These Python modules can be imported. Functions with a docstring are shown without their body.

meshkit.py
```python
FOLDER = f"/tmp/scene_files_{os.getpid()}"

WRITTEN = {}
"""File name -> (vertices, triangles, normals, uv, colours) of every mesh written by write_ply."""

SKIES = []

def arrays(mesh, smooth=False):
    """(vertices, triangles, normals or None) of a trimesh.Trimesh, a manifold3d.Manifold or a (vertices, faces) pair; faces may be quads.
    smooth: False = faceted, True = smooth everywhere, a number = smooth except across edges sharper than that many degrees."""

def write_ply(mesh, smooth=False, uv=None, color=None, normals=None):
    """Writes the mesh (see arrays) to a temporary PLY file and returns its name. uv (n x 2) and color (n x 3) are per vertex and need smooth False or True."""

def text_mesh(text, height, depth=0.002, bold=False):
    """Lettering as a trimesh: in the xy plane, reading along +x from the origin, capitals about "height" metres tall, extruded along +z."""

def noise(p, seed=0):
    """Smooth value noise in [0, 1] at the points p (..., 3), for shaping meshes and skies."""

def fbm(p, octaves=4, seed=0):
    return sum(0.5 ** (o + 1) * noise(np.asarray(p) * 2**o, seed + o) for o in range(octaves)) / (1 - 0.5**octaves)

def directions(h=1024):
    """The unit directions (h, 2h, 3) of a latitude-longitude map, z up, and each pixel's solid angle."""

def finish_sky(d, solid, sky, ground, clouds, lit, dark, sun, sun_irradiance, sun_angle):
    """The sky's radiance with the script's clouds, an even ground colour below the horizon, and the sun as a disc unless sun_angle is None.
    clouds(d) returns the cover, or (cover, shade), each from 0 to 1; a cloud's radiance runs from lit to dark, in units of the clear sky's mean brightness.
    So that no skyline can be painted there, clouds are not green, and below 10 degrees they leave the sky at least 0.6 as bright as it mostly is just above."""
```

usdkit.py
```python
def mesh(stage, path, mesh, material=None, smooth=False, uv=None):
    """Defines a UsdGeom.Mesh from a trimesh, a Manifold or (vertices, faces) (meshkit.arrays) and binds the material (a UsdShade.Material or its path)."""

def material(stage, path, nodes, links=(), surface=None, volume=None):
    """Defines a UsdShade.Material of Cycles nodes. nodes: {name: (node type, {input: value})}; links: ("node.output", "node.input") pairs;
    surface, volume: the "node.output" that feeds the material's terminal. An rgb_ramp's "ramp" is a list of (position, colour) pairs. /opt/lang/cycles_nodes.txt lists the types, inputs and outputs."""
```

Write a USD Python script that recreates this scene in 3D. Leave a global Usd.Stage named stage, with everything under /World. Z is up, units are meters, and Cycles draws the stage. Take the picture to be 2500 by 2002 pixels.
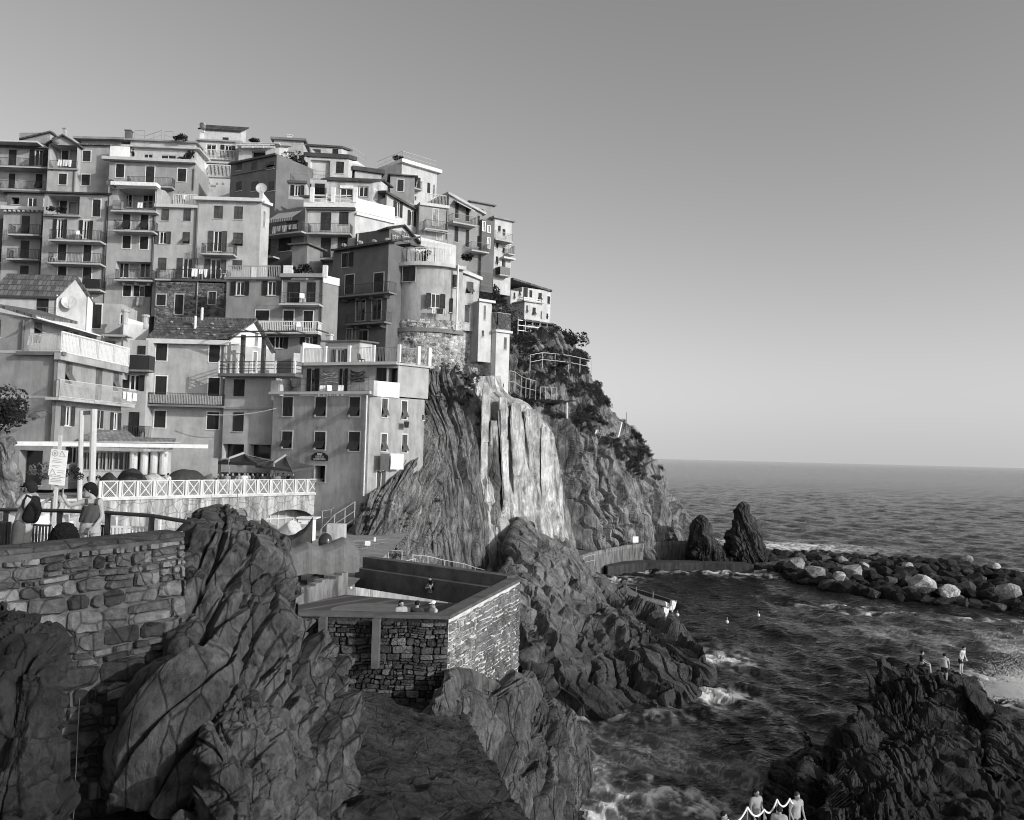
import math, random, numpy as np, trimesh, usdkit, meshkit
from pxr import Usd, UsdGeom, UsdLux, UsdShade, Gf, Sdf, Vt
stage = Usd.Stage.CreateInMemory()
UsdGeom.SetStageUpAxis(stage, 'Z'); UsdGeom.SetStageMetersPerUnit(stage, 1.0)
UsdGeom.Xform.Define(stage, '/World'); UsdGeom.Scope.Define(stage, '/World/Looks')
stage.SetDefaultPrim(stage.GetPrimAtPath('/World'))
V3 = lambda *a: np.array(a, float)
# ---------------------------------------------------------------- camera
FPX, CX, CY = 2130.0, 1250.0, 1001.0
PITCH, ROLL = math.atan(109 / FPX), math.radians(1.46)
EYE = V3(0, 0, 16)
FWD = V3(0, math.cos(PITCH), math.sin(PITCH))
_u = V3(0, -math.sin(PITCH), math.cos(PITCH)); _r = V3(1, 0, 0)
RIGHT = _r * math.cos(ROLL) + _u * math.sin(ROLL)
UP = _u * math.cos(ROLL) - _r * math.sin(ROLL)
cam = UsdGeom.Camera.Define(stage, '/World/camera')
cam.AddTransformOp().Set(Gf.Matrix4d(*[*RIGHT, 0, *UP, 0, *(-FWD), 0, *EYE, 1]))
cam.CreateHorizontalApertureAttr(36.0); cam.CreateVerticalApertureAttr(36.0 * 820 / 1024)
cam.CreateFocalLengthAttr(36.0 * FPX / 2500); cam.CreateClippingRangeAttr(Gf.Vec2f(0.1, 90000))
cam.CreateExposureAttr(0.15)
# ---------------------------------------------------------------- sky and sun
SUN = V3(0.82, -0.47, 0.33); SUN /= np.linalg.norm(SUN)
dome = UsdLux.DomeLight.Define(stage, '/World/sky')
dome.GetPrim().SetCustomDataByKey('kind', 'structure')
sky_m = usdkit.material(stage, '/World/Looks/sky', {
    's': ('sky_texture', {'sky_type': 'single_scattering', 'sun_disc': False, 'sun_elevation': math.asin(SUN[2]), 'sun_rotation': math.atan2(SUN[0], SUN[1]),
                          'altitude': 10.0, 'air_density': 1.0, 'aerosol_density': 1.3, 'ozone_density': 1.0}),
    'tc': ('texture_coordinate', {}), 'sx': ('separate_xyz', {}), 'mx': ('math', {'math_type': 'smoothmax', 'value2': .03, 'value3': .09}), 'cx': ('combine_xyz', {}),
    'bw': ('rgb_to_bw', {}), 'b': ('background_shader', {'strength': 0.15})},
    [('tc.generated', 'sx.vector'), ('sx.x', 'cx.x'), ('sx.y', 'cx.y'), ('sx.z', 'mx.value1'), ('mx.value', 'cx.z'), ('cx.vector', 's.vector'), ('s.color', 'bw.color'), ('bw.val', 'b.color')], surface='b.background')
UsdShade.MaterialBindingAPI.Apply(dome.GetPrim()).Bind(sky_m)
sun = UsdLux.DistantLight.Define(stage, '/World/sun')
sun.CreateNormalizeAttr(True); sun.CreateIntensityAttr(0.7); sun.CreateAngleAttr(0.5); sun.CreateColorAttr(Gf.Vec3f(1, 0.99, 0.98))
_z = SUN; _x = np.cross(V3(0, 0, 1), _z); _x /= np.linalg.norm(_x); _y = np.cross(_z, _x)
sun.AddTransformOp().Set(Gf.Matrix4d(*[*_x, 0, *_y, 0, *_z, 0, 0, 0, 100, 1]))
# ---------------------------------------------------------------- picture positions -> places
REG = {'P': (0, 0, 1), 'V': (0, 0, 1 / 1.15955), '1': (0, 280, 4.112), '2': (450, 280, 4.112), '3': (850, 350, 3.675), '4': (0, 650, 3.838), '5': (400, 600, 3.838),
       '6': (800, 550, 3.838), '7': (1150, 650, 3.454), '8': (600, 800, 3.454), 'a': (0, 1000, 4.312), 'b': (0, 1300, 2.46), 'c': (400, 1150, 3.838),
       'd': (700, 1300, 3.317), 'e': (900, 850, 2.695), 'f': (1350, 1200, 3.14), 'g': (1650, 1200, 2.5365), 'h': (1750, 1500, 2.875), 'i': (0, 1180, 7.187),
       'j': (400, 1080, 4.791), 'k': (620, 1230, 5.674), 'l': (800, 1600, 3.317), 'm': (300, 1550, 3.82), 'n': (2100, 1550, 5.39)}
def px(reg, x, y):
    ox, oy, s = REG[reg]
    return ox + x / s, oy + y / s
def ray(reg, x, y):
    a, b = px(reg, x, y)
    return FWD + RIGHT * ((a - CX) / FPX) - UP * ((b - CY) / FPX)
def at(reg, x, y, Y):                      # the place seen there, at depth Y
    d = ray(reg, x, y)
    return EYE + d * (Y / d[1])
def atz(reg, x, y, z):                     # the place seen there, at height z
    d = ray(reg, x, y)
    return EYE + d * ((z - EYE[2]) / d[2])
def project(p):
    q = np.asarray(p, float) - EYE
    w = q @ FWD
    return CX + FPX * (q @ RIGHT) / w, CY - FPX * (q @ UP) / w
# ---------------------------------------------------------------- prims
_used = {}
def path_for(name, parent):
    base = (parent if parent else '/World') + '/' + name
    k = _used.get(base, -1) + 1
    _used[base] = k
    return base if k == 0 else f'{base}_{k:03d}'
def pth(o):
    return None if o is None else (o if isinstance(o, str) else str(o.GetPath()))
def tag(o, label=None, cat=None, group=None, kind=None):
    p = stage.GetPrimAtPath(pth(o))
    for k, v in (('label', label), ('category', cat), ('group', group), ('kind', kind)):
        if v: p.SetCustomDataByKey(k, v)
    return o
def thing(name, label, cat, loc=(0, 0, 0), group=None, rz=0.0):
    p = path_for(name, None)
    x = UsdGeom.Xform.Define(stage, p)
    x.AddTranslateOp().Set(Gf.Vec3d(*map(float, loc)))
    if rz: x.AddRotateZOp().Set(float(rz))
    tag(p, label, cat, group)
    _origin[p] = np.array(loc, float)
    return p
_origin = {}
def copy_of(src, loc, rz=0.0, label=None, group=None, scale=None):
    sp = stage.GetPrimAtPath(src); was = sp.GetCustomData()
    base = src.rsplit('/', 1)[1]
    while base[-4:-3] == '_' and base[-3:].isdigit(): base = base[:-4]
    p = path_for(base, None)
    x = UsdGeom.Xform.Define(stage, p)
    x.GetPrim().GetReferences().AddInternalReference(sp.GetPath())
    x.ClearXformOpOrder()
    x.AddTranslateOp(opSuffix='c').Set(Gf.Vec3d(*map(float, loc))); x.AddRotateZOp(opSuffix='c').Set(float(rz))
    if scale is not None: x.AddScaleOp(opSuffix='c').Set(Gf.Vec3f(*scale))
    x.GetPrim().SetInstanceable(True)
    tag(p, label or was.get('label'), was.get('category'), group or was.get('group'))
    return p
def obj(name, mesh, mat, parent=None, smooth=False, **kw):
    if isinstance(mesh, MB): mesh = mesh.arr()
    elif isinstance(mesh, trimesh.Trimesh): mesh = (np.array(mesh.vertices), np.array(mesh.faces))
    par = pth(parent)
    if par:
        o = V3(0, 0, 0); q = par
        while q and q != '/World':
            if q in _origin: o = _origin[q]
            q = q.rsplit('/', 1)[0]
        if o.any(): mesh = (np.asarray(mesh[0]) - o, mesh[1])
    p = path_for(name, par)
    usdkit.mesh(stage, p, mesh, mat, smooth=smooth)
    if kw: tag(p, **kw)
    return p
def unit(v):
    v = np.asarray(v, float); return v / max(np.linalg.norm(v), 1e-12)
class MB:                                   # collects shapes that become ONE mesh
    def __init__(s): s.v, s.f, s.n = [], [], 0
    def add(s, v, f):
        v = np.asarray(v, float).reshape(-1, 3); f = np.asarray(f, int)
        if len(f) and f.shape[1] == 4: f = np.vstack([f[:, [0, 1, 2]], f[:, [0, 2, 3]]])
        s.v.append(v); s.f.append(f + s.n); s.n += len(v); return s
    def tm(s, m): return s.add(m.vertices, m.faces)
    def quad(s, a, b, c, d): return s.add([a, b, c, d], [[0, 1, 2, 3]])
    def tri(s, a, b, c): return s.add([a, b, c], [[0, 1, 2]])
    def hexa(s, p):                         # 4 bottom + 4 top corners, same order
        return s.add(p, [[3, 2, 1, 0], [4, 5, 6, 7], [0, 1, 5, 4], [1, 2, 6, 5], [2, 3, 7, 6], [3, 0, 4, 7]])
    def box(s, c, size, x=(1, 0, 0), y=None, z=None):
        x = unit(x); z = unit(z) if z is not None else V3(0, 0, 1); y = unit(y) if y is not None else np.cross(z, x)
        c = np.asarray(c, float); a, b, h = x * size[0] / 2, y * size[1] / 2, z * size[2] / 2
        return s.hexa([c - a - b - h, c + a - b - h, c + a + b - h, c - a + b - h, c - a - b + h, c + a - b + h, c + a + b + h, c - a + b + h])
    def bar(s, p, q, w, h=None):
        p, q = np.asarray(p, float), np.asarray(q, float); h = w if h is None else h
        d = unit(q - p); a = np.cross(d, V3(0, 0, 1))
        a = unit(a) if np.linalg.norm(a) > 1e-6 else V3(1, 0, 0)
        b = np.cross(a, d); a = a * w / 2; b = b * h / 2
        return s.hexa([p - a - b, p + a - b, p + a + b, p - a + b, q - a - b, q + a - b, q + a + b, q - a + b])
    def tube(s, pts, r, n=6, caps=True):
        pts = np.asarray(pts, float); r = np.broadcast_to(np.asarray(r, float), (len(pts),))
        k = len(pts); t = np.gradient(pts, axis=0); V = []
        a0 = None
        for i in range(k):
            d = unit(t[i])
            if a0 is None:
                a0 = np.cross(d, V3(0, 0, 1)) if abs(d[2]) < .9 else np.cross(d, V3(1, 0, 0))
            a0 = unit(a0 - d * (a0 @ d)); b0 = np.cross(d, a0)
            an = np.arange(n) * 2 * math.pi / n
            V.append(pts[i] + r[i] * (np.cos(an)[:, None] * a0 + np.sin(an)[:, None] * b0))
        V = np.vstack(V); F = []
        for i in range(k - 1):
            for j in range(n):
                F.append([i * n + j, i * n + (j + 1) % n, (i + 1) * n + (j + 1) % n, (i + 1) * n + j])
        s.add(V, F)
        if caps:
            for i, rev in ((0, True), (k - 1, False)):
                ids = list(range(i * n, i * n + n)); ids = ids[::-1] if rev else ids
                s.add(V[ids], [[0, j, j + 1] for j in range(1, n - 1)])
        return s
    def prism(s, poly, d):                  # closed planar polygon (convex) pushed along d
        poly = np.asarray(poly, float); n = len(poly); d = np.asarray(d, float)
        V = np.vstack([poly, poly + d])
        F = [[0, j + 1, j] for j in range(1, n - 1)] + [[n, n + j, n + j + 1] for j in range(1, n - 1)]
        s.add(V, F)
        return s.add(V, [[j, (j + 1) % n, n + (j + 1) % n, n + j] for j in range(n)])
    def grid(s, G, flip=False):             # (m, n, 3) points
        m, n, _ = G.shape; i = np.arange(m * n).reshape(m, n)
        F = np.stack([i[:-1, :-1], i[:-1, 1:], i[1:, 1:], i[1:, :-1]], -1).reshape(-1, 4)
        return s.add(G.reshape(-1, 3), F[:, ::-1] if flip else F)
    def arr(s):
        return np.vstack(s.v), np.vstack(s.f)
# ---------------------------------------------------------------- materials, all of them greys
_mats = {}
def M(kind, *a):
    k = (kind,) + a
    if k not in _mats: _mats[k] = globals()['m_' + kind](f'/World/Looks/{kind}_{len(_mats):03d}', *a)
    return _mats[k]
g3 = lambda g: (g, g, g)
def noise_mat(path, g, var=.15, scale=1.5, rough=.85, stretch=(1, 1, 1), rot=(0, 0, 0), bump=0.0, bscale=8., detail=6, stain=0.0, spec=.3, pos='g.position', extra=None):
    n = {'g': ('geometry', {}), 'm': ('mapping', {'scale': stretch, 'rotation': rot}),
         'n': ('noise_texture', {'scale': scale, 'detail': detail, 'roughness': .62}),
         'r': ('rgb_ramp', {'ramp': [(.28, g3(g * (1 - var * 1.6))), (.5, g3(g)), (.72, g3(min(.9, g * (1 + var * 1.3))))]}),
         'p': ('principled_bsdf', {'roughness': rough, 'specular_ior_level': spec})}
    l = [(pos, 'm.vector'), ('m.vector', 'n.vector'), ('n.fac', 'r.fac')]
    col = 'r.color'
    if stain:
        n |= {'sm': ('mapping', {'scale': (1.3, 1.3, .3)}), 'sn': ('noise_texture', {'scale': 1.3, 'detail': 5, 'roughness': .7}),
              'sr': ('rgb_ramp', {'ramp': [(.34, g3(1 - stain)), (.60, g3(1))]}), 'sx': ('mix', {'mix_type': 'multiply', 'fac': 1.0})}
        l += [(pos, 'sm.vector'), ('sm.vector', 'sn.vector'), ('sn.fac', 'sr.fac'), (col, 'sx.color1'), ('sr.color', 'sx.color2')]
        col = 'sx.color'
    if bump:
        n |= {'bn': ('noise_texture', {'scale': bscale, 'detail': 5, 'roughness': .65}), 'b': ('bump', {'strength': 1.0, 'distance': bump})}
        l += [('m.vector', 'bn.vector'), ('bn.fac', 'b.height'), ('b.normal', 'p.normal')]
    l.append((col, 'p.base_color'))
    return usdkit.material(stage, path, n, l, surface='p.BSDF')
def m_plaster(p, g, stain=.2): return noise_mat(p, g, .13, .75, .9, stain=min(.75, stain * .9), bump=.01, bscale=7)
def m_paint(p, g, rough=.55): return noise_mat(p, g, .08, 2.5, rough)
def m_metal(p, g): return noise_mat(p, g, .15, 6, .45, spec=.5)
def m_cloth(p, g): return noise_mat(p, g, .12, 5, .95, bump=.01, bscale=25, spec=.1)
def m_skin(p, g): return noise_mat(p, g, .06, 8, .6)
def m_wood(p, g): return noise_mat(p, g, .25, 3, .7, stretch=(1, 1, 4))
def m_leaf(p, g):
    return usdkit.material(stage, p, {'oi': ('object_info', {}), 'g': ('geometry', {}), 'n': ('noise_texture', {'scale': .45, 'detail': 3}),
        'ad': ('math', {'math_type': 'add'}), 'ad2': ('math', {'math_type': 'multiply_add', 'value2': .35}),
        'r': ('rgb_ramp', {'ramp': [(.45, g3(g * .4)), (.75, g3(g)), (1., g3(g * 1.9))]}), 'd': ('principled_bsdf', {'roughness': .65, 'specular_ior_level': .3}),
        't': ('translucent_bsdf', {}), 'x': ('mix_closure', {'fac': .22})},
        [('g.position', 'n.vector'), ('g.random_per_island', 'ad2.value1'), ('n.fac', 'ad2.value3'), ('ad2.value', 'r.fac'), ('r.color', 'd.base_color'), ('r.color', 't.color'),
         ('d.BSDF', 'x.closure1'), ('t.BSDF', 'x.closure2')], surface='x.closure')
def m_glass(p):
    return usdkit.material(stage, p, {'p': ('principled_bsdf', {'base_color': g3(.018), 'roughness': .08, 'specular_ior_level': .6})}, [], surface='p.BSDF')
def m_shutter(p, g):
    return usdkit.material(stage, p, {'g': ('geometry', {}), 'w': ('wave_texture', {'wave_type': 'bands', 'bands_direction': 'z', 'scale': 3.6, 'distortion': .3}),
        'n': ('noise_texture', {'scale': 1.2, 'detail': 4}), 'r': ('rgb_ramp', {'ramp': [(.3, g3(g * .6)), (.7, g3(g * 1.45))]}), 'x': ('mix', {'mix_type': 'multiply', 'fac': .5}),
        'b': ('bump', {'distance': .02}), 'p': ('principled_bsdf', {'roughness': .6})},
        [('g.position', 'w.vector'), ('g.position', 'n.vector'), ('n.fac', 'r.fac'), ('r.color', 'x.color1'), ('w.color', 'x.color2'), ('w.fac', 'b.height'), ('b.normal', 'p.normal'), ('x.color', 'p.base_color')],
        surface='p.BSDF')
def m_tiles(p, g, yaw=0.0):
    return usdkit.material(stage, p, {'g': ('geometry', {}), 'm': ('mapping', {'mapping_type': 'point', 'rotation': (0, 0, -yaw)}), 'br': ('brick_texture', {'scale': 1.0, 'mortar_size': .03, 'brick_width': .36, 'row_height': .3,
            'color1': g3(g * .7), 'color2': g3(g * 1.3), 'mortar': g3(g * .4), 'mortar_smooth': .3}),
        'n': ('noise_texture', {'scale': 1.3, 'detail': 6, 'roughness': .7}), 'r': ('rgb_ramp', {'ramp': [(.3, g3(.55)), (.7, g3(1.4))]}), 'x': ('mix', {'mix_type': 'multiply', 'fac': 1.0}),
        'b': ('bump', {'distance': .05}), 'p': ('principled_bsdf', {'roughness': .9})},
        [('g.position', 'm.vector'), ('m.vector', 'br.vector'), ('g.position', 'n.vector'), ('n.fac', 'r.fac'), ('br.color', 'x.color1'), ('r.color', 'x.color2'), ('x.color', 'p.base_color'), ('br.color', 'b.height'),
         ('b.normal', 'p.normal')], surface='p.BSDF')
def m_rock(p, g, rot=(0, 0, 0), pale=0.0, dark=.5, wet=None, stretch=(2.6, 1.6, .22), sc=1.0, crack=.5):
    """Layered rock: broken tones along the beds, dark cracks, a few pale veins. wet: (height, height) between which it turns dark and smooth near the water."""
    soft = tuple(s ** .6 for s in stretch)
    n = {'g': ('geometry', {}), 'm': ('mapping', {'scale': stretch, 'rotation': rot}), 'm2': ('mapping', {'scale': soft, 'rotation': rot}), 'n': ('noise_texture', {'scale': 2.3 * sc, 'detail': 10, 'roughness': .74}),
         'n2': ('noise_texture', {'scale': .45 * sc, 'detail': 7, 'roughness': .66}), 'n3': ('noise_texture', {'scale': 6 * sc, 'detail': 8, 'roughness': .75}),
         'dv': ('mix_vector', {'fac': .16}), 'nd': ('noise_texture', {'scale': 1.6 * sc, 'detail': 4}), 'v': ('voronoi_texture', {'feature': 'distance_to_edge', 'scale': .55 * sc}), 'vr': ('rgb_ramp', {'ramp': [(.0, g3(.22)), (.045, g3(1))]}),
         'r': ('rgb_ramp', {'ramp': [(.34, g3(g * dark)), (.5, g3(g)), (.66, g3(g * 1.5))]}),
         'r2': ('rgb_ramp', {'ramp': [(.36, g3(.5)), (.64, g3(1.3))]}), 'x': ('mix', {'mix_type': 'multiply', 'fac': 1.0}), 'cx': ('mix', {'mix_type': 'multiply', 'fac': crack}),
         'nv': ('noise_texture', {'scale': 1.1 * sc, 'detail': 8, 'roughness': .66, 'distortion': .8}), 'rv': ('rgb_ramp', {'ramp': [(.725, g3(0)), (.745, g3(1))]}),
         'vx': ('mix', {'mix_type': 'mix', 'color2': g3(min(.7, g * 2.5 + pale))}),
         'ba': ('math', {'math_type': 'multiply_add', 'value2': .7}), 'bc': ('math', {'math_type': 'multiply_add', 'value2': .5}), 'b': ('bump', {'distance': .16 / sc, 'strength': 1.0}), 'p': ('principled_bsdf', {'roughness': .9, 'specular_ior_level': .2})}
    l = [('g.position', 'm.vector'), ('g.position', 'm2.vector'), ('m2.vector', 'n.vector'), ('g.position', 'n2.vector'), ('g.position', 'n3.vector'), ('n.fac', 'r.fac'), ('n2.fac', 'r2.fac'), ('r.color', 'x.color1'), ('r2.color', 'x.color2'),
         ('g.position', 'nd.vector'), ('m.vector', 'dv.a'), ('nd.color', 'dv.b'), ('dv.result', 'v.vector'), ('v.distance', 'vr.fac'), ('x.color', 'cx.color1'), ('vr.color', 'cx.color2'),
         ('m2.vector', 'nv.vector'), ('nv.fac', 'rv.fac'), ('rv.color', 'vx.fac'), ('cx.color', 'vx.color1'), ('n3.fac', 'ba.value1'), ('n.fac', 'ba.value3'), ('vr.color', 'bc.value1'), ('ba.value', 'bc.value3'), ('bc.value', 'b.height'), ('b.normal', 'p.normal')]
    col = 'vx.color'
    if wet:
        n |= {'sx': ('separate_xyz', {}), 'wn': ('math', {'math_type': 'multiply_add', 'value2': 2.5}), 'wr': ('map_range', {'from_min': wet[0] + 1.2, 'from_max': wet[1] + 1.2, 'to_min': .3, 'to_max': 1.0, 'clamp': True}),
              'wx': ('mix', {'mix_type': 'multiply', 'fac': 1.0})}
        l += [('g.position', 'sx.vector'), ('n2.fac', 'wn.value1'), ('sx.z', 'wn.value3'), ('wn.value', 'wr.value'), (col, 'wx.color1'), ('wr.result', 'wx.color2'), ('wr.result', 'p.roughness')]
        col = 'wx.color'
    l.append((col, 'p.base_color'))
    return usdkit.material(stage, p, n, l, surface='p.BSDF')
def m_masonry(p, g, mort, sc=2.2, flat=.6):
    """Rubble wall too far to pick its stones apart: stones of uneven tone in pale mortar."""
    n = {'g': ('geometry', {}), 'm': ('mapping', {'scale': (1, 1, 1 / flat)}), 'dn': ('noise_texture', {'scale': 1.7, 'detail': 3}), 'dv': ('mix_vector', {'fac': .12}), 'v': ('voronoi_texture', {'feature': 'f1', 'scale': sc}), 'e': ('voronoi_texture', {'feature': 'distance_to_edge', 'scale': sc}),
         'sp': ('separate_xyz', {}), 'r': ('rgb_ramp', {'ramp': [(0, g3(g * .35)), (.5, g3(g)), (1, g3(g * 1.7))]}), 'er': ('rgb_ramp', {'ramp': [(.03, g3(0)), (.10, g3(1))]}), 'x': ('mix', {'color1': g3(mort)}),
         'n': ('noise_texture', {'scale': .5, 'detail': 7, 'roughness': .65}), 'nr': ('rgb_ramp', {'ramp': [(.33, g3(.55)), (.62, g3(1.25))]}), 'y': ('mix', {'mix_type': 'multiply', 'fac': 1.0}),
         'b': ('bump', {'distance': .08}), 'p': ('principled_bsdf', {'roughness': .9, 'specular_ior_level': .2})}
    l = [('g.position', 'm.vector'), ('m.vector', 'dn.vector'), ('m.vector', 'dv.a'), ('dn.color', 'dv.b'), ('dv.result', 'v.vector'), ('dv.result', 'e.vector'), ('v.color', 'sp.vector'), ('sp.x', 'r.fac'), ('e.distance', 'er.fac'), ('er.color', 'x.fac'), ('r.color', 'x.color2'),
         ('g.position', 'n.vector'), ('n.fac', 'nr.fac'), ('x.color', 'y.color1'), ('nr.color', 'y.color2'), ('y.color', 'p.base_color'), ('er.color', 'b.height'), ('b.normal', 'p.normal')]
    return usdkit.material(stage, p, n, l, surface='p.BSDF')
# ---------------------------------------------------------------- facades and houses
class Facade:
    """A vertical plane: o a point on it, yaw its turn; u runs along it to the right, d stands out from it."""
    def __init__(s, o, yaw):
        a = math.radians(yaw); s.o = np.asarray(o, float) * V3(1, 1, 0); s.yaw = yaw
        s.t = V3(math.cos(a), math.sin(a), 0); s.n = V3(math.sin(a), -math.cos(a), 0)
    def p(s, u, z, d=0.0): return s.o + s.t * u + s.n * d + V3(0, 0, z)
    def hit(s, reg, x, y, off=0.0):
        d = ray(reg, x, y); o = s.o + s.n * off
        q = EYE + d * (((o - EYE) @ s.n) / (d @ s.n))
        return (q - s.o) @ s.t, q[2]
    def rect(s, reg, x0, y0, x1, y1, off=0.0):
        xm, ym = (x0 + x1) / 2, (y0 + y1) / 2
        return s.hit(reg, x0, ym, off)[0], s.hit(reg, x1, ym, off)[0], s.hit(reg, xm, y1, off)[1], s.hit(reg, xm, y0, off)[1]
    def box(s, mb, u0, u1, z0, z1, d0, d1):
        P = s.p
        return mb.hexa([P(u0, z0, d1), P(u1, z0, d1), P(u1, z0, d0), P(u0, z0, d0), P(u0, z1, d1), P(u1, z1, d1), P(u1, z1, d0), P(u0, z1, d0)])
def wall_holes(mb, F, u0, u1, z0, z1, holes, deep=.22):
    us = sorted({u0, u1, *[min(max(h[k], u0), u1) for h in holes for k in (0, 1)]}); zs = sorted({z0, z1, *[min(max(h[k], z0), z1) for h in holes for k in (2, 3)]})
    for a, b in zip(us[:-1], us[1:]):
        for c, d in zip(zs[:-1], zs[1:]):
            if b - a < 1e-6 or d - c < 1e-6: continue
            m, k = (a + b) / 2, (c + d) / 2
            if any(h[0] < m < h[1] and h[2] < k < h[3] for h in holes): continue
            mb.quad(F.p(a, c), F.p(b, c), F.p(b, d), F.p(a, d))
    for a, b, c, d, *r in holes:
        D = -(r[0] if r else deep)
        mb.quad(F.p(a, c), F.p(a, c, D), F.p(a, d, D), F.p(a, d)); mb.quad(F.p(b, c, D), F.p(b, c), F.p(b, d), F.p(b, d, D))
        mb.quad(F.p(a, c, D), F.p(a, c), F.p(b, c), F.p(b, c, D)); mb.quad(F.p(a, d), F.p(a, d, D), F.p(b, d, D), F.p(b, d))
        mb.quad(F.p(a, c, D), F.p(b, c, D), F.p(b, d, D), F.p(a, d, D))
def rail(parent, F, u0, u1, z, h=1.0, off=0.0, style='bars', ret=0.0, g=None, name='railing', left=True, right=True):
    """A railing at height z along the facade, standing off it, with returns of length ret to the wall."""
    mb = MB(); runs = [(F.p(u0, z, off), F.p(u1, z, off))]
    if ret:
        if left: runs.append((F.p(u0, z, off - ret), F.p(u0, z, off)))
        if right: runs.append((F.p(u1, z, off), F.p(u1, z, off - ret)))
    return rail_runs(parent, runs, h, style, g, name)
def rail_runs(parent, runs, h=1.0, style='bars', g=None, name='railing', **kw):
    mb = MB(); e = V3(0, 0, 1)
    w, gap, gg = {'bars': (.022, .14, .03), 'white': (.05, .17, .7), 'thin': (.02, .9, .1), 'planks': (.1, 1.4, .75), 'dark': (.05, 1.5, .02), 'solid': (.04, 1, .02), 'pale': (.045, 1.4, .6)}[style]
    g = gg if g is None else g
    for p, q in runs:
        p, q = np.asarray(p, float), np.asarray(q, float); L = np.linalg.norm(q - p); n = max(1, int(round(L / gap)))
        if style == 'planks':
            for k in (.25, .55, .85): mb.bar(p + e * h * k, q + e * h * k, .04, .12)
        elif style == 'solid':
            mb.bar(p + e * h * .5, q + e * h * .5, .05, h * .96)
        elif style in ('dark', 'pale'):
            for k in (.4, .7, 1.0): mb.bar(p + e * h * k, q + e * h * k, w)
        else:
            mb.bar(p + e * h, q + e * h, w * 1.7, w * 1.7); mb.bar(p + e * .08, q + e * .08, w * 1.3)
            if style == 'thin': mb.bar(p + e * h * .55, q + e * h * .55, w)
        for i in range(n + 1):
            a = p + (q - p) * i / n; mb.bar(a, a + e * h, w)
    return obj(name, mb, M('metal', g), parent, **kw)
def leaf_panel(mb, F, u0, u1, z0, z1, d0=-.03, d1=.03):
    """One shutter leaf: a framed board with a mid rail."""
    w = min(.07, (u1 - u0) * .2)
    F.box(mb, u0 + w, u1 - w, z0 + w, z1 - w, d0 + .005, d1 - .02)
    F.box(mb, u0, u0 + w, z0, z1, d0, d1); F.box(mb, u1 - w, u1, z0, z1, d0, d1)
    for a in (z0, (z0 + z1) / 2 - w / 2, z1 - w): F.box(mb, u0 + w, u1 - w, a, a + w, d0 + .002, d1 - .003)
def flap(mb, F, u0, u1, ztop, zbot, out):
    """The lower half of a shutter pushed out from its hinge at ztop."""
    L = ztop - zbot; a = math.asin(min(.95, out / L)); z1 = ztop - L * math.cos(a); n2 = .035
    mb.hexa([F.p(u0, z1, out), F.p(u1, z1, out), F.p(u1, z1 + .03, out - n2), F.p(u0, z1 + .03, out - n2), F.p(u0, ztop, .03), F.p(u1, ztop, .03), F.p(u1, ztop, -.01), F.p(u0, ztop, -.01)])
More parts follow.
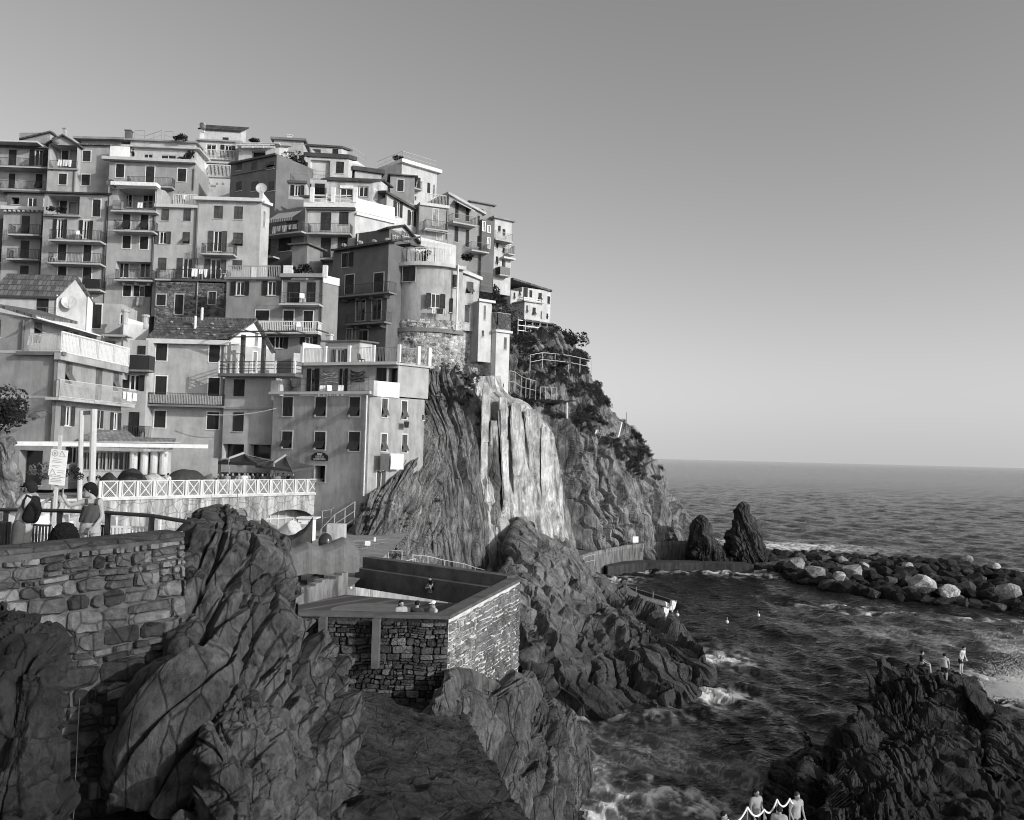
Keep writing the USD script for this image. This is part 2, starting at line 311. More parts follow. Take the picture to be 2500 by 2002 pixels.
def window(H, F, u0, u1, z0, z1, kind, sur=None, sg=.03, fg=.72):
    """kinds: c closed shutters, t closed with a flap pushed out, o open shutters at both sides, g bare glazing, x dark opening, r right leaf open, l left leaf open"""
    U0, U1 = u0, u1
    if kind == 'o': w = (u1 - u0) * .27; u0, u1 = u0 + w, u1 - w
    if kind == 'l': u0 = u0 + (u1 - u0) * .36
    if kind == 'r': u1 = u1 - (u1 - u0) * .36
    mb = MB(); s = .10
    F.box(mb, u0 - .08, u1 + .08, z0 - .07, z0 - .005, -.1, .07)
    if sur:
        for a, b, c, d in ((u0 - s, u0 - .004, z0, z1 + s), (u1 + .004, u1 + s, z0, z1 + s), (u0 - .004, u1 + .004, z1 + .004, z1 + s)): F.box(mb, a, b, c, d, -.02, .025)
    W = obj('window', mb, M('paint', sur if sur else .5), H.path)
    SM = M('shutter', sg); um, zm = (u0 + u1) / 2, (z0 + z1) / 2
    def leaf(a, b, c=None, d=None, e0=-.03, e1=.03):
        m = MB(); leaf_panel(m, F, a, b, z0 if c is None else c, z1 if d is None else d, e0, e1); obj('shutter', m, SM, W)
    deep = .16
    if kind == 'c': leaf(u0 + .01, um - .008); leaf(um + .008, u1 - .01); deep = .1
    elif kind == 't':
        leaf(u0 + .01, um - .008, zm); leaf(um + .008, u1 - .01, zm)
        m = MB(); flap(m, F, u0 + .02, um - .01, zm, z0, .42); obj('shutter', m, SM, W); m = MB(); flap(m, F, um + .01, u1 - .02, zm, z0, .42); obj('shutter', m, SM, W)
    elif kind == 'o': leaf(U0, u0 - .02, e0=.03, e1=.075); leaf(u1 + .02, U1, e0=.03, e1=.075)
    elif kind == 'l': leaf(U0, u0 - .02, e0=.03, e1=.075); leaf(um, u1 - .01)
    elif kind == 'r': leaf(u1 + .02, U1, e0=.03, e1=.075); leaf(u0 + .01, um)
    if kind not in 'cx':
        m = MB(); F.box(m, u0 + .01, u1 - .01, z0 + .01, z1 - .01, -.15, -.12); obj('pane', m, M('glass'), W)
    if kind in 'oglr':
        m = MB(); f = .07
        for a, b in ((u0 + .005, u0 + f), (um - f / 2, um + f / 2), (u1 - f, u1 - .005)): F.box(m, a, b, z0 + .005, z1 - .005, -.118, -.07)
        for c, d in ((z0 + .005, z0 + f), (z1 - f, z1 - .005)): F.box(m, u0 + f, u1 - f, c, d, -.116, -.075)
        obj('frame', m, M('paint', fg), W)
    if kind == 'x': deep = .9
    if kind == 'x':
        m = MB(); F.box(m, u0 + .02, u1 - .02, z0 + .02, z1 - .02, -.89, -.8); obj('pane', m, M('glass'), W)
    return (u0, u1, z0, z1, deep)
class House:
    def __init__(s, label, reg, Y, yaw, xl, xr, yt, yb, side=None, deep=6.0, g=.45, down=6.0, stain=.2, roof=None, cat='house', name='house', group='houses stacked up the hillside', over=.35, rg=.1, sg=.03, sur=None, mat=None, yl=None, ap=None):
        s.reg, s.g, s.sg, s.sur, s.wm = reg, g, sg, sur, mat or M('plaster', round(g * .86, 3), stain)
        ym = yt if yl is None else yl
        s.F = F = Facade(at(reg, xl, ym, Y), yaw)
        if ap is not None: F = Facade(ap, yaw); s.F = F = Facade(F.p(F.hit(reg, xl, ym)[0], 0), yaw)
        s.W = F.hit(reg, xr, ym)[0]; s.zt = F.hit(reg, (xl + xr) / 2, yt)[1]; s.zb = F.hit(reg, (xl + xr) / 2, yb)[1] - down
        s.path = thing(name, label, cat, F.p(0, s.zb), group)
        s.hl, s.hr, s.deep, s.S = [], [], deep, None
        if side:                             # the right-hand wall: (x of its far end, yaw)
            G = Facade(F.p(s.W, 0), side[1]); s.S = G; s.L = G.hit(reg, side[0], ym)[0]
        s.over, s.rg, s.roof = over, rg, roof
        s.back = (s.S.t * s.L) if s.S else -F.n * deep
    def win(s, *ws, side=False, sur=-1, sg=None, reg=None, fg=.72):
        F = s.S if side else s.F
        for k, x0, y0, x1, y1 in ws:
            u0, u1, z0, z1 = F.rect(reg or s.reg, x0, y0, x1, y1)
            (s.hr if side else s.hl).append(window(s, F, min(u0, u1), max(u0, u1), z0, z1, k, s.sur if sur == -1 else sur, s.sg if sg is None else sg, fg))
        return s
    def recess(s, x0, y0, x1, y1, deep=1.6, g=None, reg=None, side=False):
        """A loggia cut into the wall; what stands in it is hit with off=-deep."""
        F = s.S if side else s.F
        u0, u1, z0, z1 = F.rect(reg or s.reg, x0, y0, x1, y1); (s.hr if side else s.hl).append((u0, u1, z0, z1, deep))
        return Facade(F.p(0, 0, -deep + .002), F.yaw)
    def balcony(s, x0, x1, y, proj=1.1, style='bars', h=1.0, th=.16, side=False, g=None, reg=None, sg=None, corb=0):
        F = s.S if side else s.F; reg = reg or s.reg
        u0, z = F.hit(reg, x0, y, proj); u1, z1 = F.hit(reg, x1, y, proj); z = (z + z1) / 2
        m = MB(); F.box(m, u0 - .05, u1 + .05, z - th, z, .002, proj + .05)
        for i in range(corb):
            c = u0 + (u1 - u0) * (i + .5) / corb; F.box(m, c - .1, c + .1, z - th - .3, z - th - .002, .004, proj * .6)
        B = obj('balcony', m, M('plaster', sg or .45, .2), s.path)
        if style: rail(B, F, u0, u1, z, h, proj, style, proj, g)
        return F, u0, u1, z, proj
    def band(s, x0, x1, y0, y1, out=.12, g=None, side=False, name='cornice', mat=None, reg=None):
        F = s.S if side else s.F; u0, u1, z0, z1 = F.rect(reg or s.reg, x0, y0, x1, y1)
        m = MB(); F.box(m, u0, u1, z0, z1, .002, out); return obj(name, m, mat or M('paint', g or .5), s.path)
    def pipe(s, x, y0, y1, g=.06, w=.11, side=False, reg=None):
        F = s.S if side else s.F; ua, za = F.hit(reg or s.reg, x, y0, .1); _, zc = F.hit(reg or s.reg, x, y1, .1)
        m = MB(); m.tube([F.p(ua, za, .1), F.p(ua, zc, .1)], w / 2, 6); obj('drainpipe', m, M('metal', g), s.path)
    def parapet_rail(s, x0, x1, y, h=1.0, off=-.1, style='bars', side=False, g=None, reg=None, ret=0.0):
        F = s.S if side else s.F; u0, z = F.hit(reg or s.reg, x0, y, off); u1, z1 = F.hit(reg or s.reg, x1, y, off)
        return rail(s.path, F, u0, u1, z, h, off, style, ret, g)
    def chimney(s, x, y0, y1, w=.5, off=-2.5, g=.45, reg=None):
        F = s.F; u, z0 = F.hit(reg or s.reg, x, y1, off); _, z1 = F.hit(reg or s.reg, x, y0, off)
        m = MB(); F.box(m, u - w / 2, u + w / 2, z0 - .5, z1 - .14, off - w / 2, off + w / 2); F.box(m, u - w / 2 - .07, u + w / 2 + .07, z1 - .13, z1, off - w / 2 - .07, off + w / 2 + .07)
        return obj('chimney', m, M('plaster', g, .2), s.path)
    def finish(s):
        F, m, B = s.F, MB(), s.back
        A0, B0 = F.p(0, 0), F.p(s.W, 0); C0, D0 = B0 + B, A0 + B
        wall_holes(m, F, 0, s.W, s.zb, s.zt, s.hl)
        Z = lambda q, z: q + V3(0, 0, z)
        if s.S: wall_holes(m, s.S, 0, s.L, s.zb, s.zt, s.hr)
        else: m.quad(Z(B0, s.zb), Z(C0, s.zb), Z(C0, s.zt), Z(B0, s.zt))
        m.quad(Z(C0, s.zb), Z(D0, s.zb), Z(D0, s.zt), Z(C0, s.zt)); m.quad(Z(D0, s.zb), Z(A0, s.zb), Z(A0, s.zt), Z(D0, s.zt))
        m.quad(Z(A0, s.zt), Z(B0, s.zt), Z(C0, s.zt), Z(D0, s.zt))
        r, o = s.roof, s.over; b = unit(B); t = F.t
        if r and r[0] in ('along', 'across'):
            h = r[1]
            if r[0] == 'along':              # ridge runs along the facade, gables at the sides
                E1, E2 = Z((A0 + D0) / 2, s.zt + h), Z((B0 + C0) / 2, s.zt + h)
                m.tri(Z(B0, s.zt), Z(C0, s.zt), E2); m.tri(Z(D0, s.zt), Z(A0, s.zt), E1)
                lo, ln, hi = (A0, B0), (D0, C0), (E1, E2); ov, q = t * o, b
            else:
                E1, E2 = Z((A0 + B0) / 2, s.zt + h), Z((D0 + C0) / 2, s.zt + h)
                m.tri(Z(A0, s.zt), Z(B0, s.zt), E1); m.tri(Z(C0, s.zt), Z(D0, s.zt), E2)
                lo, ln, hi = (A0, D0), (B0, C0), (E1, E2); ov, q = b * o, t
            R = MB(); half = np.linalg.norm(lo[0] - ln[0]) / 2; sl = h / half
            for base, sg in ((lo, -1), (ln, 1)):
                a, c = (Z(base[k], s.zt) + q * sg * o - V3(0, 0, sl * o) for k in (0, 1))
                up = V3(0, 0, .16); e = V3(0, 0, .02)
                p = [a - ov + e, c + ov + e, hi[1] + ov + e, hi[0] - ov + e]
                R.hexa(p + [x + up for x in p])
            obj('roof', R, M('tiles', s.rg, math.radians(F.yaw)), s.path)
        elif r and r[0] == 'flat':
            R = MB(); th = r[1] if len(r) > 1 else .2
            p = [A0 - t * o - b * o, B0 + t * o - b * o, C0 + t * o + b * o, D0 - t * o + b * o]
            R.hexa([Z(x, s.zt + .01) for x in p] + [Z(x, s.zt + th) for x in p]); obj('roof', R, M('plaster', r[2] if len(r) > 2 else s.g, .25), s.path)
        elif r and r[0] == 'shed':           # rises towards the back
            R = MB(); h = r[1]; k = [0, 0, h, h]; sl = h / np.linalg.norm(B)
            p = [A0 - t * o - b * o, B0 + t * o - b * o, C0 + t * o, D0 - t * o]; zz = [s.zt + .02 - sl * o] * 2 + [s.zt + .02 + h] * 2
            R.hexa([Z(x, z) for x, z in zip(p, zz)] + [Z(x, z + .16) for x, z in zip(p, zz)]); obj('roof', R, M('tiles', s.rg, math.radians(F.yaw)), s.path)
            m.tri(Z(B0, s.zt), Z(C0, s.zt), Z(C0, s.zt + h)); m.tri(Z(D0, s.zt), Z(A0, s.zt), Z(D0, s.zt + h)); m.quad(Z(D0, s.zt), Z(C0, s.zt), Z(C0, s.zt + h), Z(D0, s.zt + h))
        elif r and r[0] == 'fall':           # falls towards the back, high edge in front
            pass
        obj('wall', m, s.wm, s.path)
        return s
# small things that recur on balconies
def laundry(label, F, us, z, off, seed=0, g=(.75, .6, .8), ws=(.35, .8), hs=(.5, .9)):
    T = thing('laundry', label, 'laundry', F.p(us[0], z, off), None); rng = random.Random(seed)
    m = MB(); m.bar(F.p(us[0] - .2, z, off), F.p(us[1] + .2, z, off), .015); obj('clothes_line', m, M('metal', .3), T)
    u = us[0]; i = 0
    while u < us[1] - .2:
        w = min(rng.uniform(*ws), us[1] - u); h = rng.uniform(*hs); G = np.zeros((6, 7, 3))
        for a in range(6):
            for b in range(7): G[a, b] = F.p(u + w * b / 6 * (1 - .06 * a / 5), z - h * a / 5, off + .02 + (.05 + .09 * (w > 1)) * math.sin(b * 1.7 + i + a * .4) * (a + 1) / 6)
        c = MB().grid(G); c.grid(G - F.n * .012, True); obj('garment', c, M('cloth', g[i % len(g)]), T); u += w + rng.uniform(.05, .2); i += 1
    return T
def lawn_chair(label, p, rz, g=.75, group=None):
    T = thing('garden_chair', label, 'chair', p, group); c, s_ = math.cos(math.radians(rz)), math.sin(math.radians(rz))
    L = lambda x, y, z: np.asarray(p) + V3(x * c - y * s_, x * s_ + y * c, z)
    X = V3(c, s_, 0); mt = M('paint', g)
    m = MB(); m.box(L(0, 0, .42), (.46, .46, .04), X); obj('seat', m, mt, T); m = MB(); m.bar(L(0, .22, .45), L(0, .33, .95), .46, .035); obj('backrest', m, mt, T)
    for x in (-.2, .2):
        for y in (-.2, .2): m = MB(); m.bar(L(x, y, 0), L(x, y, .42), .04); obj('leg', m, mt, T)
    return T
def dish(label, c, d, r=.4, g=.35, name='satellite_dish'):
    T = thing(name, label, 'satellite dish', c); d = unit(d); a = unit(np.cross(d, V3(0, 0, 1))); b = np.cross(a, d); G = np.zeros((5, 17, 3))
    for i in range(5):
        for j in range(17):
            q = j * math.pi / 8; k = i / 4; G[i, j] = np.asarray(c) + (a * math.cos(q) + b * math.sin(q)) * r * k + d * (.22 * r * k * k)
    m = MB().grid(G); m.grid(G - d * .015, True); obj('reflector', m, M('metal', g), T)
    m = MB(); m.bar(np.asarray(c) - b * r, np.asarray(c) + d * r * .9, .025); m.bar(c, np.asarray(c) - d * .35, .05); obj('arm', m, M('metal', .1), T)
    return T
# ---------------------------------------------------------------- the village
def rwin(H, Fr, reg, *ws, sur=.6, fg=.64):   # windows in the back wall of a loggia
    Fs = Facade(Fr.p(0, 0, .2), Fr.yaw)
    for k, x0, y0, x1, y1 in ws:
        u0, u1, z0, z1 = Fr.rect(reg, x0, y0, x1, y1); window(H, Fs, min(u0, u1), max(u0, u1), z0, z1, k, sur, H.sg, fg)
# upper left
h = House('grey house at the left edge with two long railed galleries under a scalloped canopy', '1', 103, 2, -60, 490, 325, 765, g=.48, deep=7, roof=('along', 1.6), rg=.12)
h.win(('c', 88, 350, 165, 510), ('o', 300, 352, 480, 515), ('c', 88, 592, 150, 740), ('t', 358, 597, 425, 740), ('c', 75, 805, 150, 900))
h.balcony(-60, 470, 518, 1.5, 'bars'); h.balcony(-60, 470, 748, 1.5, 'bars'); h.band(-60, 440, 302, 318, 1.6, .55, name='canopy')
h.pipe(195, 545, 660, .5, .07); h.finish()
h = House('low roof room with a slanting roof behind the galleried house at far left', '1', 108, -6, 195, 505, 180, 260, side=(600, 40), g=.4, deep=5, roof=('fall',))
h.finish()
m = MB(); F = h.F; R_ = []
for q in ((190, 247, 0), (505, 172, 0)): u, z = F.hit('1', q[0], q[1], .3); R_ += [F.p(u, z, .3), F.p(u, z, -3.5)]
u, z = h.S.hit('1', 602, 245, .2); e = h.S.p(u, z, .2); up = V3(0, 0, .18)
m.hexa([R_[0], R_[2], R_[3], R_[1]] + [x + up for x in (R_[0], R_[2], R_[3], R_[1])]); m.hexa([R_[2] + V3(.01, 0, 0), e, e + h.S.n * -3.5, R_[3]] + [x + up for x in (R_[2] + V3(.01, 0, 0), e, e + h.S.n * -3.5, R_[3])]); obj('roof', m, M('tiles', .1, 0.0), h.path)
h = House('narrow gabled house with a sunken terrace full of washing, second from the left edge', '1', 101, 1, 490, 780, 300, 775, g=.47, roof=('across', 1.0), rg=.1, sur=.66)
r = h.recess(498, 305, 772, 545, 1.7); rwin(h, r, '1', ('c', 628, 365, 695, 530)); h.win(('c', 592, 592, 670, 703))
h.parapet_rail(495, 772, 545, 1.0, -.05); h.band(490, 790, 540, 556, .25, .3); h.pipe(748, 560, 770)
laundry('white and grey washing over the rail of the narrow gabled house near the left edge', h.F, (h.F.hit('1', 585, 455)[0], h.F.hit('1', 740, 455)[0]), h.F.hit('1', 600, 452)[1], .02, 3)
h.chimney(645, 135, 260, .35, -2); h.finish()
dish('small dark dish on the gable of the narrow house near the left edge', at('1', 550, 265, 100.5), SUN * [1, 1, .3], .45, .05)
h = House('plain tall house with two small shuttered windows, one above the other', '1', 102, 0, 778, 1120, 312, 800, g=.46, sur=.66, deep=8, roof=('shed', .8), rg=.14)
h.win(('c', 832, 362, 910, 470), ('c', 820, 600, 902, 711)); h.pipe(782, 330, 420, .6); h.finish()
h = House('flat roofed attic room above the plain tall house', '1', 107, 0, 815, 1215, 262, 330, g=.3, deep=5, roof=('flat', .28, .3), over=.7).finish()
# terrace house 4
h = House('attic storey of pale columns and windows behind a planted roof terrace', '1', 104, 3, 1275, 1975, 345, 500, g=.57, deep=6, roof=('flat', .22, .5), over=.5)
h.win(('g', 1440, 395, 1532, 480), ('g', 1612, 405, 1765, 492), ('x', 1310, 370, 1350, 420), ('x', 1800, 420, 1900, 500)); h.finish()
h = House('small upper room with a strip window under a roof deck with rails', '1', 107, 3, 1310, 1960, 278, 360, g=.6, deep=5, roof=('flat', .2, .3), over=.4)
h.win(('g', 1458, 310, 1545, 338), ('x', 1575, 318, 1650, 340))
for a, b in (((1350, 140), (1450, 205)), ((1450, 200), (1620, 200)), ((1652, 150), (1735, 215))):
    p, q = h.F.hit('1', a[0], a[1] + 118), h.F.hit('1', b[0], b[1] + 60); rail_runs(h.path, [(h.F.p(p[0], p[1]), h.F.p(q[0], q[1]))], 1.3, 'thin', .15)
h.chimney(1290, 160, 260, .7, -.8, .12); h.finish()
h = House('wide grey house with a deep eave, two windows and a balcony door', '1', 100, 3, 1100, 1960, 468, 800, g=.4, sur=.72, deep=7, over=.3)
h.win(('c', 1165, 497, 1247, 632), ('c', 1465, 520, 1548, 702), ('c', 1785, 542, 1868, 674)); h.balcony(1275, 1725, 712, 1.0, 'bars')
h.band(1045, 1978, 452, 482, .75, .5, name='eave'); h.pipe(1948, 540, 760); h.finish()
m = MB(); F = Facade(h.F.p(0, 0, -.8), 3); a, b = F.hit('1', 1100, 440), F.hit('1', 1290, 440); z = F.hit('1', 1100, 312)[1]
F.box(m, a[0], b[0], a[1] - .5, z, -.3, 0); T = thing('parapet', 'white parapet screen at the left end of the planted roof terrace', 'parapet', F.p(a[0], a[1]), None); obj('panel', m, M('plaster', .78, .05), T)
# second row, left
h = House('dark narrow strip of a house at the left edge beside the corbelled terrace house', '1', 92, 0, -90, 38, 925, 1690, g=.14, deep=6); h.win(('c', -40, 1350, 20, 1480)); h.finish()
h = House('house with one column of shuttered balcony doors under a corbelled terrace', '1', 90, 1, 40, 440, 945, 1700, g=.44, sg=.06, down=8)
h.win(('t', 218, 1015, 298, 1192), ('c', 205, 1265, 293, 1440), ('c', 200, 1515, 285, 1690))
for x0, x1, y in ((85, 390, 1198), (68, 382, 1445), (60, 375, 1700)): h.balcony(x0, x1, y, 1.2)
h.band(30, 470, 930, 965, .5, .6); h.pipe(430, 960, 1690, .05, .17)
for i in range(9): x = 60 + i * 46; h.band(x, x + 20, 966, 982, .45, .55, name='corbel')
h.finish()
h = House('dark rooftop room behind the corbelled terrace with two white windows', '1', 93, 1, 75, 490, 790, 960, g=.2, deep=4, roof=('flat', .2, .12), over=.4)
h.win(('g', 275, 830, 370, 942), ('g', 432, 830, 485, 920), ('x', 110, 830, 190, 900)); h.finish()
h = House('broad house with two rows of paired balcony doors and a dark loggia at roof level', '1', 88, 1, 448, 1095, 798, 1760, g=.45, sur=.72, down=9, deep=6, roof=('shed', .8), rg=.1)
r = h.recess(480, 815, 798, 1008, 2.0); rwin(h, r, '1', ('c', 610, 870, 680, 1000), ('x', 700, 880, 780, 1000))
h.win(('c', 932, 852, 1008, 1025)); h.win(('o', 535, 1050, 672, 1240), ('o', 797, 1062, 932, 1250), ('c', 582, 1290, 665, 1467), ('c', 838, 1303, 916, 1477), ('t', 582, 1520, 665, 1700), ('t', 833, 1532, 915, 1705))
h.balcony(495, 1005, 1258, 1.4); h.balcony(482, 1002, 1485, 1.4); h.balcony(430, 1000, 1745, 1.4)
h.band(450, 815, 1010, 1030, .4, .3); h.pipe(1078, 860, 1740, .05, .17); h.finish()
F = h.F; laundry('row of pale shirts and a dark top on the lowest balcony of the broad house', F, (F.hit('1', 465, 1640, 1.45)[0], F.hit('1', 830, 1640, 1.45)[0]), F.hit('1', 600, 1632, 1.45)[1], 1.45, 5, (.5, .75, .06, .7, .6))
m = MB(); u0, u1, z0, z1 = F.rect('1', 855, 1650, 1000, 1745, 1.5); F.box(m, u0, u1, z0, z1, 1.5, 1.54); obj('screen', m, M('cloth', .03), h.path)
lawn_chair('white folding chair on the middle balcony of the broad house', F.p(*F.hit('1', 525, 1480, .7), .7), -20)
lawn_chair('white plastic chair on the upper balcony of the broad house', F.p(*F.hit('1', 795, 1250, .7), .7), 60)
# third column: glazed balconies, white awning terrace
h = House('tall narrow house with a white awning terrace on top and a glazed balcony below', '1', 88, 1, 1100, 1562, 745, 1690, g=.45, sur=.72, down=9, sg=.02)
r = h.recess(1185, 752, 1556, 948, 2.2); rwin(h, r, '1', ('g', 1250, 775, 1335, 935), ('g', 1440, 780, 1545, 945), ('c', 1195, 765, 1245, 930)); h.win(('t', 1232, 990, 1308, 1152), ('t', 1410, 997, 1490, 1155), ('c', 1232, 1216, 1312, 1342), ('c', 1406, 1222, 1487, 1350))
r2 = h.recess(1160, 1475, 1515, 1645, 1.2); rwin(h, r2, '1', ('g', 1190, 1480, 1300, 1640), ('x', 1310, 1485, 1400, 1640), ('g', 1410, 1485, 1515, 1640))
h.balcony(1140, 1535, 1160, 1.3); h.balcony(1118, 1562, 962, 1.0, None); h.parapet_rail(1130, 1556, 955, .95, .9, 'thin'); h.balcony(1155, 1530, 1655, 1.1, 'bars', corb=3)
h.band(1118, 1612, 706, 742, 1.1, .8, name='awning', mat=M('cloth', .8)); h.pipe(1553, 985, 1690, .08, .12)
h.win(('c', 1155, 180, 1228, 280), ('r', 1252, 185, 1415, 285), reg='4', sur=.75); h.finish()
laundry('towel hanging below the low window of the tall narrow house', h.F, (h.F.hit('4', 1295, 290)[0], h.F.hit('4', 1360, 290)[0]), h.F.hit('4', 1320, 292)[1], .3, 2, (.35,))
laundry('pale towels on the rail of the awning terrace', h.F, (h.F.hit('1', 1385, 880, .95)[0], h.F.hit('1', 1450, 880, .95)[0]), h.F.hit('1', 1400, 882, .95)[1], .95, 7, (.75,))
dish('dark dish at the corner of the white awning terrace', at('1', 1118, 700, 87), SUN * [1, 1, .3], .5, .04)
m = MB(); u0, u1, z0, z1 = h.F.rect('1', 1128, 870, 1215, 945, .85); h.F.box(m, u0, u1, z0, z1, .3, .85); T = thing('planter', 'grey box planter at the left end of the awning terrace', 'planter', h.F.p(u0, z0, .3)); obj('box', m, M('plaster', .25, .1), T)
h = House('house with a walled roof terrace where people stand, between two drainpipes', '1', 88, 1, 1566, 1985, 912, 1640, g=.5, sg=.09, down=4)
h.win(('c', 1622, 945, 1697, 1065), ('c', 1843, 950, 1915, 1068), ('o', 1555, 1172, 1717, 1297), ('t', 1833, 1178, 1905, 1297), ('c', 1588, 1436, 1670, 1567), ('o', 1780, 1442, 1985, 1640))
h.band(1560, 1990, 908, 938, .35, .55); h.pipe(1985, 940, 1640, .07, .15)
m = MB(); F = h.F; u0, u1, z0, z1 = F.rect('1', 1575, 745, 1735, 912, -.4); F.box(m, u0, u1, z0, z1 - 1.2, -.5, -.3); m.prism([F.p(u0, z1 - 1.2, -.3), F.p(u1, z1 - 1.2, -.3), F.p((u0 + u1) / 2, z1 - .2, -.3), F.p(u0, z1, -.3)], -F.n * .2); obj('parapet', m, M('plaster', .5, .3), h.path)
h.parapet_rail(1740, 1975, 905, 1.1, -.2, 'white', g=.6); h.balcony(1560, 1985, 1652, 1.2, 'bars'); h.finish()
TERRACE_PEOPLE = [F.p(*F.hit('1', 1790, 910, -1.2), -1.2), F.p(*F.hit('1', 1845, 910, -1.2), -1.2)]
laundry('large white sheet over the lower rail of the walled terrace house', F, (F.hit('1', 1925, 1545, 1.25)[0], F.hit('1', 2015, 1545, 1.25)[0]), F.hit('1', 1950, 1545, 1.25)[1], 1.25, 11, (.85,))
# fourth column
h = House('pale corner house with a moulded cornice, shuttered windows and an empty balcony', '2', 88, 1, 118, 775, 872, 1660, side=(860, 62), g=.52, sg=.1, down=3)
h.win(('c', 300, 914, 388, 1045), ('c', 502, 920, 588, 1052), ('o', 243, 1168, 428, 1372), ('t', 492, 1184, 588, 1318), ('o', 205, 1452, 420, 1652), ('c', 485, 1460, 580, 1556))
h.win(('c', 793, 970, 812, 1130), side=True, sg=.4); h.band(105, 790, 838, 872, .45, .62); h.band(776, 862, 880, 908, .4, .6, side=True); h.balcony(172, 490, 1392, 1.2); h.balcony(-120, 425, 1655, 1.2, 'bars', sg=.1); h.pipe(135, 890, 1640, .07, .15)
m = MB(); F = h.F; u0, u1, z0, z1 = F.rect('2', 755, 770, 850, 872, -.2); F.box(m, u0, u0 + .35, z0, z1, -.5, -.1); S = h.S; m.prism([S.p(.1, h.zt, -.05), S.p(h.L, h.zt, -.05), S.p(h.L, h.zt + .5, -.05), S.p(.1, z1 - .1, -.05)], -S.n * .25); obj('parapet', m, M('plaster', .6, .2), h.path); h.finish()
dish('round pale dish on the corner parapet of the pale corner house', at('2', 775, 742, 87.3), V3(.1, -1, .2), .55, .5)
laundry('two white towels on the long lower balcony of the pale corner house', h.F, (h.F.hit('2', 78, 1545, 1.25)[0], h.F.hit('2', 235, 1545, 1.25)[0]), h.F.hit('2', 100, 1548, 1.25)[1], 1.25, 12, (.85, .7))
lawn_chair('white plastic chair at the right end of the long lower balcony', h.F.p(*h.F.hit('2', 390, 1640, .6), .6), 120)
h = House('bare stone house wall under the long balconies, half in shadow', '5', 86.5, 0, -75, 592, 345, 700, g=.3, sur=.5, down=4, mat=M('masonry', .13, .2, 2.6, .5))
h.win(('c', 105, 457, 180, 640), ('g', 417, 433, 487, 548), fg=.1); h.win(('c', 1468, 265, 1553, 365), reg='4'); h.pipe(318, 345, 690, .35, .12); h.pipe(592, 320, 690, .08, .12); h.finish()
# white stepped tower and dark house behind
h = House('white rooftop house highest on the hill with a chimney-like post and small door', '2', 112, 6, 190, 570, 150, 290, side=(622, 42), g=.62, deep=6, roof=('shed', .5), rg=.06)
h.win(('c', 385, 228, 445, 275)); h.finish(); dish('dark dish on a post at the left corner of the highest rooftop house', at('2', 178, 118, 111), SUN * [1, 1, .3], .5, .05)
m = MB(); F = h.F; u0, u1, z0, z1 = F.rect('2', 155, 185, 190, 262); F.box(m, u0, u1, z0, z1, -.6, .1); u0, u1, z0, z1 = F.rect('2', 196, 90, 208, 180); F.box(m, u0, u1, z0, z1, -.1, .1); obj('post', m, M('plaster', .7, .1), h.path)
h = House('white stepped house, upper storey with two open doors behind a white balustrade', '2', 110, 4, 150, 560, 275, 460, g=.62, sur=.7, deep=5, sg=.03, roof=('flat', .2, .35))
h.win(('g', 220, 300, 316, 410), ('o', 365, 308, 512, 430)); h.parapet_rail(175, 505, 448, 1.3, .4, 'white', g=.64); h.band(150, 470, 450, 462, .6, .5); h.finish()
h = House('white stepped house, middle storey with a deep white-railed terrace', '2', 108, 4, 112, 472, 465, 640, g=.57, deep=4)
r = h.recess(150, 485, 466, 618, 2.0); rwin(h, r, '2', ('g', 245, 505, 430, 610)); h.parapet_rail(115, 470, 620, 1.6, .1, 'white', g=.67); h.band(108, 474, 618, 632, .3, .4); h.finish()
m = MB(); F = h.F; u0, z0 = F.hit('2', 112, 640); zt = F.hit('2', 112, 410)[1]; m.prism([F.p(u0, z0, .05), F.p(F.hit('2', 245, 560)[0], z0 + 1.6, .05), F.p(u0 + .9, zt - .6, .05), F.p(u0, zt, .05)], F.n * .15); obj('wing_wall', m, M('plaster', .75, .08), h.path)
h = House('white stepped house, lowest storey, a blank white wall hung with plates', '2', 106, 4, 130, 472, 640, 880, g=.67, deep=4, down=4)
m = MB(); F = h.F
for i, (x, y) in enumerate(((188, 690), (250, 690), (332, 692), (392, 692), (180, 735), (290, 715))):
    u, z = F.hit('2', x, y); F.box(m, u - .12 - .15 * (i == 5), u + .12 + .25 * (i == 5), z - .12, z + .12, .002, .05)
obj('wall_plate', m, M('paint', .3), h.path); h.finish()
h = House('white wooden terrace room with slatted beams and a wide dark opening', '2', 109, -4, 550, 930, 300, 450, g=.62, deep=5, roof=('flat', .15, .5))
h.win(('x', 672, 360, 815, 432)); h.parapet_rail(580, 900, 335, .5, .8, 'planks', g=.7); h.band(545, 905, 320, 332, .9, .6, name='beam'); h.finish()
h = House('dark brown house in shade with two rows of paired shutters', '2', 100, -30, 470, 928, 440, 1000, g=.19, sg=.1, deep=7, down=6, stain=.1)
h.win(('c', 522, 472, 578, 560), ('c', 676, 472, 735, 560), ('t', 826, 472, 905, 545), ('c', 520, 672, 576, 765), ('c', 678, 672, 740, 765), ('c', 848, 672, 905, 765)); h.band(465, 930, 440, 458, .3, .08); h.band(480, 900, 562, 574, .12, .15); h.finish()
h = House('small house with a steep white gable side beside the dark brown house', '2', 104, 8, 915, 955, 320, 470, side=(1045, 48), g=.58, deep=4, roof=('shed', .3)); h.finish()
h = House('pale house with one open window above a grey lower wall', '2', 98, 4, 930, 1228, 690, 1000, g=.6, deep=6, sg=.02, down=4)
h.win(('o', 1070, 708, 1205, 815)); h.band(930, 1235, 665, 690, .3, .1); h.band(930, 1215, 848, 962, .03, .22, name='lower_wall'); h.win(('x', 1110, 920, 1180, 948)); h.parapet_rail(940, 1235, 668, .95, -.1, 'bars', g=.2); h.finish()
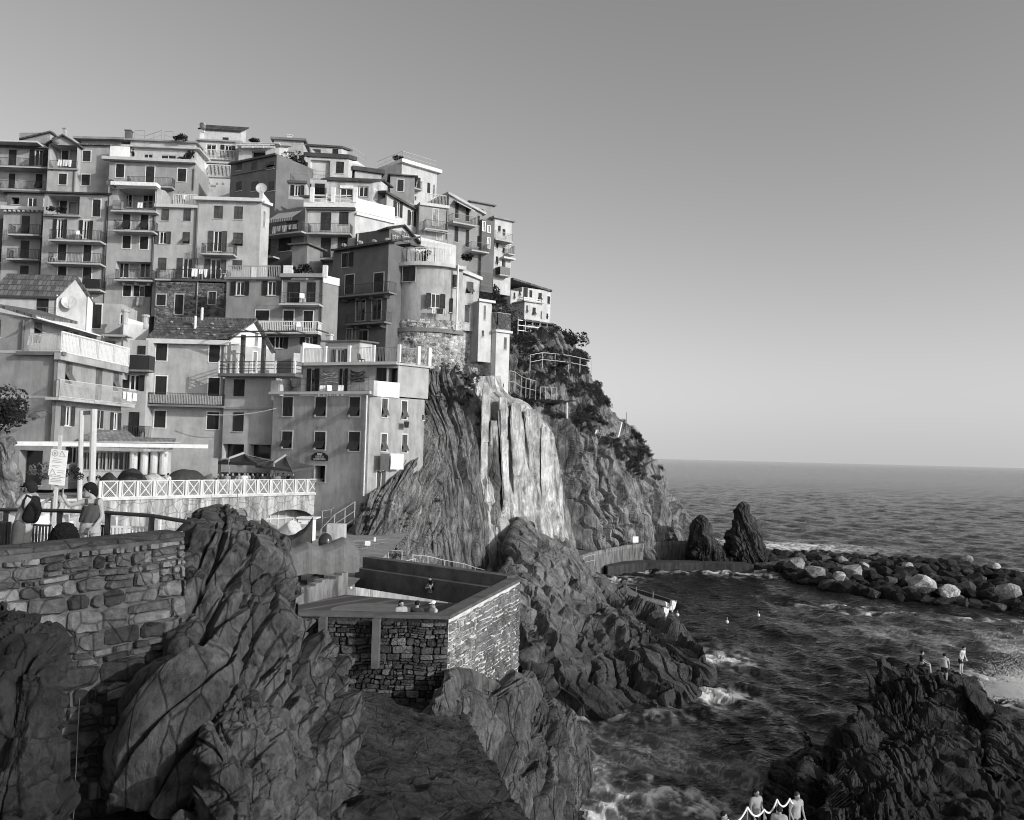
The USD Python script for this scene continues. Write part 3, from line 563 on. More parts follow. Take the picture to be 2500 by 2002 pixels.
h = House('back wall of the shaded terrace with washing above the pale house', '2', 102, 4, 930, 1245, 470, 700, g=.3, deep=4); h.win(('x', 1030, 570, 1100, 640), ('g', 1075, 410, 1205, 470)); h.finish()
laundry('pair of white towels on the shaded terrace below the plants', h.F, (h.F.hit('2', 1033, 585, 2)[0], h.F.hit('2', 1110, 585, 2)[0]), h.F.hit('2', 1050, 585, 2)[1], 2.0, 13, (.85,))
h = House('flat roofed pergola room with a chimney on the skyline', '2', 112, 4, 900, 1195, 262, 420, g=.5, deep=5, roof=('flat', .3, .2), over=.4); h.chimney(1055, 205, 265, .6, -1.5, .6); h.parapet_rail(1040, 1260, 400, 1.4, .9, 'thin', g=.3); h.finish()
h = House('six-sided rooftop room with small dark windows on the skyline', '2', 106, 6, 1270, 1580, 330, 425, side=(1640, 50), g=.58, deep=4, roof=('flat', .25, .08), over=.35)
h.win(('x', 1285, 345, 1370, 400), ('c', 1488, 345, 1545, 405)); h.finish()
h = House('white framed box house with a wide black glazed loggia', '2', 101, 5, 1242, 1650, 435, 690, side=(1690, 48), g=.62, deep=5, roof=('flat', .5, .07), over=.3)
r = h.recess(1262, 455, 1462, 645, 1.2, side=False); rwin(h, r, '2', ('c', 1302, 490, 1445, 640)); h.win(('c', 1525, 472, 1602, 590)); h.parapet_rail(1245, 1470, 645, 1.0, .1, 'thin', g=.2); h.win(('c', 1310, 692, 1410, 800), ('c', 1255, 692, 1275, 750)); h.finish()
h = House('white wing with a stepped fence running down from the rooftop room', '2', 103, 38, 1672, 1815, 500, 640, g=.62, deep=4)
m = MB(); F = h.F; z = h.zt; a, b = F.hit('2', 1672, 400), F.hit('2', 1812, 520); m.prism([F.p(0, z), F.p(b[0], z), F.p(b[0], b[1]), F.p(0, a[1] - .3)], -F.n * .3); obj('sloping_wall', m, M('plaster', .75, .1), h.path)
rail_runs(h.path, [(F.p(0, a[1] - .3), F.p(b[0], b[1]))], 1.3, 'thin', .3); h.finish()
h = House('house with a dark tiled roof and white-framed windows under the black loggia', '2', 99, 3, 1432, 1893, 662, 920, side=(2042, 47), g=.56, sur=.3, deep=6, roof=('along', .4), rg=.06, over=.4, stain=.45)
h.win(('g', 1566, 740, 1690, 830), ('g', 1756, 722, 1845, 822), fg=.8); h.band(1562, 1694, 712, 742, .1, .75, name='shutter_box'); h.win(('g', 1908, 760, 1932, 850), ('c', 1976, 830, 1990, 900), side=True, sur=.7, sg=.6); h.finish()
h = House('bright white corner house with a white railed roof terrace and two balconies', '2', 94, -3, 1225, 1720, 962, 1500, side=(2110, 42), g=.62, deep=7, sg=.04, down=6)
h.win(('c', 1370, 980, 1472, 1165), ('c', 1556, 975, 1648, 1105), ('c', 1370, 1236, 1470, 1430), ('c', 1540, 1232, 1640, 1350))
h.balcony(1238, 1660, 1186, 1.2, 'bars'); h.balcony(1225, 1510, 1440, 1.2, 'bars'); h.band(1215, 1722, 940, 962, .35, .08); h.band(1210, 1722, 895, 938, .45, .75)
m = MB(); S = h.S; S.box(m, 0, S.hit('2', 2110, 1000)[0], h.zt, h.zt + 1.4, -.15, .05); S.box(m, 0, S.hit('2', 2110, 1000)[0], h.zt - .45, h.zt - .2, .055, .25); obj('parapet', m, M('plaster', .8, .05), h.path)
for x in (1278, 1490, 1712): u, z = h.F.hit('2', x, 900); m = MB(); h.F.box(m, u - .2, u + .2, h.zt + .9, z + 1.9, -.3, .1); obj('post', m, M('plaster', .78, .05), h.path)
h.parapet_rail(1285, 1700, 908, 1.3, -.1, 'planks', g=.64); h.finish()
h = House('low tiled roof hut on the roof terrace of the bright white corner house', '2', 96, 0, 1200, 1370, 832, 960, side=(1462, 50), g=.5, deep=3, roof=('flat', .2, .1), over=.3); h.finish()
# shaded court between
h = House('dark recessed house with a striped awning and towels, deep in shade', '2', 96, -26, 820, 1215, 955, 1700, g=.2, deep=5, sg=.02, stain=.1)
h.win(('x', 1010, 1065, 1140, 1180), ('c', 950, 1240, 1070, 1370), ('l', 778, 1222, 870, 1412)); h.balcony(800, 1175, 1188, 1.3, 'bars', g=.1); h.balcony(765, 890, 1425, 1.0, 'bars'); h.finish()
F = h.F; m = MB(); u0, z0 = F.hit('2', 935, 992, .1); u1, _ = F.hit('2', 1178, 992, .1); T = thing('awning', 'grey striped awning sagging over the shaded court terrace', 'awning', F.p(u0, z0))
for i in range(22):
    a, b = u0 + (u1 - u0) * i / 22, u0 + (u1 - u0) * (i + 1) / 22; m = MB(); m.quad(F.p(a, z0, .05), F.p(b, z0, .05), F.p(b, z0 - 1.1, 1.6), F.p(a, z0 - 1.1, 1.6)); m.quad(F.p(a, z0 - 1.1, 1.6), F.p(b, z0 - 1.1, 1.6), F.p(b, z0 - 1.45, 1.62), F.p(a, z0 - 1.45, 1.62)); obj('stripe', m, M('cloth', .5 if i % 2 else .18), T)
laundry('three pale towels on the shaded court terrace under the striped awning', F, (F.hit('2', 890, 1110, 1.4)[0], F.hit('2', 1130, 1118, 1.4)[0]), F.hit('2', 1000, 1112, 1.4)[1], 1.4, 21, (.6, .45, .6))
h = House('plain grey block with a flat coping in the shaded court', '2', 91, -20, 1085, 1235, 1310, 1700, g=.3, deep=3, roof=('flat', .18, .15)).finish()
# ---- right, above the round house
h = House('white house on the skyline with a railed roof terrace and a thick slab roof', '3', 110, -30, 285, 482, 195, 460, side=(800, 42), g=.58, deep=7, over=.25)
h.win(('c', 620, 308, 648, 420), ('c', 709, 355, 735, 448), ('x', 597, 475, 612, 510), side=True); S = h.S
m = MB(); L = S.hit('3', 820, 340)[0]; S.box(m, -.3, L, h.zt + .01, h.zt + .45, -6, .5); obj('roof', m, M('plaster', .75, .1), h.path); rail_runs(h.path, [(S.p(.2, h.zt + .45, -.2), S.p(L - .5, h.zt + .45, -.2)), (S.p(.2, h.zt + .45, -.2), S.p(.2, h.zt + .45, -6) )], 1.2, 'thin', .4)
h.pipe(775, 370, 480, .1, .12, True); h.balcony(595, 665, 405, .9, 'bars', side=True); h.finish()
h = House('small grey rooftop house with a dark door below the skyline terrace', '3', 105, 10, 380, 600, 295, 470, g=.33, sur=.6, deep=4, roof=('flat', .15, .1)); h.win(('c', 441, 326, 497, 430)); h.finish()
h = House('sunlit white house with two pairs of dark shutters under a long sloping eave', '3', 99, 42, 345, 640, 520, 860, g=.62, deep=6, down=5)
h.win(('o', 405, 520, 486, 662), ('o', 533, 604, 606, 742))
m = MB(); F = h.F; a, b = F.hit('3', 340, 440, .4), F.hit('3', 680, 632, .4); z = h.zt
m.hexa([F.p(a[0], a[1], .4), F.p(b[0], b[1], .4), F.p(b[0], b[1] + .8, -4), F.p(a[0], a[1] + .8, -4)] + [x + V3(0, 0, .25) for x in (F.p(a[0], a[1], .4), F.p(b[0], b[1], .4), F.p(b[0], b[1] + .8, -4), F.p(a[0], a[1] + .8, -4))]); obj('roof', m, M('tiles', .08, .7), h.path)
m = MB(); m.prism([F.p(0, z - .01), F.p(h.W, z - .01), F.p(b[0] - .4, b[1] + .02), F.p(0, a[1] + .02)], -F.n * .3); obj('gable', m, M('plaster', .62, .2), h.path); h.finish()
h = House('long dark roofed house behind the sunlit white house', '3', 102, 20, 60, 300, 262, 330, g=.5, deep=6, roof=('flat', .5, .08)); h.finish()
h = House('grey house with a pale louvred balcony door under a railed terrace', '3', 101, 22, 640, 900, 545, 930, g=.38, sg=.5, sur=.55, deep=6, down=4)
h.win(('c', 761, 590, 806, 740), ('c', 795, 815, 840, 866)); h.balcony(693, 893, 770, 1.0); h.parapet_rail(690, 880, 545, 1.3, .1, 'white', g=.5); h.band(640, 905, 545, 572, .25, .55); h.pipe(893, 600, 860, .12, .12); h.finish()
h = House('grey gabled house with three columns of dark shutters and a long balcony', '3', 104, 32, 902, 1205, 570, 1050, g=.33, deep=7, sg=.03, down=3)
h.win(('c', 960, 535, 990, 672), ('c', 1055, 578, 1086, 700), ('c', 955, 730, 987, 885), ('c', 1054, 776, 1084, 930), ('c', 1160, 650, 1180, 740), ('c', 1157, 832, 1178, 930))
h.balcony(942, 1150, 718, 1.3); h.balcony(1110, 1262, 965, 1.2)
F = h.F; m = MB(); a, b = F.hit('3', 900, 452, .3), F.hit('3', 1240, 640, .3); q = [F.p(a[0], a[1], .3), F.p(b[0], b[1], .3), F.p(b[0], b[1], -6), F.p(a[0], a[1], -6)]; m.hexa(q + [x + V3(0, 0, .3) for x in q]); obj('roof', m, M('plaster', .5, .2), h.path)
m = MB(); m.prism([F.p(0, h.zt - .01), F.p(h.W, h.zt - .01), F.p(h.W, b[1] + .2), F.p(0, a[1] - .05)], -F.n * 5.9); obj('gable', m, M('plaster', .33, .2), h.path)
m = MB(); u0, z0 = F.hit('3', 950, 505, .1); u1, z1 = F.hit('3', 1110, 588, .1); m.hexa([F.p(u0, z0 - .5, .9), F.p(u1, z1 - .5, .9), F.p(u1, z1 - .1, .02), F.p(u0, z0 - .1, .02), F.p(u0, z0 - .4, .95), F.p(u1, z1 - .4, .95), F.p(u1, z1, .02), F.p(u0, z0, .02)]); obj('awning', m, M('cloth', .6), h.path); h.finish()
h = House('dark roofed attic with a chimney edge behind the grey gabled house', '3', 109, 30, 1100, 1300, 545, 640, g=.35, deep=5, roof=('flat', .15, .2)); h.win(('x', 1190, 590, 1215, 620)); h.finish()
h = House('dark narrow house with small white-framed arched windows', '3', 106, 34, 1203, 1312, 690, 1120, g=.17, sur=.75, deep=6, sg=.1, down=3, stain=.1); h.win(('g', 1207, 705, 1226, 785), ('g', 1253, 742, 1272, 800), ('g', 1250, 850, 1269, 940)); h.finish()
h = House('last tall white house of the upper row with hanging balconies at its seaward end', '3', 110, 36, 1315, 1470, 690, 1220, g=.62, deep=6, sg=.04, down=2, roof=('flat', .25, .3))
h.win(('c', 1345, 740, 1368, 800), ('c', 1385, 770, 1410, 830), ('t', 1328, 890, 1345, 945), ('t', 1385, 940, 1405, 985), ('t', 1325, 1015, 1345, 1090), ('x', 1380, 1040, 1412, 1110))
h.balcony(1322, 1475, 868, 1.3, 'bars', g=.4); h.balcony(1362, 1452, 1180, 1.0, 'solid', g=.04); h.balcony(1440, 1492, 990, .8, 'bars'); h.band(1365, 1470, 1030, 1046, .8, .5, name='awning', mat=M('cloth', .6)); h.finish()
# far white house over the sea
h = House('small white house alone above the sea with a bay, wooden rails and a porch', '7', 135, 30, 335, 440, 210, 470, side=None, g=.64, deep=7, down=3, sg=.03)
h.win(('t', 358, 222, 372, 280), ('t', 403, 195, 418, 258)); h.finish()
h2 = House('taller seaward half of the white house above the sea, with a timber balcony', '7', 137, 38, 432, 672, 195, 470, g=.65, deep=6, down=2, sg=.03)
h2.win(('c', 440, 180, 478, 262), ('c', 492, 202, 515, 262), ('t', 567, 225, 596, 292), ('c', 643, 253, 665, 318), ('t', 635, 398, 650, 445), ('c', 582, 380, 596, 445)); h2.balcony(440, 592, 318, 1.6, 'planks', g=.6)
F = h2.F; m = MB(); a, b = F.hit('7', 355, 112, .3), F.hit('7', 684, 215, .3); q = [F.p(a[0], a[1], .3), F.p(b[0], b[1], .3), F.p(b[0], b[1], -6), F.p(a[0], a[1], -6)]; m.hexa(q + [x + V3(0, 0, .3) for x in q]); obj('roof', m, M('tiles', .12, .6), h2.path)
m = MB(); m.prism([F.p(0, h2.zt - .02), F.p(h2.W, h2.zt - .02), F.p(h2.W, b[1] + .1), F.p(0, a[1] - .9)], -F.n * .3); obj('gable', m, M('plaster', .76, .2), h2.path); h2.finish()
h3 = House('white bay with a dark side door projecting from the house above the sea', '7', 133, 34, 452, 590, 308, 455, g=.65, deep=3, down=0, roof=('flat', .2, .5)); h3.win(('t', 465, 330, 478, 395), ('t', 518, 348, 545, 416)); h3.finish()
h4 = House('open timber porch under the house above the sea', '7', 133, 34, 440, 700, 465, 560, g=.1, deep=3, down=2); h4.parapet_rail(395, 700, 575, 2.6, .9, 'planks', g=.7); h4.win(('g', 480, 470, 545, 545), ('g', 560, 480, 600, 545)); h4.balcony(445, 715, 470, 1.0, None, sg=.1); h4.finish()
# ---------------------------------------------------------------- lower row
# dark big house and round bastion
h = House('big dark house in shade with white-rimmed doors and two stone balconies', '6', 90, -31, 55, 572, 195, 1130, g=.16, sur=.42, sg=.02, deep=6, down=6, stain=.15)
h.win(('r', 135, 258, 240, 390), ('c', 165, 465, 245, 645), ('c', 435, 447, 522, 630), ('g', 265, 700, 350, 895), ('g', 415, 697, 500, 888), ('g', 178, 972, 226, 1075), ('g', 262, 985, 374, 1095), fg=.2)
h.balcony(45, 572, 645, 1.2, 'bars', g=.03, corb=4, sg=.2); h.balcony(172, 530, 912, 1.1, 'bars', g=.03, corb=3, sg=.2)
F = h.F; m = MB(); a, b = F.hit('6', 30, 242, .6), F.hit('6', 600, 152, .6); q = [F.p(a[0], a[1], .6), F.p(b[0], b[1], .6), F.p(b[0], b[1] + 1.4, -4), F.p(a[0], a[1] + 1.4, -4)]; m.hexa(q + [x + V3(0, 0, .2) for x in q]); obj('roof', m, M('tiles', .06, .5), h.path)
m = MB(); m.prism([F.p(0, h.zt - .02), F.p(h.W, h.zt - .02), F.p(h.W, b[1] + .05), F.p(0, a[1] + .05)], -F.n * .4); obj('gable', m, M('plaster', .16, .15), h.path)
for x, y in ((148, 210), (303, 185), (433, 175), (560, 160)):
    u, z = F.hit('6', x, y, .2); s = trimesh.creation.icosphere(1, .32); s.apply_scale((1, .8, .7)); s.apply_translation(F.p(u, z + .25, .2)); obj('roof_stone', s, M('rock', .45), h.path)
h.finish()
h = House('dormer house with arched windows in a bright gable on the dark roof', '6', 93, -32, 262, 578, 55, 230, side=(858, 40), g=.16, deep=5, down=2, rg=.08)
S = h.S; L = S.hit('6', 862, 150)[0]; pk = S.hit('6', 725, 12)
m = MB(); z0 = h.zt; m.prism([S.p(0, z0 - .02, .03), S.p(L, z0 - .02, .03), S.p(L, S.hit('6', 858, 170)[1], .03), S.p(pk[0], pk[1], .03), S.p(0, S.hit('6', 580, 35)[1], .03)], -S.n * .3); obj('gable', m, M('plaster', .55, .1), h.path)
for k, (x0, x1, y0, y1) in enumerate(((598, 665, 62, 140), (692, 770, 55, 160))):
    u0, u1, za, zb = S.rect('6', x0, y0, x1, y1); m = MB(); hh = (zb - za); e = (hh * .35, 0) if k else (0, hh * .25)
    m.prism([S.p(u0, za, .05), S.p(u1, za, .05), S.p(u1, zb - (e[0] if k else 0), .05), S.p(u0, zb - (0 if k else e[1]), .05)], S.n * .03); W = obj('window', m, M('glass'), h.path); m = MB()
    for j in range(1, 4): m.bar(S.p(u0 + (u1 - u0) * j / 4, za, .09), S.p(u0 + (u1 - u0) * j / 4, zb - .3, .09), .05)
    m.bar(S.p(u0, (za + zb) / 2, .09), S.p(u1, (za + zb) / 2, .09), .05); obj('glazing_bar', m, M('paint', .5), W)
m = MB(); up = V3(0, 0, .2)
for A, B in (((560, 30), (725, 8)), ((725, 8), (875, 172))):
    a, b = S.hit('6', *A, .4), S.hit('6', *B, .4); q = [S.p(a[0], a[1], .4), S.p(b[0], b[1], .4), S.p(b[0], b[1], -5), S.p(a[0], a[1], -5)]; m.hexa(q + [x + up for x in q])
obj('roof', m, M('tiles', .07, .7), h.path); h.pipe(283, 80, 185, .7, .13); h.finish()
# round house on a stone bastion
RC = at('6', 770, 700, 95.0); RC[2] = 0
pl, pr = at('6', 562, 700, 92), at('6', 1270, 700, 95)
def bastion():
    R = 4.1; c = at('6', 560, 700, 90.5) * V3(1, 1, 0) + V3(R, 1.0, 0)
    zt, zs, zc, zb = at('6', 800, 360, 86.5)[2], at('6', 800, 860, 86.5)[2], at('6', 800, 985, 86.5)[2], at('6', 800, 1560, 86)[2] - 4
    a0 = math.radians(-200); th = np.radians(np.linspace(-205, -52, 70))
    wall = [(c[0] + R * math.cos(t), c[1] + R * math.sin(t)) for t in th]
    e = V3(*wall[-1], 0); F = Facade(e, 38); L = F.hit('6', 1262, 700)[0]
    wall += [tuple((e + F.t * L * k / 12)[:2]) for k in range(1, 13)]
    return c, R, np.array(wall), F, L, zt, zs, zc, zb, e
BC, BR, BW, BF, BL, BZT, BZS, BZC, BZB, BE = bastion()
T = thing('round_house', 'grey house with a rounded end standing on a stone bastion above the cliff', 'house', (BC[0], BC[1], BZB), 'houses stacked up the hillside')
def ring(z0, z1, off=0.0, n=2, batter=0.0):
    d = np.gradient(BW, axis=0); nn = np.stack([d[:, 1], -d[:, 0]], 1); nn /= np.linalg.norm(nn, axis=1)[:, None]
    return np.stack([np.c_[BW + nn * (off + batter * (1 - k / (n - 1))), np.full(len(BW), z0 + (z1 - z0) * k / (n - 1))] for k in range(n)])
holes = []
def bwin(kind, x0, y0, x1, y1, ang=None, sur=None):
    """a window of the round wall: the tangent plane where the view ray meets the wall"""
    d = ray('6', (x0 + x1) / 2, (y0 + y1) / 2)[:2]; best = None
    for i in range(len(BW) - 1):
        a, b = BW[i], BW[i + 1]; A = np.array([d, a - b]).T
        try: t, s = np.linalg.solve(A, a)
        except Exception: continue
        if 0 <= s <= 1 and t > 0 and (best is None or t < best[0]): best = (t, i, a + s * (b - a))
    i = best[1]; tt = BW[i + 1] - BW[i]; F = Facade(V3(*best[2], 0), math.degrees(math.atan2(tt[1], tt[0])))
    F = Facade(F.p(0, 0, .12), F.yaw); u0, u1, z0, z1 = F.rect('6', x0, y0, x1, y1)
    class H_: path = T
    window(H_, F, u0, u1, z0, z1, kind, sur, .03, .75); return F, u0, u1, z0, z1
m = MB().grid(ring(BZS - .1, BZT)); obj('wall', m, M('plaster', .42, .35), T)
G = ring(BZB, BZS, .05, 60, 1.1); P_ = G.reshape(-1, 3); nz = meshkit.fbm(P_ * [1.3, 1.3, 2.2], 4, 5); d = np.gradient(BW, axis=0); nn = np.stack([d[:, 1], -d[:, 0]], 1); nn /= np.linalg.norm(nn, axis=1)[:, None]
G2 = np.repeat(G, 3, axis=1)[:, 1:-1] if False else G
G = G + np.c_[nn, np.zeros(len(nn))][None] * ((nz.reshape(G.shape[:2]) - .5) * .5)[..., None]
obj('stone_base', MB().grid(G), M('masonry', .34, .55, 2.4, .7), T)
for zz, o, hgt, g in ((BZT, .5, .35, .55), (BZC, .42, .4, .2)):
    a, b = ring(zz, zz + hgt, o), ring(zz, zz + hgt, -.3); m = MB().grid(a); m.grid(np.stack([a[1], b[1]])); m.grid(np.stack([b[0], a[0]])); obj('cornice', m, M('plaster', g, .3), T)
m = MB(); top = ring(BZT + .3, BZT + .3, .1)[0]; k = len(top); m.add(np.vstack([top, [[BC[0] + .5, BC[1] + .5, BZT + .3]]]), [[i, i + 1, k] for i in range(k - 1)]); obj('terrace', m, M('plaster', .45, .2), T)
bwin('c', 705, 385, 820, 525, sur=.45); bwin('o', 920, 640, 1100, 775); bwin('c', 1146, 684, 1172, 816); bwin('c', 1175, 462, 1208, 580); F, u0, u1, z0, z1 = bwin('x', 915, 888, 968, 915); bwin('x', 1120, 912, 1172, 945); bwin('x', 790, 872, 830, 900)
laundry('dark and pale washing under the open window of the round house', Facade(F.p(0, 0, .3), F.yaw), (F.hit('6', 975, 790)[0], F.hit('6', 1110, 800)[0]), F.hit('6', 1040, 788)[1], .3, 31, (.6, .05, .5))
rr = ring(BZT + .35, BZT + .35, .15)[0]; rail_runs(T, [(rr[i], rr[i + 6]) for i in range(34, 64, 6)], 1.5, 'white', .5)
m = MB(); p = rr[-9]; m.tube([p + V3(.3, -.4, 0), V3(p[0] + .3, p[1] - .4, BZS - 1)], .11); obj('drainpipe', m, M('paint', .7), T)
# behind the round terrace: small room with door, white walls
h = House('small room with a white-rimmed door on the round terrace', '6', 92, -28, 568, 775, 205, 345, side=(870, 45), g=.5, deep=3, sur=.75, down=1, roof=('flat', .2, .1), over=.4); h.win(('g', 615, 215, 685, 330)); h.win(('c', 828, 238, 852, 330), side=True); h.finish()
h = House('blank sunlit white wall with a faint rail behind the round terrace', '6', 97, 30, 870, 1205, 165, 400, g=.7, deep=3, down=3); h.parapet_rail(900, 1160, 255, 2.6, .4, 'thin', g=.4)
F = h.F; m = MB(); a, b = F.hit('6', 860, 110), F.hit('6', 1205, 190); m.prism([F.p(0, h.zt), F.p(h.W, h.zt), F.p(h.W, b[1]), F.p(0, a[1])], -F.n * .3); obj('sloping_wall', m, M('plaster', .7, .1), h.path); h.finish()
# tower-like annexes right of the round house
h = House('flat grey annexe with a tilted shutter and a tall louvred door beside the round house', '6', 94.5, 34, 1268, 1425, 480, 985, g=.6, deep=5, sg=.1, down=.1, stain=.3)
h.win(('t', 1300, 530, 1365, 640), ('c', 1284, 748, 1330, 912)); h.pipe(1236, 470, 885, .7, .16)
F = h.F; m = MB(); a, b = F.hit('6', 1262, 438, .3), F.hit('6', 1452, 515, .3); q = [F.p(a[0], a[1], .3), F.p(b[0], b[1], .3), F.p(b[0], b[1], -3), F.p(a[0], a[1], -3)]; m.hexa(q + [x + V3(0, 0, .35) for x in q]); obj('cornice', m, M('plaster', .65, .2), h.path); rail_runs(h.path, [(q[0] + V3(.5, 0, .35), q[1] + V3(-.2, 0, .35))], 1.6, 'bars', .08); h.finish()
h = House('narrow white annexe with a railed terrace on top and one long window', '6', 94.5, 36, 1420, 1540, 715, 1112, g=.64, deep=5, sg=.3, down=2.0)
h.win(('c', 1462, 752, 1482, 885), ('x', 1443, 985, 1466, 1045)); h.band(1405, 1560, 700, 722, .3, .6); h.parapet_rail(1408, 1535, 700, 1.7, .2, 'bars', g=.06); h.parapet_rail(1425, 1540, 600, 2.0, -1, 'bars', g=.03); h.finish()
h = House('tall blank white tower standing on the cliff edge with three slit windows', '6', 95.5, -30, 1538, 1580, 1000, 1590, side=(1706, 36), g=.64, deep=3, sg=.2, down=1.2, stain=.08)
h.win(('c', 1651, 1050, 1677, 1166), ('x', 1642, 1482, 1653, 1515), side=True); m = MB(); S = h.S; S.box(m, -.25, h.L + .25, h.zt, h.zt + .25, -2, .25); obj('cornice', m, M('plaster', .6, .15), h.path); rail_runs(h.path, [(S.p(0, h.zt + .25, .1), S.p(h.L, h.zt + .25, .1)), (S.p(0, h.zt + .25, .1), h.F.p(0, h.zt + .25, .1))], 1.9, 'bars', .45); h.finish()
h = House('rubble retaining wall under the annexes between the round house and the white tower', '6', 94.9, 35, 1240, 1548, 960, 1600, g=.4, deep=4, down=3, mat=M('masonry', .34, .55, 2.4, .7), cat='wall', name='bastion_wall', group='stone bastion').finish()
# mid grey building with stepped terraces
h = House('grey house with half-open windows, a planted roof terrace and a white slatted balcony', '5', 83, -6, 592, 1488, 318, 960, side=(1640, 55), g=.3, sur=.68, sg=.02, deep=6, down=6)
h.win(('o', 630, 335, 800, 465), ('o', 926, 332, 1098, 465), sur=None); h.win(('c', 1157, 342, 1275, 535), ('c', 1340, 342, 1422, 530), sur=None); h.win(('c', 862, 606, 985, 712), ('c', 1122, 608, 1216, 745), ('c', 1310, 612, 1396, 770)); h.win(('o', 992, 845, 1165, 962), ('o', 1280, 852, 1440, 922), sur=None)
h.balcony(1085, 1452, 540, 1.2, 'thin', sg=.5); h.balcony(850, 1438, 808, 1.2, 'white', g=.7); h.band(585, 1100, 300, 320, .3, .2); h.band(1100, 1500, 268, 302, .5, .3); h.pipe(1112, 320, 540, .3, .1); h.pipe(1490, 310, 900, .06, .12)
h.parapet_rail(600, 1085, 300, 1.15, -.1, 'white', g=.35)
F = h.F
for x0, x1, y0 in ((825, 868, 200), (1122, 1205, 185), (1492, 1530, 182)):
    m = MB(); u0, u1, z0, z1 = F.rect('5', x0, y0, x1, 270 if x0 > 900 else 300, -.1); F.box(m, u0, u1, z0 - .3, z1, -.4, 0); obj('post', m, M('plaster', .72, .15), h.path)
m = MB(); u0, u1, z0, z1 = h.S.rect('5', 1500, 290, 1622, 360); h.S.box(m, 0, h.L, z0, z1, .01, .1); obj('white_band', m, M('plaster', .8, .05), h.path)
lawn_chair('white folding chair on the middle balcony of the grey house, below the plants', F.p(*F.hit('5', 1300, 535, .6), .6), 30); lawn_chair('white slatted chair on the white slatted balcony of the grey house', F.p(*F.hit('5', 1275, 805, .6), .6), 45)
h.finish(); MIDF = F
# low gabled house at left with dish
h = House('low white house with a gabled tile roof and a satellite dish on its bright gable', '4', 74, 2, -60, 532, 262, 545, side=(832, 50), g=.57, deep=6, sg=.02, down=4, roof=('along', 1.75), rg=.12, over=.3)
h.win(('c', 343, 305, 453, 492)); h.parapet_rail(340, 530, 492, 1.0, .3, 'thin', g=.2); h.pipe(537, 268, 500, .7, .14); m = MB(); S = h.S; u, z = S.hit('4', 838, 290); S.box(m, u - .2, u + .25, h.zb, z, -.3, .15); obj('chimney_pipe', m, M('plaster', .7, .1), h.path); h.finish()
dish('large mesh dish on the bright gable of the low white house', h.S.p(*h.S.hit('4', 625, 345), .5), V3(.4, -.9, .3), .62, .5)
h = House('dark tall doorway house behind the dish gable', '4', 80, 5, 862, 1150, 350, 650, g=.5, deep=4, sur=.7, down=3); h.win(('c', 868, 358, 950, 580), ('x', 1130, 455, 1152, 540)); h.finish()
h = House('bright blank wall with a sloping top and two round chimney pots', '4', 78, 30, 1158, 1395, 545, 720, g=.7, deep=3, down=2)
F = h.F; m = MB(); a, b = F.hit('4', 1158, 475), F.hit('4', 1395, 545); m.prism([F.p(0, h.zt), F.p(h.W, h.zt), F.p(h.W, b[1]), F.p(0, a[1])], -F.n * .35); obj('sloping_wall', m, M('plaster', .72, .05), h.path)
for x in (1178, 1363):
    u, z = F.hit('4', x, 490 if x < 1200 else 535); m = MB(); c = F.p(u, z - .5, -.2); m.tube([c, c + V3(0, 0, 1.1)], .28, 10); m.tube([c + V3(0, 0, 1.1), c + V3(0, 0, 1.3)], .38, 10); obj('chimney_pot', m, M('plaster', .45, .3), h.path)
h.finish()
h = House('terrace room with a grey shutter under a thin pergola', '4', 73, 4, 905, 1160, 665, 830, g=.5, deep=4, sg=.2, down=2); h.win(('c', 988, 698, 1083, 790)); h.finish()
m = MB(); F = h.F; T = thing('pergola', 'thin timber pergola frame over the terrace room', 'pergola', F.p(0, h.zb))
for x in (950, 1140): u, z0 = F.hit('4', x, 830, 1.5); m = MB(); F.box(m, u - .05, u + .05, z0, F.hit('4', x, 655, 1.5)[1], 1.45, 1.55); obj('post', m, M('wood', .1), T)
u0, z = F.hit('4', 945, 655, 1.5); u1, _ = F.hit('4', 1170, 655, 1.5); m = MB(); F.box(m, u0, u1, z, z + .12, 1.4, 1.6); F.box(m, u0, u1, z + .13, z + .2, -.5, 1.39); obj('beam', m, M('wood', .3), T)
# narrow connecting house
h = House('narrow connecting house with a dark screened balcony and a balcony door below', '4', 74.5, 0, 1150, 1392, 690, 1640, g=.5, deep=5, sg=.03, down=2)
h.win(('c', 1288, 745, 1365, 830), ('o', 1163, 1020, 1356, 1166), ('c', 1205, 1366, 1303, 1604)); F, u0, u1, z, p_ = h.balcony(1165, 1390, 968, 1.2, 'solid', g=.02, h=1.25, sg=.2); h.balcony(1150, 1372, 1608, .9, 'bars', g=.05); h.finish()
lawn_chair('dark little chair on the lowest balcony beside the restaurant roof', h.F.p(*h.F.hit('4', 1330, 1600, .5), .5), 30, .04)
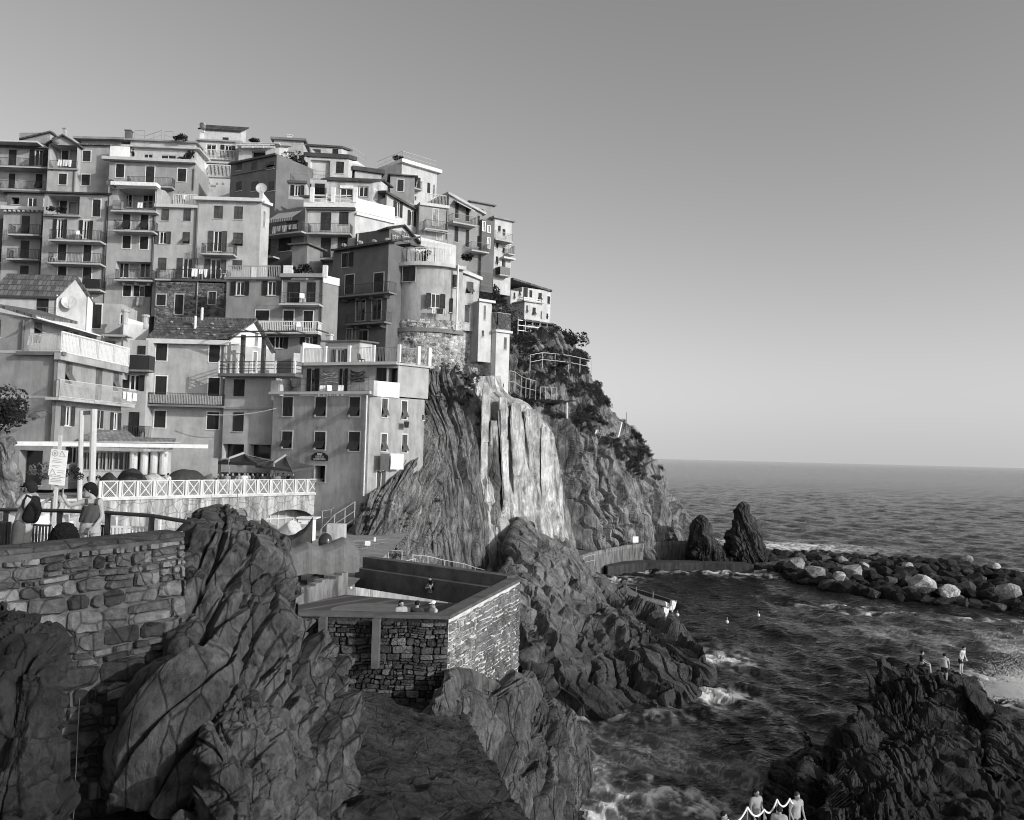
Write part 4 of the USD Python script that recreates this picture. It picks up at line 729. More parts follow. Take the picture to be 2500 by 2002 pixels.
# corner house at left
h = House('large corner house with a blank shaded side wall and a glass-railed terrace over the restaurant', '4', 64, -9, -40, 545, 815, 1700, side=(1160, 84), g=.36, deep=5, sg=.06, down=3, sur=None, stain=.3)
h.win(('t', 612, 905, 675, 1100), ('c', 895, 960, 952, 1260), ('t', 1062, 990, 1110, 1170), side=True, sg=.15); h.win(('o', 568, 1310, 695, 1496), ('l', 905, 1352, 965, 1520), ('o', 1030, 1370, 1128, 1535), side=True)
h.win(('o', 610, 1695, 770, 1850), side=True, sg=.04); h.win(('x', 175, 1725, 395, 2050), reg='4', sur=None); h.pipe(525, 840, 1640, .1, .3)
S = h.S; L = h.L
def sbar(y0, y1, out, th, g, name, x0=560, x1=1165):
    m = MB(); a, b = S.hit('4', x0, y0, out), S.hit('4', x1, y1, out); m.hexa([S.p(a[0], a[1] - th, out), S.p(b[0], b[1] - th, out), S.p(b[0], b[1] - th, .003), S.p(a[0], a[1] - th, .003), S.p(a[0], a[1], out), S.p(b[0], b[1], out), S.p(b[0], b[1], .003), S.p(a[0], a[1], .003)]); obj(name, m, M('plaster', g, .3), h.path); return S.p(a[0], a[1], out), S.p(b[0], b[1], out)
p, q = sbar(808, 945, .5, .5, .4, 'cornice', 570, 1205); rail_runs(h.path, [(p + V3(0, 0, .02), q + V3(0, 0, .02))], 1.5, 'white', .75)
m = MB()
for i in range(4): a, b = p + (q - p) * (i + .08) / 4, p + (q - p) * (i + .9) / 4; m.bar(a + V3(0, .02, .75), b + V3(0, .02, .75), .02, 1.2)
obj('glass_screen', m, M('cloth', .5), h.path)
p, q = sbar(1228, 1305, 1.0, .18, .45, 'balcony', 548, 1265); rail_runs(h.path, [(p, q), (p, S.p(0, p[2], 0))], 1.3, 'bars', .6)
m = MB(); F = h.F; a, b = F.hit('4', 155, 830, .3), F.hit('4', 575, 830, .3); F.box(m, a[0], b[0] + .2, a[1], F.hit('4', 300, 798, .3)[1], .01, .4); obj('cornice', m, M('plaster', .15, .1), h.path); h.band(-30, 530, 1212, 1235, .03, .45, name='moulding'); h.band(-30, 200, 788, 812, .04, .45, name='moulding'); h.finish(); LH = h
laundry('pale cloth over the corner of the long balcony of the large corner house', S, (S.hit('4', 1150, 1180, 1.1)[0], S.hit('4', 1280, 1190, 1.1)[0]), S.hit('4', 1200, 1180, 1.1)[1], 1.1, 41, (.7,))
# its set-back upper storey
h = House('set-back top storey of the large corner house, tiled roof and white slatted awning', '4', 66.5, -9, -60, 290, 480, 830, side=(915, 86), g=.38, deep=5, sg=.12, down=1)
h.win(('t', 322, 525, 390, 640), ('o', 592, 606, 724, 790), ('t', 803, 655, 858, 740), side=True); h.win(('c', -30, 500, 8, 665)); h.pipe(222, 505, 800, .1, .2)
F = h.F; S = h.S; m = MB(); a, b = F.hit('4', -60, 372, .3), F.hit('4', 300, 480, .3); q = [F.p(a[0], a[1], .3), F.p(b[0], b[1], .3), F.p(b[0], b[1] + .3, -5), F.p(a[0], a[1] + .3, -5)]; m.hexa(q + [x + V3(0, 0, .22) for x in q]); obj('roof', m, M('tiles', .13, .1), h.path)
m = MB(); m.prism([F.p(-2, h.zt - .02), F.p(h.W, h.zt - .02), F.p(h.W, b[1]), F.p(-2, a[1])], -F.n * .3); obj('gable', m, M('plaster', .38, .3), h.path)
T = thing('slatted_awning', 'white slatted awning along the eave of the set-back storey', 'awning', S.p(0, h.zt))
for i in range(9):
    m = MB(); o = .15 + i * .16; a, b = S.hit('4', 345, 478, o), S.hit('4', 970, 660, o); m.bar(S.p(a[0], a[1], o), S.p(b[0], b[1], o), .05, .1); obj('slat', m, M('paint', .75), T)
h.finish()
u0, z = LH.F.hit('4', 268, 650, .2); laundry('grey and white washing on the left end of the glass-railed terrace', LH.F, (u0, LH.F.hit('4', 415, 650, .2)[0]), z, .2, 45, (.7, .5, .8))
rail(LH.path, LH.F, LH.F.hit('4', 262, 780, .25)[0], LH.F.hit('4', 565, 780, .25)[0], LH.F.hit('4', 400, 785, .25)[1], 1.2, .25, 'bars', .0, .4)
# house with the tile roof
h = House('sunlit house with a stone-weighted tile roof, a bright gable and a long iron balcony', '5', 76, 0, -145, 585, 905, 1760, side=(1045, 52), g=.5, sur=.72, sg=.02, deep=8, down=4, over=.35)
h.win(('c', 425, 932, 525, 1090), ('c', 415, 1238, 520, 1485), ('c', 405, 1560, 515, 1720)); h.win(('c', 1463, 725, 1565, 885), ('c', 1455, 1030, 1560, 1275), ('c', 1447, 1355, 1552, 1512), reg='4')
h.win(('c', 850, 815, 880, 945), ('c', 704, 1008, 736, 1190), ('c', 836, 995, 868, 1190), side=True, sg=.35); F = h.F; S = h.S
bF, bu0, bu1, bz, bp = h.balcony(-150, 548, 1492, 1.1, 'bars', g=.04, sg=.2); m = MB(); bF.box(m, bu0 + .05, bu1 - .05, bz + .12, bz + .85, bp - .04, bp - .02); obj('net_screen', m, M('cloth', .45), h.path); h.pipe(570, 912, 1500, .25, .25)
pk = S.hit('5', 853, 712); zE = h.zt; Eh = S.hit('5', 1040, 1000)[1]
m = MB(); m.prism([S.p(0, zE - .02, .004), S.p(S.hit('5', 1035, 1000)[0], zE - .02, .004), S.p(pk[0], pk[1], .004)], -S.n * .35); obj('gable', m, M('plaster', .68, .08), h.path)
m = MB(); ea, eb = F.hit('5', -165, 868, .5), F.hit('5', 605, 876, .5); ra = at('5', 5, 690, 0.1); tk = V3(0, 0, .16)
E0, E1 = F.p(ea[0], ea[1], .5), F.p(eb[0], eb[1], .5); R1 = S.p(pk[0], pk[1] + .06, .35); dR = R1 - E1; R0 = at('5', 15, 692, R1[1])
rows = 24; T_ = unit(np.cross(E1 - E0, dR))
for i in range(rows):                        # tile courses, each lapping the one below
    a, b = i / rows, (i + 1.12) / rows; A = [E0 + (R0 - E0) * a, E1 + (R1 - E1) * a, E1 + (R1 - E1) * b, E0 + (R0 - E0) * b]; lift = [.14, .14, .06, .06]; m.hexa(A + [x + T_ * l for x, l in zip(A, lift)])
obj('roof', m, M('tiles', .17, 0.0), h.path)
far = S.p(S.hit('5', 1050, 1005, .35)[0], S.hit('5', 1050, 1005, .35)[1], .35); m = MB(); q = [R1, far, far - F.t * h.W, R0]; m.hexa(q + [x + tk for x in q]); obj('roof', m, M('tiles', .11, 0.0), h.path)
m = MB(); F.box(m, ea[0], eb[0], ea[1] - .38, ea[1] + .02, .3, .52); obj('eave', m, M('paint', .6), h.path)
for i in range(28): a = R0 + (R1 - R0) * (i + .1) / 28; b = R0 + (R1 - R0) * (i + .85) / 28; m = MB(); m.tube([a + V3(0, 0, .1), b + V3(0, 0, .12)], .14, 6); obj('ridge_tile', m, M('tiles', .13, 0.0), h.path)
rng = random.Random(4)
for (x, y) in ((75, 728), (268, 745), (455, 745), (640, 740), (140, 792), (455, 785), (625, 775), (80, 822), (170, 838), (300, 828), (410, 845), (475, 850), (560, 820)):
    d = ray('5', x, y); t = ((E0 - EYE) @ T_) / (d @ T_); c = EYE + d * t; s = trimesh.creation.icosphere(1, .15); s.apply_scale((rng.uniform(1, 1.6), .9, .7)); s.apply_translation(c + T_ * .16); obj('roof_stone', s, M('rock', .3), h.path)
for (x, y) in ((355, 705), (292, 785)):
    d = ray('5', x, y); t = ((E0 - EYE) @ T_) / (d @ T_); c = EYE + d * t; m = MB(); m.tube([c, c + V3(0, 0, 1.2)], .12, 8); obj('vent_pipe', m, M('metal', .7), h.path)
h.finish()
# terraced wing right of it
h = House('shaded wing with a timber terrace frame, one window and a dark basement opening', '5', 75.5, -14, 572, 1040, 1232, 1800, g=.5, sg=.03, deep=6, down=3, stain=.2)
h.win(('c', 655, 1252, 757, 1412), ('c', 650, 1560, 748, 1740)); h.win(('x', 685, 20, 935, 190), ('x', 995, 25, 1250, 190), reg='j'); h.band(570, 1040, 1515, 1535, .15, .3)
F, u0, u1, z, p_ = h.balcony(515, 1225, 1195, 1.4, 'dark', sg=.15, th=.25); m = MB()
for i in range(5): u = u0 + (u1 - u0) * i / 4; F.box(m, u - .06, u + .06, z, z + 1.05, p_ - .06, p_ + .06)
obj('post', m, M('paint', .7), h.path); T = thing('pergola', 'dark timber frame with cross beams over the shaded wing terrace', 'pergola', F.p(u0, z))
for u in (u0 + 1.2, u0 + 3.2): m = MB(); F.box(m, u - .15, u + .15, z, z + 3.5, -.4, -.1); obj('post', m, M('wood', .07), T)
m = MB(); F.box(m, u0, u1, z + 3.5, z + 3.62, 1.2, 1.35); F.box(m, u0, u1, z + 3.25, z + 3.35, -.1, .05)
for k in range(5): F.box(m, u0 + k * 2.2, u0 + k * 2.2 + .1, z + 3.63, z + 3.73, -1, 1.3)
obj('beam', m, M('wood', .06), T); h.finish()
# bar house on the plaza
h = House('weathered corner house with a bar on its ground floor and washing on its sunny side', '8', 73.5, -23, 228, 1040, 575, 1440, side=(1505, 44), g=.42, sur=.55, sg=.03, deep=7, down=3, stain=.35, yl=760)
h.win(('c', 315, 586, 397, 745), ('t', 588, 586, 677, 748), ('t', 876, 586, 962, 748), ('t', 308, 875, 390, 1018), ('t', 584, 880, 670, 1028), ('t', 870, 880, 962, 1040)); h.win(('x', 580, 1165, 668, 1300), sur=.4)
h.win(('t', 1148, 600, 1194, 755), ('t', 1314, 620, 1358, 770), ('t', 1142, 897, 1187, 1042), ('t', 1318, 903, 1360, 1052), ('r', 1104, 1208, 1174, 1356), side=True, sg=.08); h.win(('x', 1486, 735, 1502, 778), side=True, sur=None)
h.band(215, 1065, 540, 562, .35, .5); h.pipe(1022, 565, 1420, .65, .14)
F, S = h.F, h.S; m = MB(); S.box(m, -.05, S.hit('8', 1290, 500)[0], h.zt - .01, S.hit('8', 1065, 445)[1], -.25, .12); obj('parapet', m, M('plaster', .74, .1), h.path)
for x in (252, 1050): u, z = F.hit('8', x, 445); m = MB(); F.box(m, u - .4, u + .4, h.zt, z, -.5, .1); obj('post', m, M('plaster', .5, .2), h.path)
h.parapet_rail(285, 1035, 545, 1.15, .2, 'thin', g=.04); h.finish(); BAR = h
h2 = House('middle storey of the bar house set back behind a cluttered terrace with curtains', '8', 76.0, -20, 470, 1288, 320, 560, ap=BAR.S.p(BAR.S.hit('8', 1288, 420)[0], 0), side=(1545, 44), g=.46, sg=.02, deep=5, down=.2, roof=('flat', .18, .5), over=.2)
h2.win(('r', 515, 345, 620, 540), ('r', 790, 345, 860, 540)); h2.win(('c', 1103, 338, 1187, 458)); h2.band(465, 1300, 296, 320, .6, .5); h2.win(('x', 1195, 340, 1280, 470)); 
rail(h2.path, h2.F, h2.F.hit('8', 480, 296, .3)[0], h2.F.hit('8', 1290, 296, .3)[0], h2.zt + .2, 1.25, .3, 'bars', 0, .25)
for x in (475, 670, 872, 1078, 1292): u, z = h2.F.hit('8', x, 295, .35); m = MB(); h2.F.box(m, u - .12, u + .12, h2.zt + .2, h2.zt + 1.65, .25, .48); obj('post', m, M('plaster', .7, .1), h2.path)
rail(h2.path, h2.S, .2, h2.L - .2, h2.zt + .2, 1.3, .1, 'bars', 0, .3)
for k in (.62, .98): m = MB(); u = h2.L * k; h2.S.box(m, u - .15, u + .15, h2.zt + .2, h2.zt + 1.75, -.1, .2); obj('post', m, M('plaster', .75, .1), h2.path)
for x0, x1, y0, y1, sd in ((645, 775, 345, 470, 1), (880, 1000, 350, 460, 2)):
    u0, u1, z0, z1 = h2.F.rect('8', x0, y0, x1, y1, .3); G = np.zeros((10, 14, 3))
    for a in range(10):
        for b in range(14): G[a, b] = h2.F.p(u0 + (u1 - u0) * b / 13, z1 - (z1 - z0) * a / 9 - .25 * math.sin(math.pi * b / 13) * (1 - a / 9), .3 + .12 * math.sin(a * 2.1 + b * .5))
    m = MB().grid(G); m.grid(G - h2.F.n * .02, True); T = thing('curtain', ('pale crumpled' if sd == 1 else 'dark plain') + ' curtain hung across the cluttered terrace of the bar house', 'curtain', h2.F.p(u0, z0, .3)); obj('cloth', m, M('cloth', .3 if sd == 1 else .1), T)
h2.finish()
for i, (x, rz, g_) in enumerate(((640, 0, .8), (720, 40, .75), (795, 0, .8))): lawn_chair(('leftmost', 'middle', 'rightmost')[i] + ' white chair on the cluttered terrace of the bar house', BAR.F.p(BAR.F.hit('8', x, 540, -1.0)[0], BAR.zt + .02, -1.0), rz, g_)
lawn_chair('dark reclining chair on the top terrace of the bar house', h2.F.p(h2.F.hit('8', 975, 290, -1)[0], h2.zt + .2, -1), 60, .05)
h3 = House('small white attic room with shutters on the top terrace of the bar house', '8', 80, -16, 690, 962, 122, 310, side=(1070, 44), g=.58, sg=.03, deep=4, down=.3, roof=('flat', .15, .15), over=.35)
h3.win(('o', 726, 182, 868, 292)); h3.chimney(704, 55, 115, .5, -1, .5); h3.finish()
h4 = House('white sloping wall left of the attic room on the bar house', '8', 79.5, 24, 480, 700, 175, 320, g=.62, deep=1, down=.3); F = h4.F; m = MB(); a, b = F.hit('8', 478, 125), F.hit('8', 700, 160); m.prism([F.p(0, h4.zt), F.p(h4.W, h4.zt), F.p(h4.W, b[1]), F.p(0, a[1])], -F.n * .3); obj('sloping_wall', m, M('plaster', .74, .05), h4.path); h4.finish()
h5 = House('white stub wall at the left end of the bar house terraces', '8', 76.5, 25, 405, 482, 215, 450, g=.64, deep=1, down=.5).finish()
S = BAR.S; T = laundry('white sheets and a grey towel drying under the sunny windows of the bar house', S, (S.hit('8', 1135, 1060, .6)[0], S.hit('8', 1335, 1060, .6)[0]), S.hit('8', 1230, 1062, .6)[1], .6, 51, (.1, .85, .25, .85), (.6, 1.9), (1.2, 1.5))
laundry('dark narrow cloth hanging below the upper sunny window of the bar house', S, (S.hit('8', 1338, 790, .5)[0] - .05, S.hit('8', 1362, 790, .5)[0] + .2), S.hit('8', 1350, 790, .5)[1], .5, 52, (.03,))
# ---- bar sign
F = BAR.F; u0, u1, z0, z1 = F.rect('j', 1725, 112, 1915, 212, .1); T = thing('bar_sign', 'dark arched sign with pale letters over the bar door', 'sign', F.p((u0 + u1) / 2, z0, .1))
m = MB(); w = u1 - u0; hh = z1 - z0; m.prism([F.p(u0, z0, .02), F.p(u1, z0, .02), F.p(u1, z0 + hh * .55, .02), F.p(u1 - w * .22, z1 - hh * .1, .02), F.p((u0 + u1) / 2, z1, .02), F.p(u0 + w * .22, z1 - hh * .1, .02), F.p(u0, z0 + hh * .55, .02)], F.n * .06); obj('board', m, M('paint', .02), T)
def letters(txt, cx, cz, h_, F, d, parent, g=.65, wmax=None):
    t = meshkit.text_mesh(txt, h_, .01, True); v = np.array(t.vertices); wd = v[:, 0].max(); s = 1 if not wmax else min(1, wmax / wd); v[:, 0] = (v[:, 0] - wd / 2) * s
    W = F.o + F.t * (cx + v[:, 0])[:, None] + F.n * (d + v[:, 2])[:, None] + V3(0, 0, 1) * (cz + v[:, 1])[:, None]; obj('lettering', (W, np.array(t.faces)), M('paint', g), parent)
uc = (u0 + u1) / 2; letters('BAR', uc, z0 + hh * .62, hh * .26, F, .082, T, wmax=w * .5); letters('ENRICA', uc, z0 + hh * .33, hh * .22, F, .082, T, .4, wmax=w * .75); letters('CAFFETTERIA', uc, z0 + hh * .08, hh * .18, F, .082, T, wmax=w * .9)
# ---------------------------------------------------------------- rocks and cliffs
def hsh(*a):
    h = np.zeros(np.shape(a[0]), np.int64)
    for i, x in enumerate(a): h = (h * 73856093 + np.asarray(x).astype(np.int64) * (19349663 + 83492791 * i)) & 0xFFFFFFFF
    h = ((h ^ (h >> 15)) * 2246822519) & 0xFFFFFFFF; h = ((h ^ (h >> 13)) * 3266489917) & 0xFFFFFFFF
    return ((h ^ (h >> 16)) & 0xFFFFFF) / 16777215.0
def facets(q, seed):
    """Continuous noise made of flat faces that meet in sharp creases, 0 to 1 (linear over the six tetrahedra of each lattice cell)."""
    c = np.floor(q).astype(np.int64); f = q - c; o = np.argsort(-f, axis=1); s = np.take_along_axis(f, o, 1); z = np.zeros(len(q), np.int64); at_ = c.copy(); r = np.arange(len(q))
    val = hsh(at_[:, 0], at_[:, 1], at_[:, 2], z + seed) * (1 - s[:, 0])
    for k in range(3):
        at_[r, o[:, k]] += 1; val = val + hsh(at_[:, 0], at_[:, 1], at_[:, 2], z + seed) * (s[:, k] - (s[:, k + 1] if k < 2 else 0))
    return val
def strata(p, B, Q, layers, seed=0, warp=1.0, rough=.35, rs=.5, L=6.0, step=1.0):
    """How far the rock stands out at p: sharp flat faces, thin across the beds (B) and long down them (Q), beds that end in steps, open joints, and a general unevenness."""
    B = unit(B); Q = unit(Q - B * (np.asarray(Q) @ B)); S = np.cross(B, Q)
    w = np.stack([facets(p * .5 + 11.7 * k, seed + 9 * k) for k in range(3)], 1) - .5
    pp = p + warp * w * 1.5; q = np.stack([pp @ B, pp @ Q, pp @ S], 1); tw = np.array([[.83, .41, -.37], [-.32, .9, .28], [.45, -.11, .88]])
    d = rough * 1.6 * (meshkit.fbm(p * rs, 5, seed + 3) - .5)
    for k, (t, a) in enumerate(layers):
        qq = q / np.array([t, t * L * .5, t * L * .3]) + 17.3 * k; d += a * 1.7 * (facets(qq, seed + k * 5) - .5) + a * .8 * (facets(qq @ tw * 1.7, seed + k * 5 + 2) - .5)
        if step and k < 2:
            x = q[:, 0] / (t * .62); x = x + 1.5 * (facets(np.c_[x * .42, x * 0 + .3, x * 0 + k], seed + 91) - .5) + .7 * (facets(q * .5, seed + 77 + k) - .5); i = np.floor(x); f = x - i; j = np.floor(q[:, 1] / (t * L * .8) + hsh(i, i * 0 + seed) * 9)
            h0, h1 = hsh(i, j, i * 0 + seed + k), hsh(i + 1, np.floor(q[:, 1] / (t * L * .8) + hsh(i + 1, i * 0 + seed) * 9), i * 0 + seed + k); m = np.clip((f - .8) / .2, 0, 1)
            d += step * a * .9 * (h0 * (1 - m) + h1 * m - .5) - step * a * (.3 + .75 * hsh(i, i * 0 + seed + 5)) * np.exp(-((f - .9) / .08) ** 2)
    return d
def loft(keys, ncol, nrow, reg='V', p=2.2, disp=None, seed=0, cap=True, lim=.45):
    """A closed rock from level slices: each key (y, left x, right x, left depth, right depth, bulge to the front, bulge to the back)."""
    K = np.array(keys, float); s = np.r_[0, np.cumsum(np.abs(np.diff(K[:, 0])))]; s /= s[-1]
    from scipy.interpolate import PchipInterpolator
    R = PchipInterpolator(s, K)(np.linspace(0, 1, nrow)); nb = max(8, ncol // 5)
    th = np.r_[np.linspace(math.pi, 2 * math.pi, ncol), np.linspace(0, math.pi, nb + 2)[1:-1]]
    c, sn = np.cos(th), np.sin(th); cs = np.sign(c) * np.abs(c) ** (2 / p); ss = np.abs(sn) ** (2 / p)
    front = th >= math.pi - 1e-9; G = np.zeros((nrow, len(th), 3)); N = np.zeros_like(G); size = np.zeros((nrow, len(th)))
    for r in range(nrow):
        y, xl, xr, yl, yr, df, db = R[r]; A, B = at(reg, xl, y, yl), at(reg, xr, y, yr); m, h = (A + B) / 2, (B - A) / 2
        n = unit((EYE - m) * V3(1, 1, 0)); w = np.linalg.norm(np.cross(h, n)); g0 = m + cs[:, None] * h; ni = unit_rows((EYE - g0) * V3(1, 1, 0))
        G[r] = g0 + ni * (np.where(front, df, -db) * ss)[:, None]; size[r] = min(w, df + .3)
    if disp is not None:
        du = np.roll(G, -1, 1) - np.roll(G, 1, 1); dv = np.gradient(G, axis=0); N = np.cross(dv, du); N /= np.maximum(np.linalg.norm(N, axis=2, keepdims=True), 1e-9)
        d = disp(G.reshape(-1, 3)).reshape(size.shape); G = G + N * np.clip(d, -size * lim, size * lim * .9)[..., None]
    nrow, nc = size.shape; V = G.reshape(-1, 3); i = np.arange(nrow * nc).reshape(nrow, nc); j = np.roll(i, -1, 1)
    F = np.stack([i[:-1], i[1:], j[1:], j[:-1]], -1).reshape(-1, 4); F = np.vstack([F[:, [0, 1, 2]], F[:, [0, 2, 3]]])
    V = np.vstack([V, G[0].mean(0), G[-1].mean(0)]); a, b = len(V) - 2, len(V) - 1
    F = np.vstack([F, np.c_[i[0], j[0], np.full(nc, a)], np.c_[j[-1], i[-1], np.full(nc, b)]])
    return V, F
def unit_rows(a): return a / np.maximum(np.linalg.norm(a, axis=1, keepdims=True), 1e-9)
def join(*ms):
    m = MB()
    for v, f in ms: m.add(v, f)
    return m.arr()
BED = V3(.93, .25, .27); DIP = V3(-.3, .1, .95)
D_ = lambda seed, lay, rough=.35, rs=.5, B=BED, Q=DIP, warp=1.0, L=6.0: (lambda p: strata(p, B, Q, lay, seed, warp, rough, rs, L))
# main cliff under the round house
cliffL = loft([(770, 895, 985, 88, 91, 2, 8), (815, 888, 1000, 86, 90, 2.5, 8), (850, 884, 1010, 84, 89, 3, 9), (900, 876, 1022, 81, 87, 3.2, 9), (960, 869, 1030, 79, 86, 3.5, 10), (1030, 872, 1030, 78, 86, 3.5, 10), (1090, 880, 1035, 77, 86, 3.5, 10), (1150, 890, 1040, 76, 86, 3.5, 10), (1240, 890, 1050, 76, 86, 3.5, 10)],
              260, 380, p=2.2, disp=D_(1, [(2.6, .7), (.8, .34), (.3, .12)], .25, .4, V3(.9, .3, .06), V3(-.04, 0, 1), .3, 12))
cliffR = loft([(795, 985, 1060, 88, 97, 1.5, 8), (830, 980, 1075, 87, 97, 2, 8), (850, 978, 1112, 86, 97.5, 2.2, 9), (875, 976, 1140, 85.5, 98, 2.4, 9), (920, 974, 1166, 84.5, 99, 2.6, 9), (960, 972, 1170, 84, 99, 2.8, 10), (1040, 972, 1174, 83.5, 99, 3, 10), (1100, 968, 1182, 83, 98, 3, 10), (1160, 962, 1196, 82, 98, 3, 10), (1240, 960, 1225, 82, 98, 3.5, 10)],
              300, 400, p=2.0, disp=D_(2, [(5.2, .7), (1.5, .3), (.4, .09)], .15, .3, V3(.55, .83, .05), V3(-.04, 0, 1), .22, 8))
obj('cliff', cliffL, M('rock', .16, (0, 0, 0), .05, .45, None, (1.9, 1.9, .25)), None, kind='structure', label='dark finely layered cliff under the round house', cat='cliff')
obj('cliff', cliffR, M('rock', .42, (0, 0, 0), .0, .66, None, (.8, .8, .22)), None, kind='structure', label='pale upright rock slabs with dark open joints below the white tower', cat='cliff')
cliffB = loft([(868, 862, 885, 77, 79, 1.5, 3), (905, 845, 915, 75, 79, 2, 4), (960, 838, 930, 74, 79, 2.5, 4), (1010, 812, 935, 72, 79, 3, 5), (1050, 765, 940, 70, 79, 3, 5), (1090, 750, 945, 69, 79, 3.5, 5), (1130, 742, 950, 68, 80, 3.5, 5), (1240, 735, 960, 67, 80, 4, 5)],
              200, 240, p=2.2, disp=D_(5, [(1.1, .4), (.42, .22), (.2, .07)], .2, .5, V3(.8, .2, -.45), V3(.45, .1, .9), .3, 9))
obj('cliff', cliffB, M('rock', .18, (0, -.45, 0), .05, .5, None, (3.4, 1.5, .2)), None, kind='structure', label='tilted finely layered rock at the foot of the bar house', cat='cliff')
slabs = [[(232, 752, 782), (330, 745, 800), (600, 738, 795), (900, 730, 790), (1090, 722, 800)], [(478, 806, 852), (560, 802, 856), (800, 800, 852), (1090, 795, 850)], [(322, 862, 905), (420, 858, 918), (700, 872, 912), (1000, 884, 925), (1090, 880, 930)], [(362, 940, 998), (460, 934, 1014), (800, 948, 1036), (1080, 958, 1040)],
         [(402, 1040, 1100), (450, 1026, 1128), (700, 1052, 1122), (1000, 1060, 1130), (1130, 1060, 1140)], [(520, 1136, 1176), (590, 1134, 1216), (800, 1134, 1224), (1000, 1138, 1230), (1120, 1146, 1236)], [(1052, 735, 770), (1090, 728, 790), (1300, 722, 795), (1560, 712, 790)], [(1120, 838, 900), (1180, 830, 930), (1400, 815, 915), (1560, 800, 900)], [(1150, 950, 985), (1250, 940, 1000), (1500, 905, 985)]]
for k, sl in enumerate(slabs):
    def Ys(x): v = (900 + x / 2.695) / 1.15955; q = min(1, abs(v - 1072) / 102); return 83.3 + (v - 972) / 202 * 15.5 - 2.7 * math.sqrt(1 - q * q) - .9 - (.9 if k > 5 else 0) + .3 * math.sin(k * 2.3)
    sl = [(y * 1.0, xl, xr, Ys(xl) + (1.6 if i == len(sl) - 1 else 0), Ys(xr) + (1.6 if i == len(sl) - 1 else 0), .35, 2.8) for i, (y, xl, xr) in enumerate(sl)]
    obj('cliff_slab', loft(sl, 70, 230, 'e', 7.0, D_(200 + k, [(1.6, .16), (.5, .07)], .12, .6, V3(.55, .83, .05), V3(-.04, 0, 1), .2, 7)), M('rock', (.46, .38, .5)[k % 3], (0, 0, 0), .0, .72, None, (.8, .8, .25), 1.0, .35), None, kind='structure', label='tall flat pale rock slab in the middle of the cliff', cat='cliff')
# headland
headB = loft([(535, 955, 985, 109, 112, 1, 5), (590, 970, 1035, 108, 114, 2, 6), (650, 995, 1062, 107, 116, 2.5, 6), (700, 1005, 1078, 106, 117, 3, 6), (770, 1010, 1100, 105, 118, 3, 6), (860, 1010, 1120, 104, 118, 3, 6)], 120, 130, p=2.3, disp=D_(9, [(2.2, .6), (.8, .25)], .7, .3))
obj('slope', headB, M('rock', .12, (0, .3, 0), .1, .4, None, (1.3, .9, .3)), None, kind='structure', label='overgrown slope below the last houses of the upper row', cat='slope')
g1, g2 = at('V', 1176, 880, 117), at('V', 1226, 1160, 119)
def gully(p): u = p[:, 0] - np.interp(p[:, 2], [g2[2], g1[2]], [g2[0], g1[0]]); return -4.5 * np.exp(-(u / 1.7) ** 2) * (p[:, 2] < g1[2] + 3)
headA = loft([(702, 1068, 1186, 124, 134, 2, 6), (728, 1050, 1222, 120, 138, 4, 9), (770, 1045, 1244, 117, 140, 5, 10), (830, 1050, 1260, 118, 142, 5, 10), (880, 1060, 1286, 119, 143, 5, 11), (930, 1070, 1340, 119, 145, 5.5, 12), (975, 1080, 1374, 120, 147, 5.5, 12), (1020, 1090, 1403, 120, 149, 6, 13), (1070, 1100, 1436, 120, 150, 6, 14), (1120, 1110, 1450, 120, 150, 6, 14), (1200, 1120, 1456, 120, 150, 6, 14)],
             360, 380, p=2.3, disp=lambda p: gully(p) + D_(8, [(6.5, 2.3), (2.2, .75), (.8, .25)], .7, .22, V3(.85, .35, .30), V3(-.3, .1, .95), 1.2, 6)(p))
obj('headland', headA, M('rock', .19, (0, .3, 0), .05, .4, (0.6, 3.2), (1.3, .9, .16)), None, kind='structure', label='bush-topped headland falling to the sea path', cat='headland')
footC = loft([(1098, 1092, 1110, 88, 90, 1, 3), (1120, 1070, 1160, 88, 96, 2.5, 4), (1150, 1050, 1205, 87, 98, 3, 5), (1190, 1040, 1232, 86, 100, 3.5, 6), (1240, 1040, 1262, 85, 102, 4, 6)], 140, 110, p=2.2, disp=D_(12, [(1.6, .5), (.6, .25)], .5, .5))
obj('rock_outcrop', footC, M('rock', .15, (0, .3, 0), .1, .5, None, (1.6, 1.2, .3)), None, kind='structure', label='broken rock foot of the cliff above the path', cat='rock')
# the rock in the middle, running down into the water
midR = loft([(1090, 1090, 1106, 88, 89, .8, 2), (1125, 1078, 1126, 84, 88, 2, 3), (1165, 1072, 1182, 80, 90, 3, 4), (1200, 1070, 1236, 75, 91, 3.5, 5), (1240, 1072, 1280, 70, 91, 4, 6), (1285, 1076, 1338, 65, 88, 4.5, 6), (1325, 1080, 1374, 61, 81, 5, 6), (1370, 1086, 1440, 59, 72, 5, 6), (1410, 1095, 1492, 57.5, 67.5, 4.5, 6), (1450, 1110, 1476, 57, 63, 4, 6), (1482, 1140, 1430, 57, 60, 3.5, 5), (1505, 1175, 1390, 57, 58.5, 3, 5), (1570, 1180, 1390, 57, 58.5, 3, 5)],
            330, 340, p=2.3, disp=D_(21, [(3.6, 1.25), (1.3, .45)], .5, .6, V3(.82, .1, .56), V3(.55, -.3, -.8), .5, 7))
obj('rock_outcrop', midR, M('rock', .17, (0, .62, 0), .1, .5, (1.0, 5.0), (1.9, 1.3, .4)), None, kind='structure', label='long ridged rock sloping down into the water beside the terrace', cat='rock')
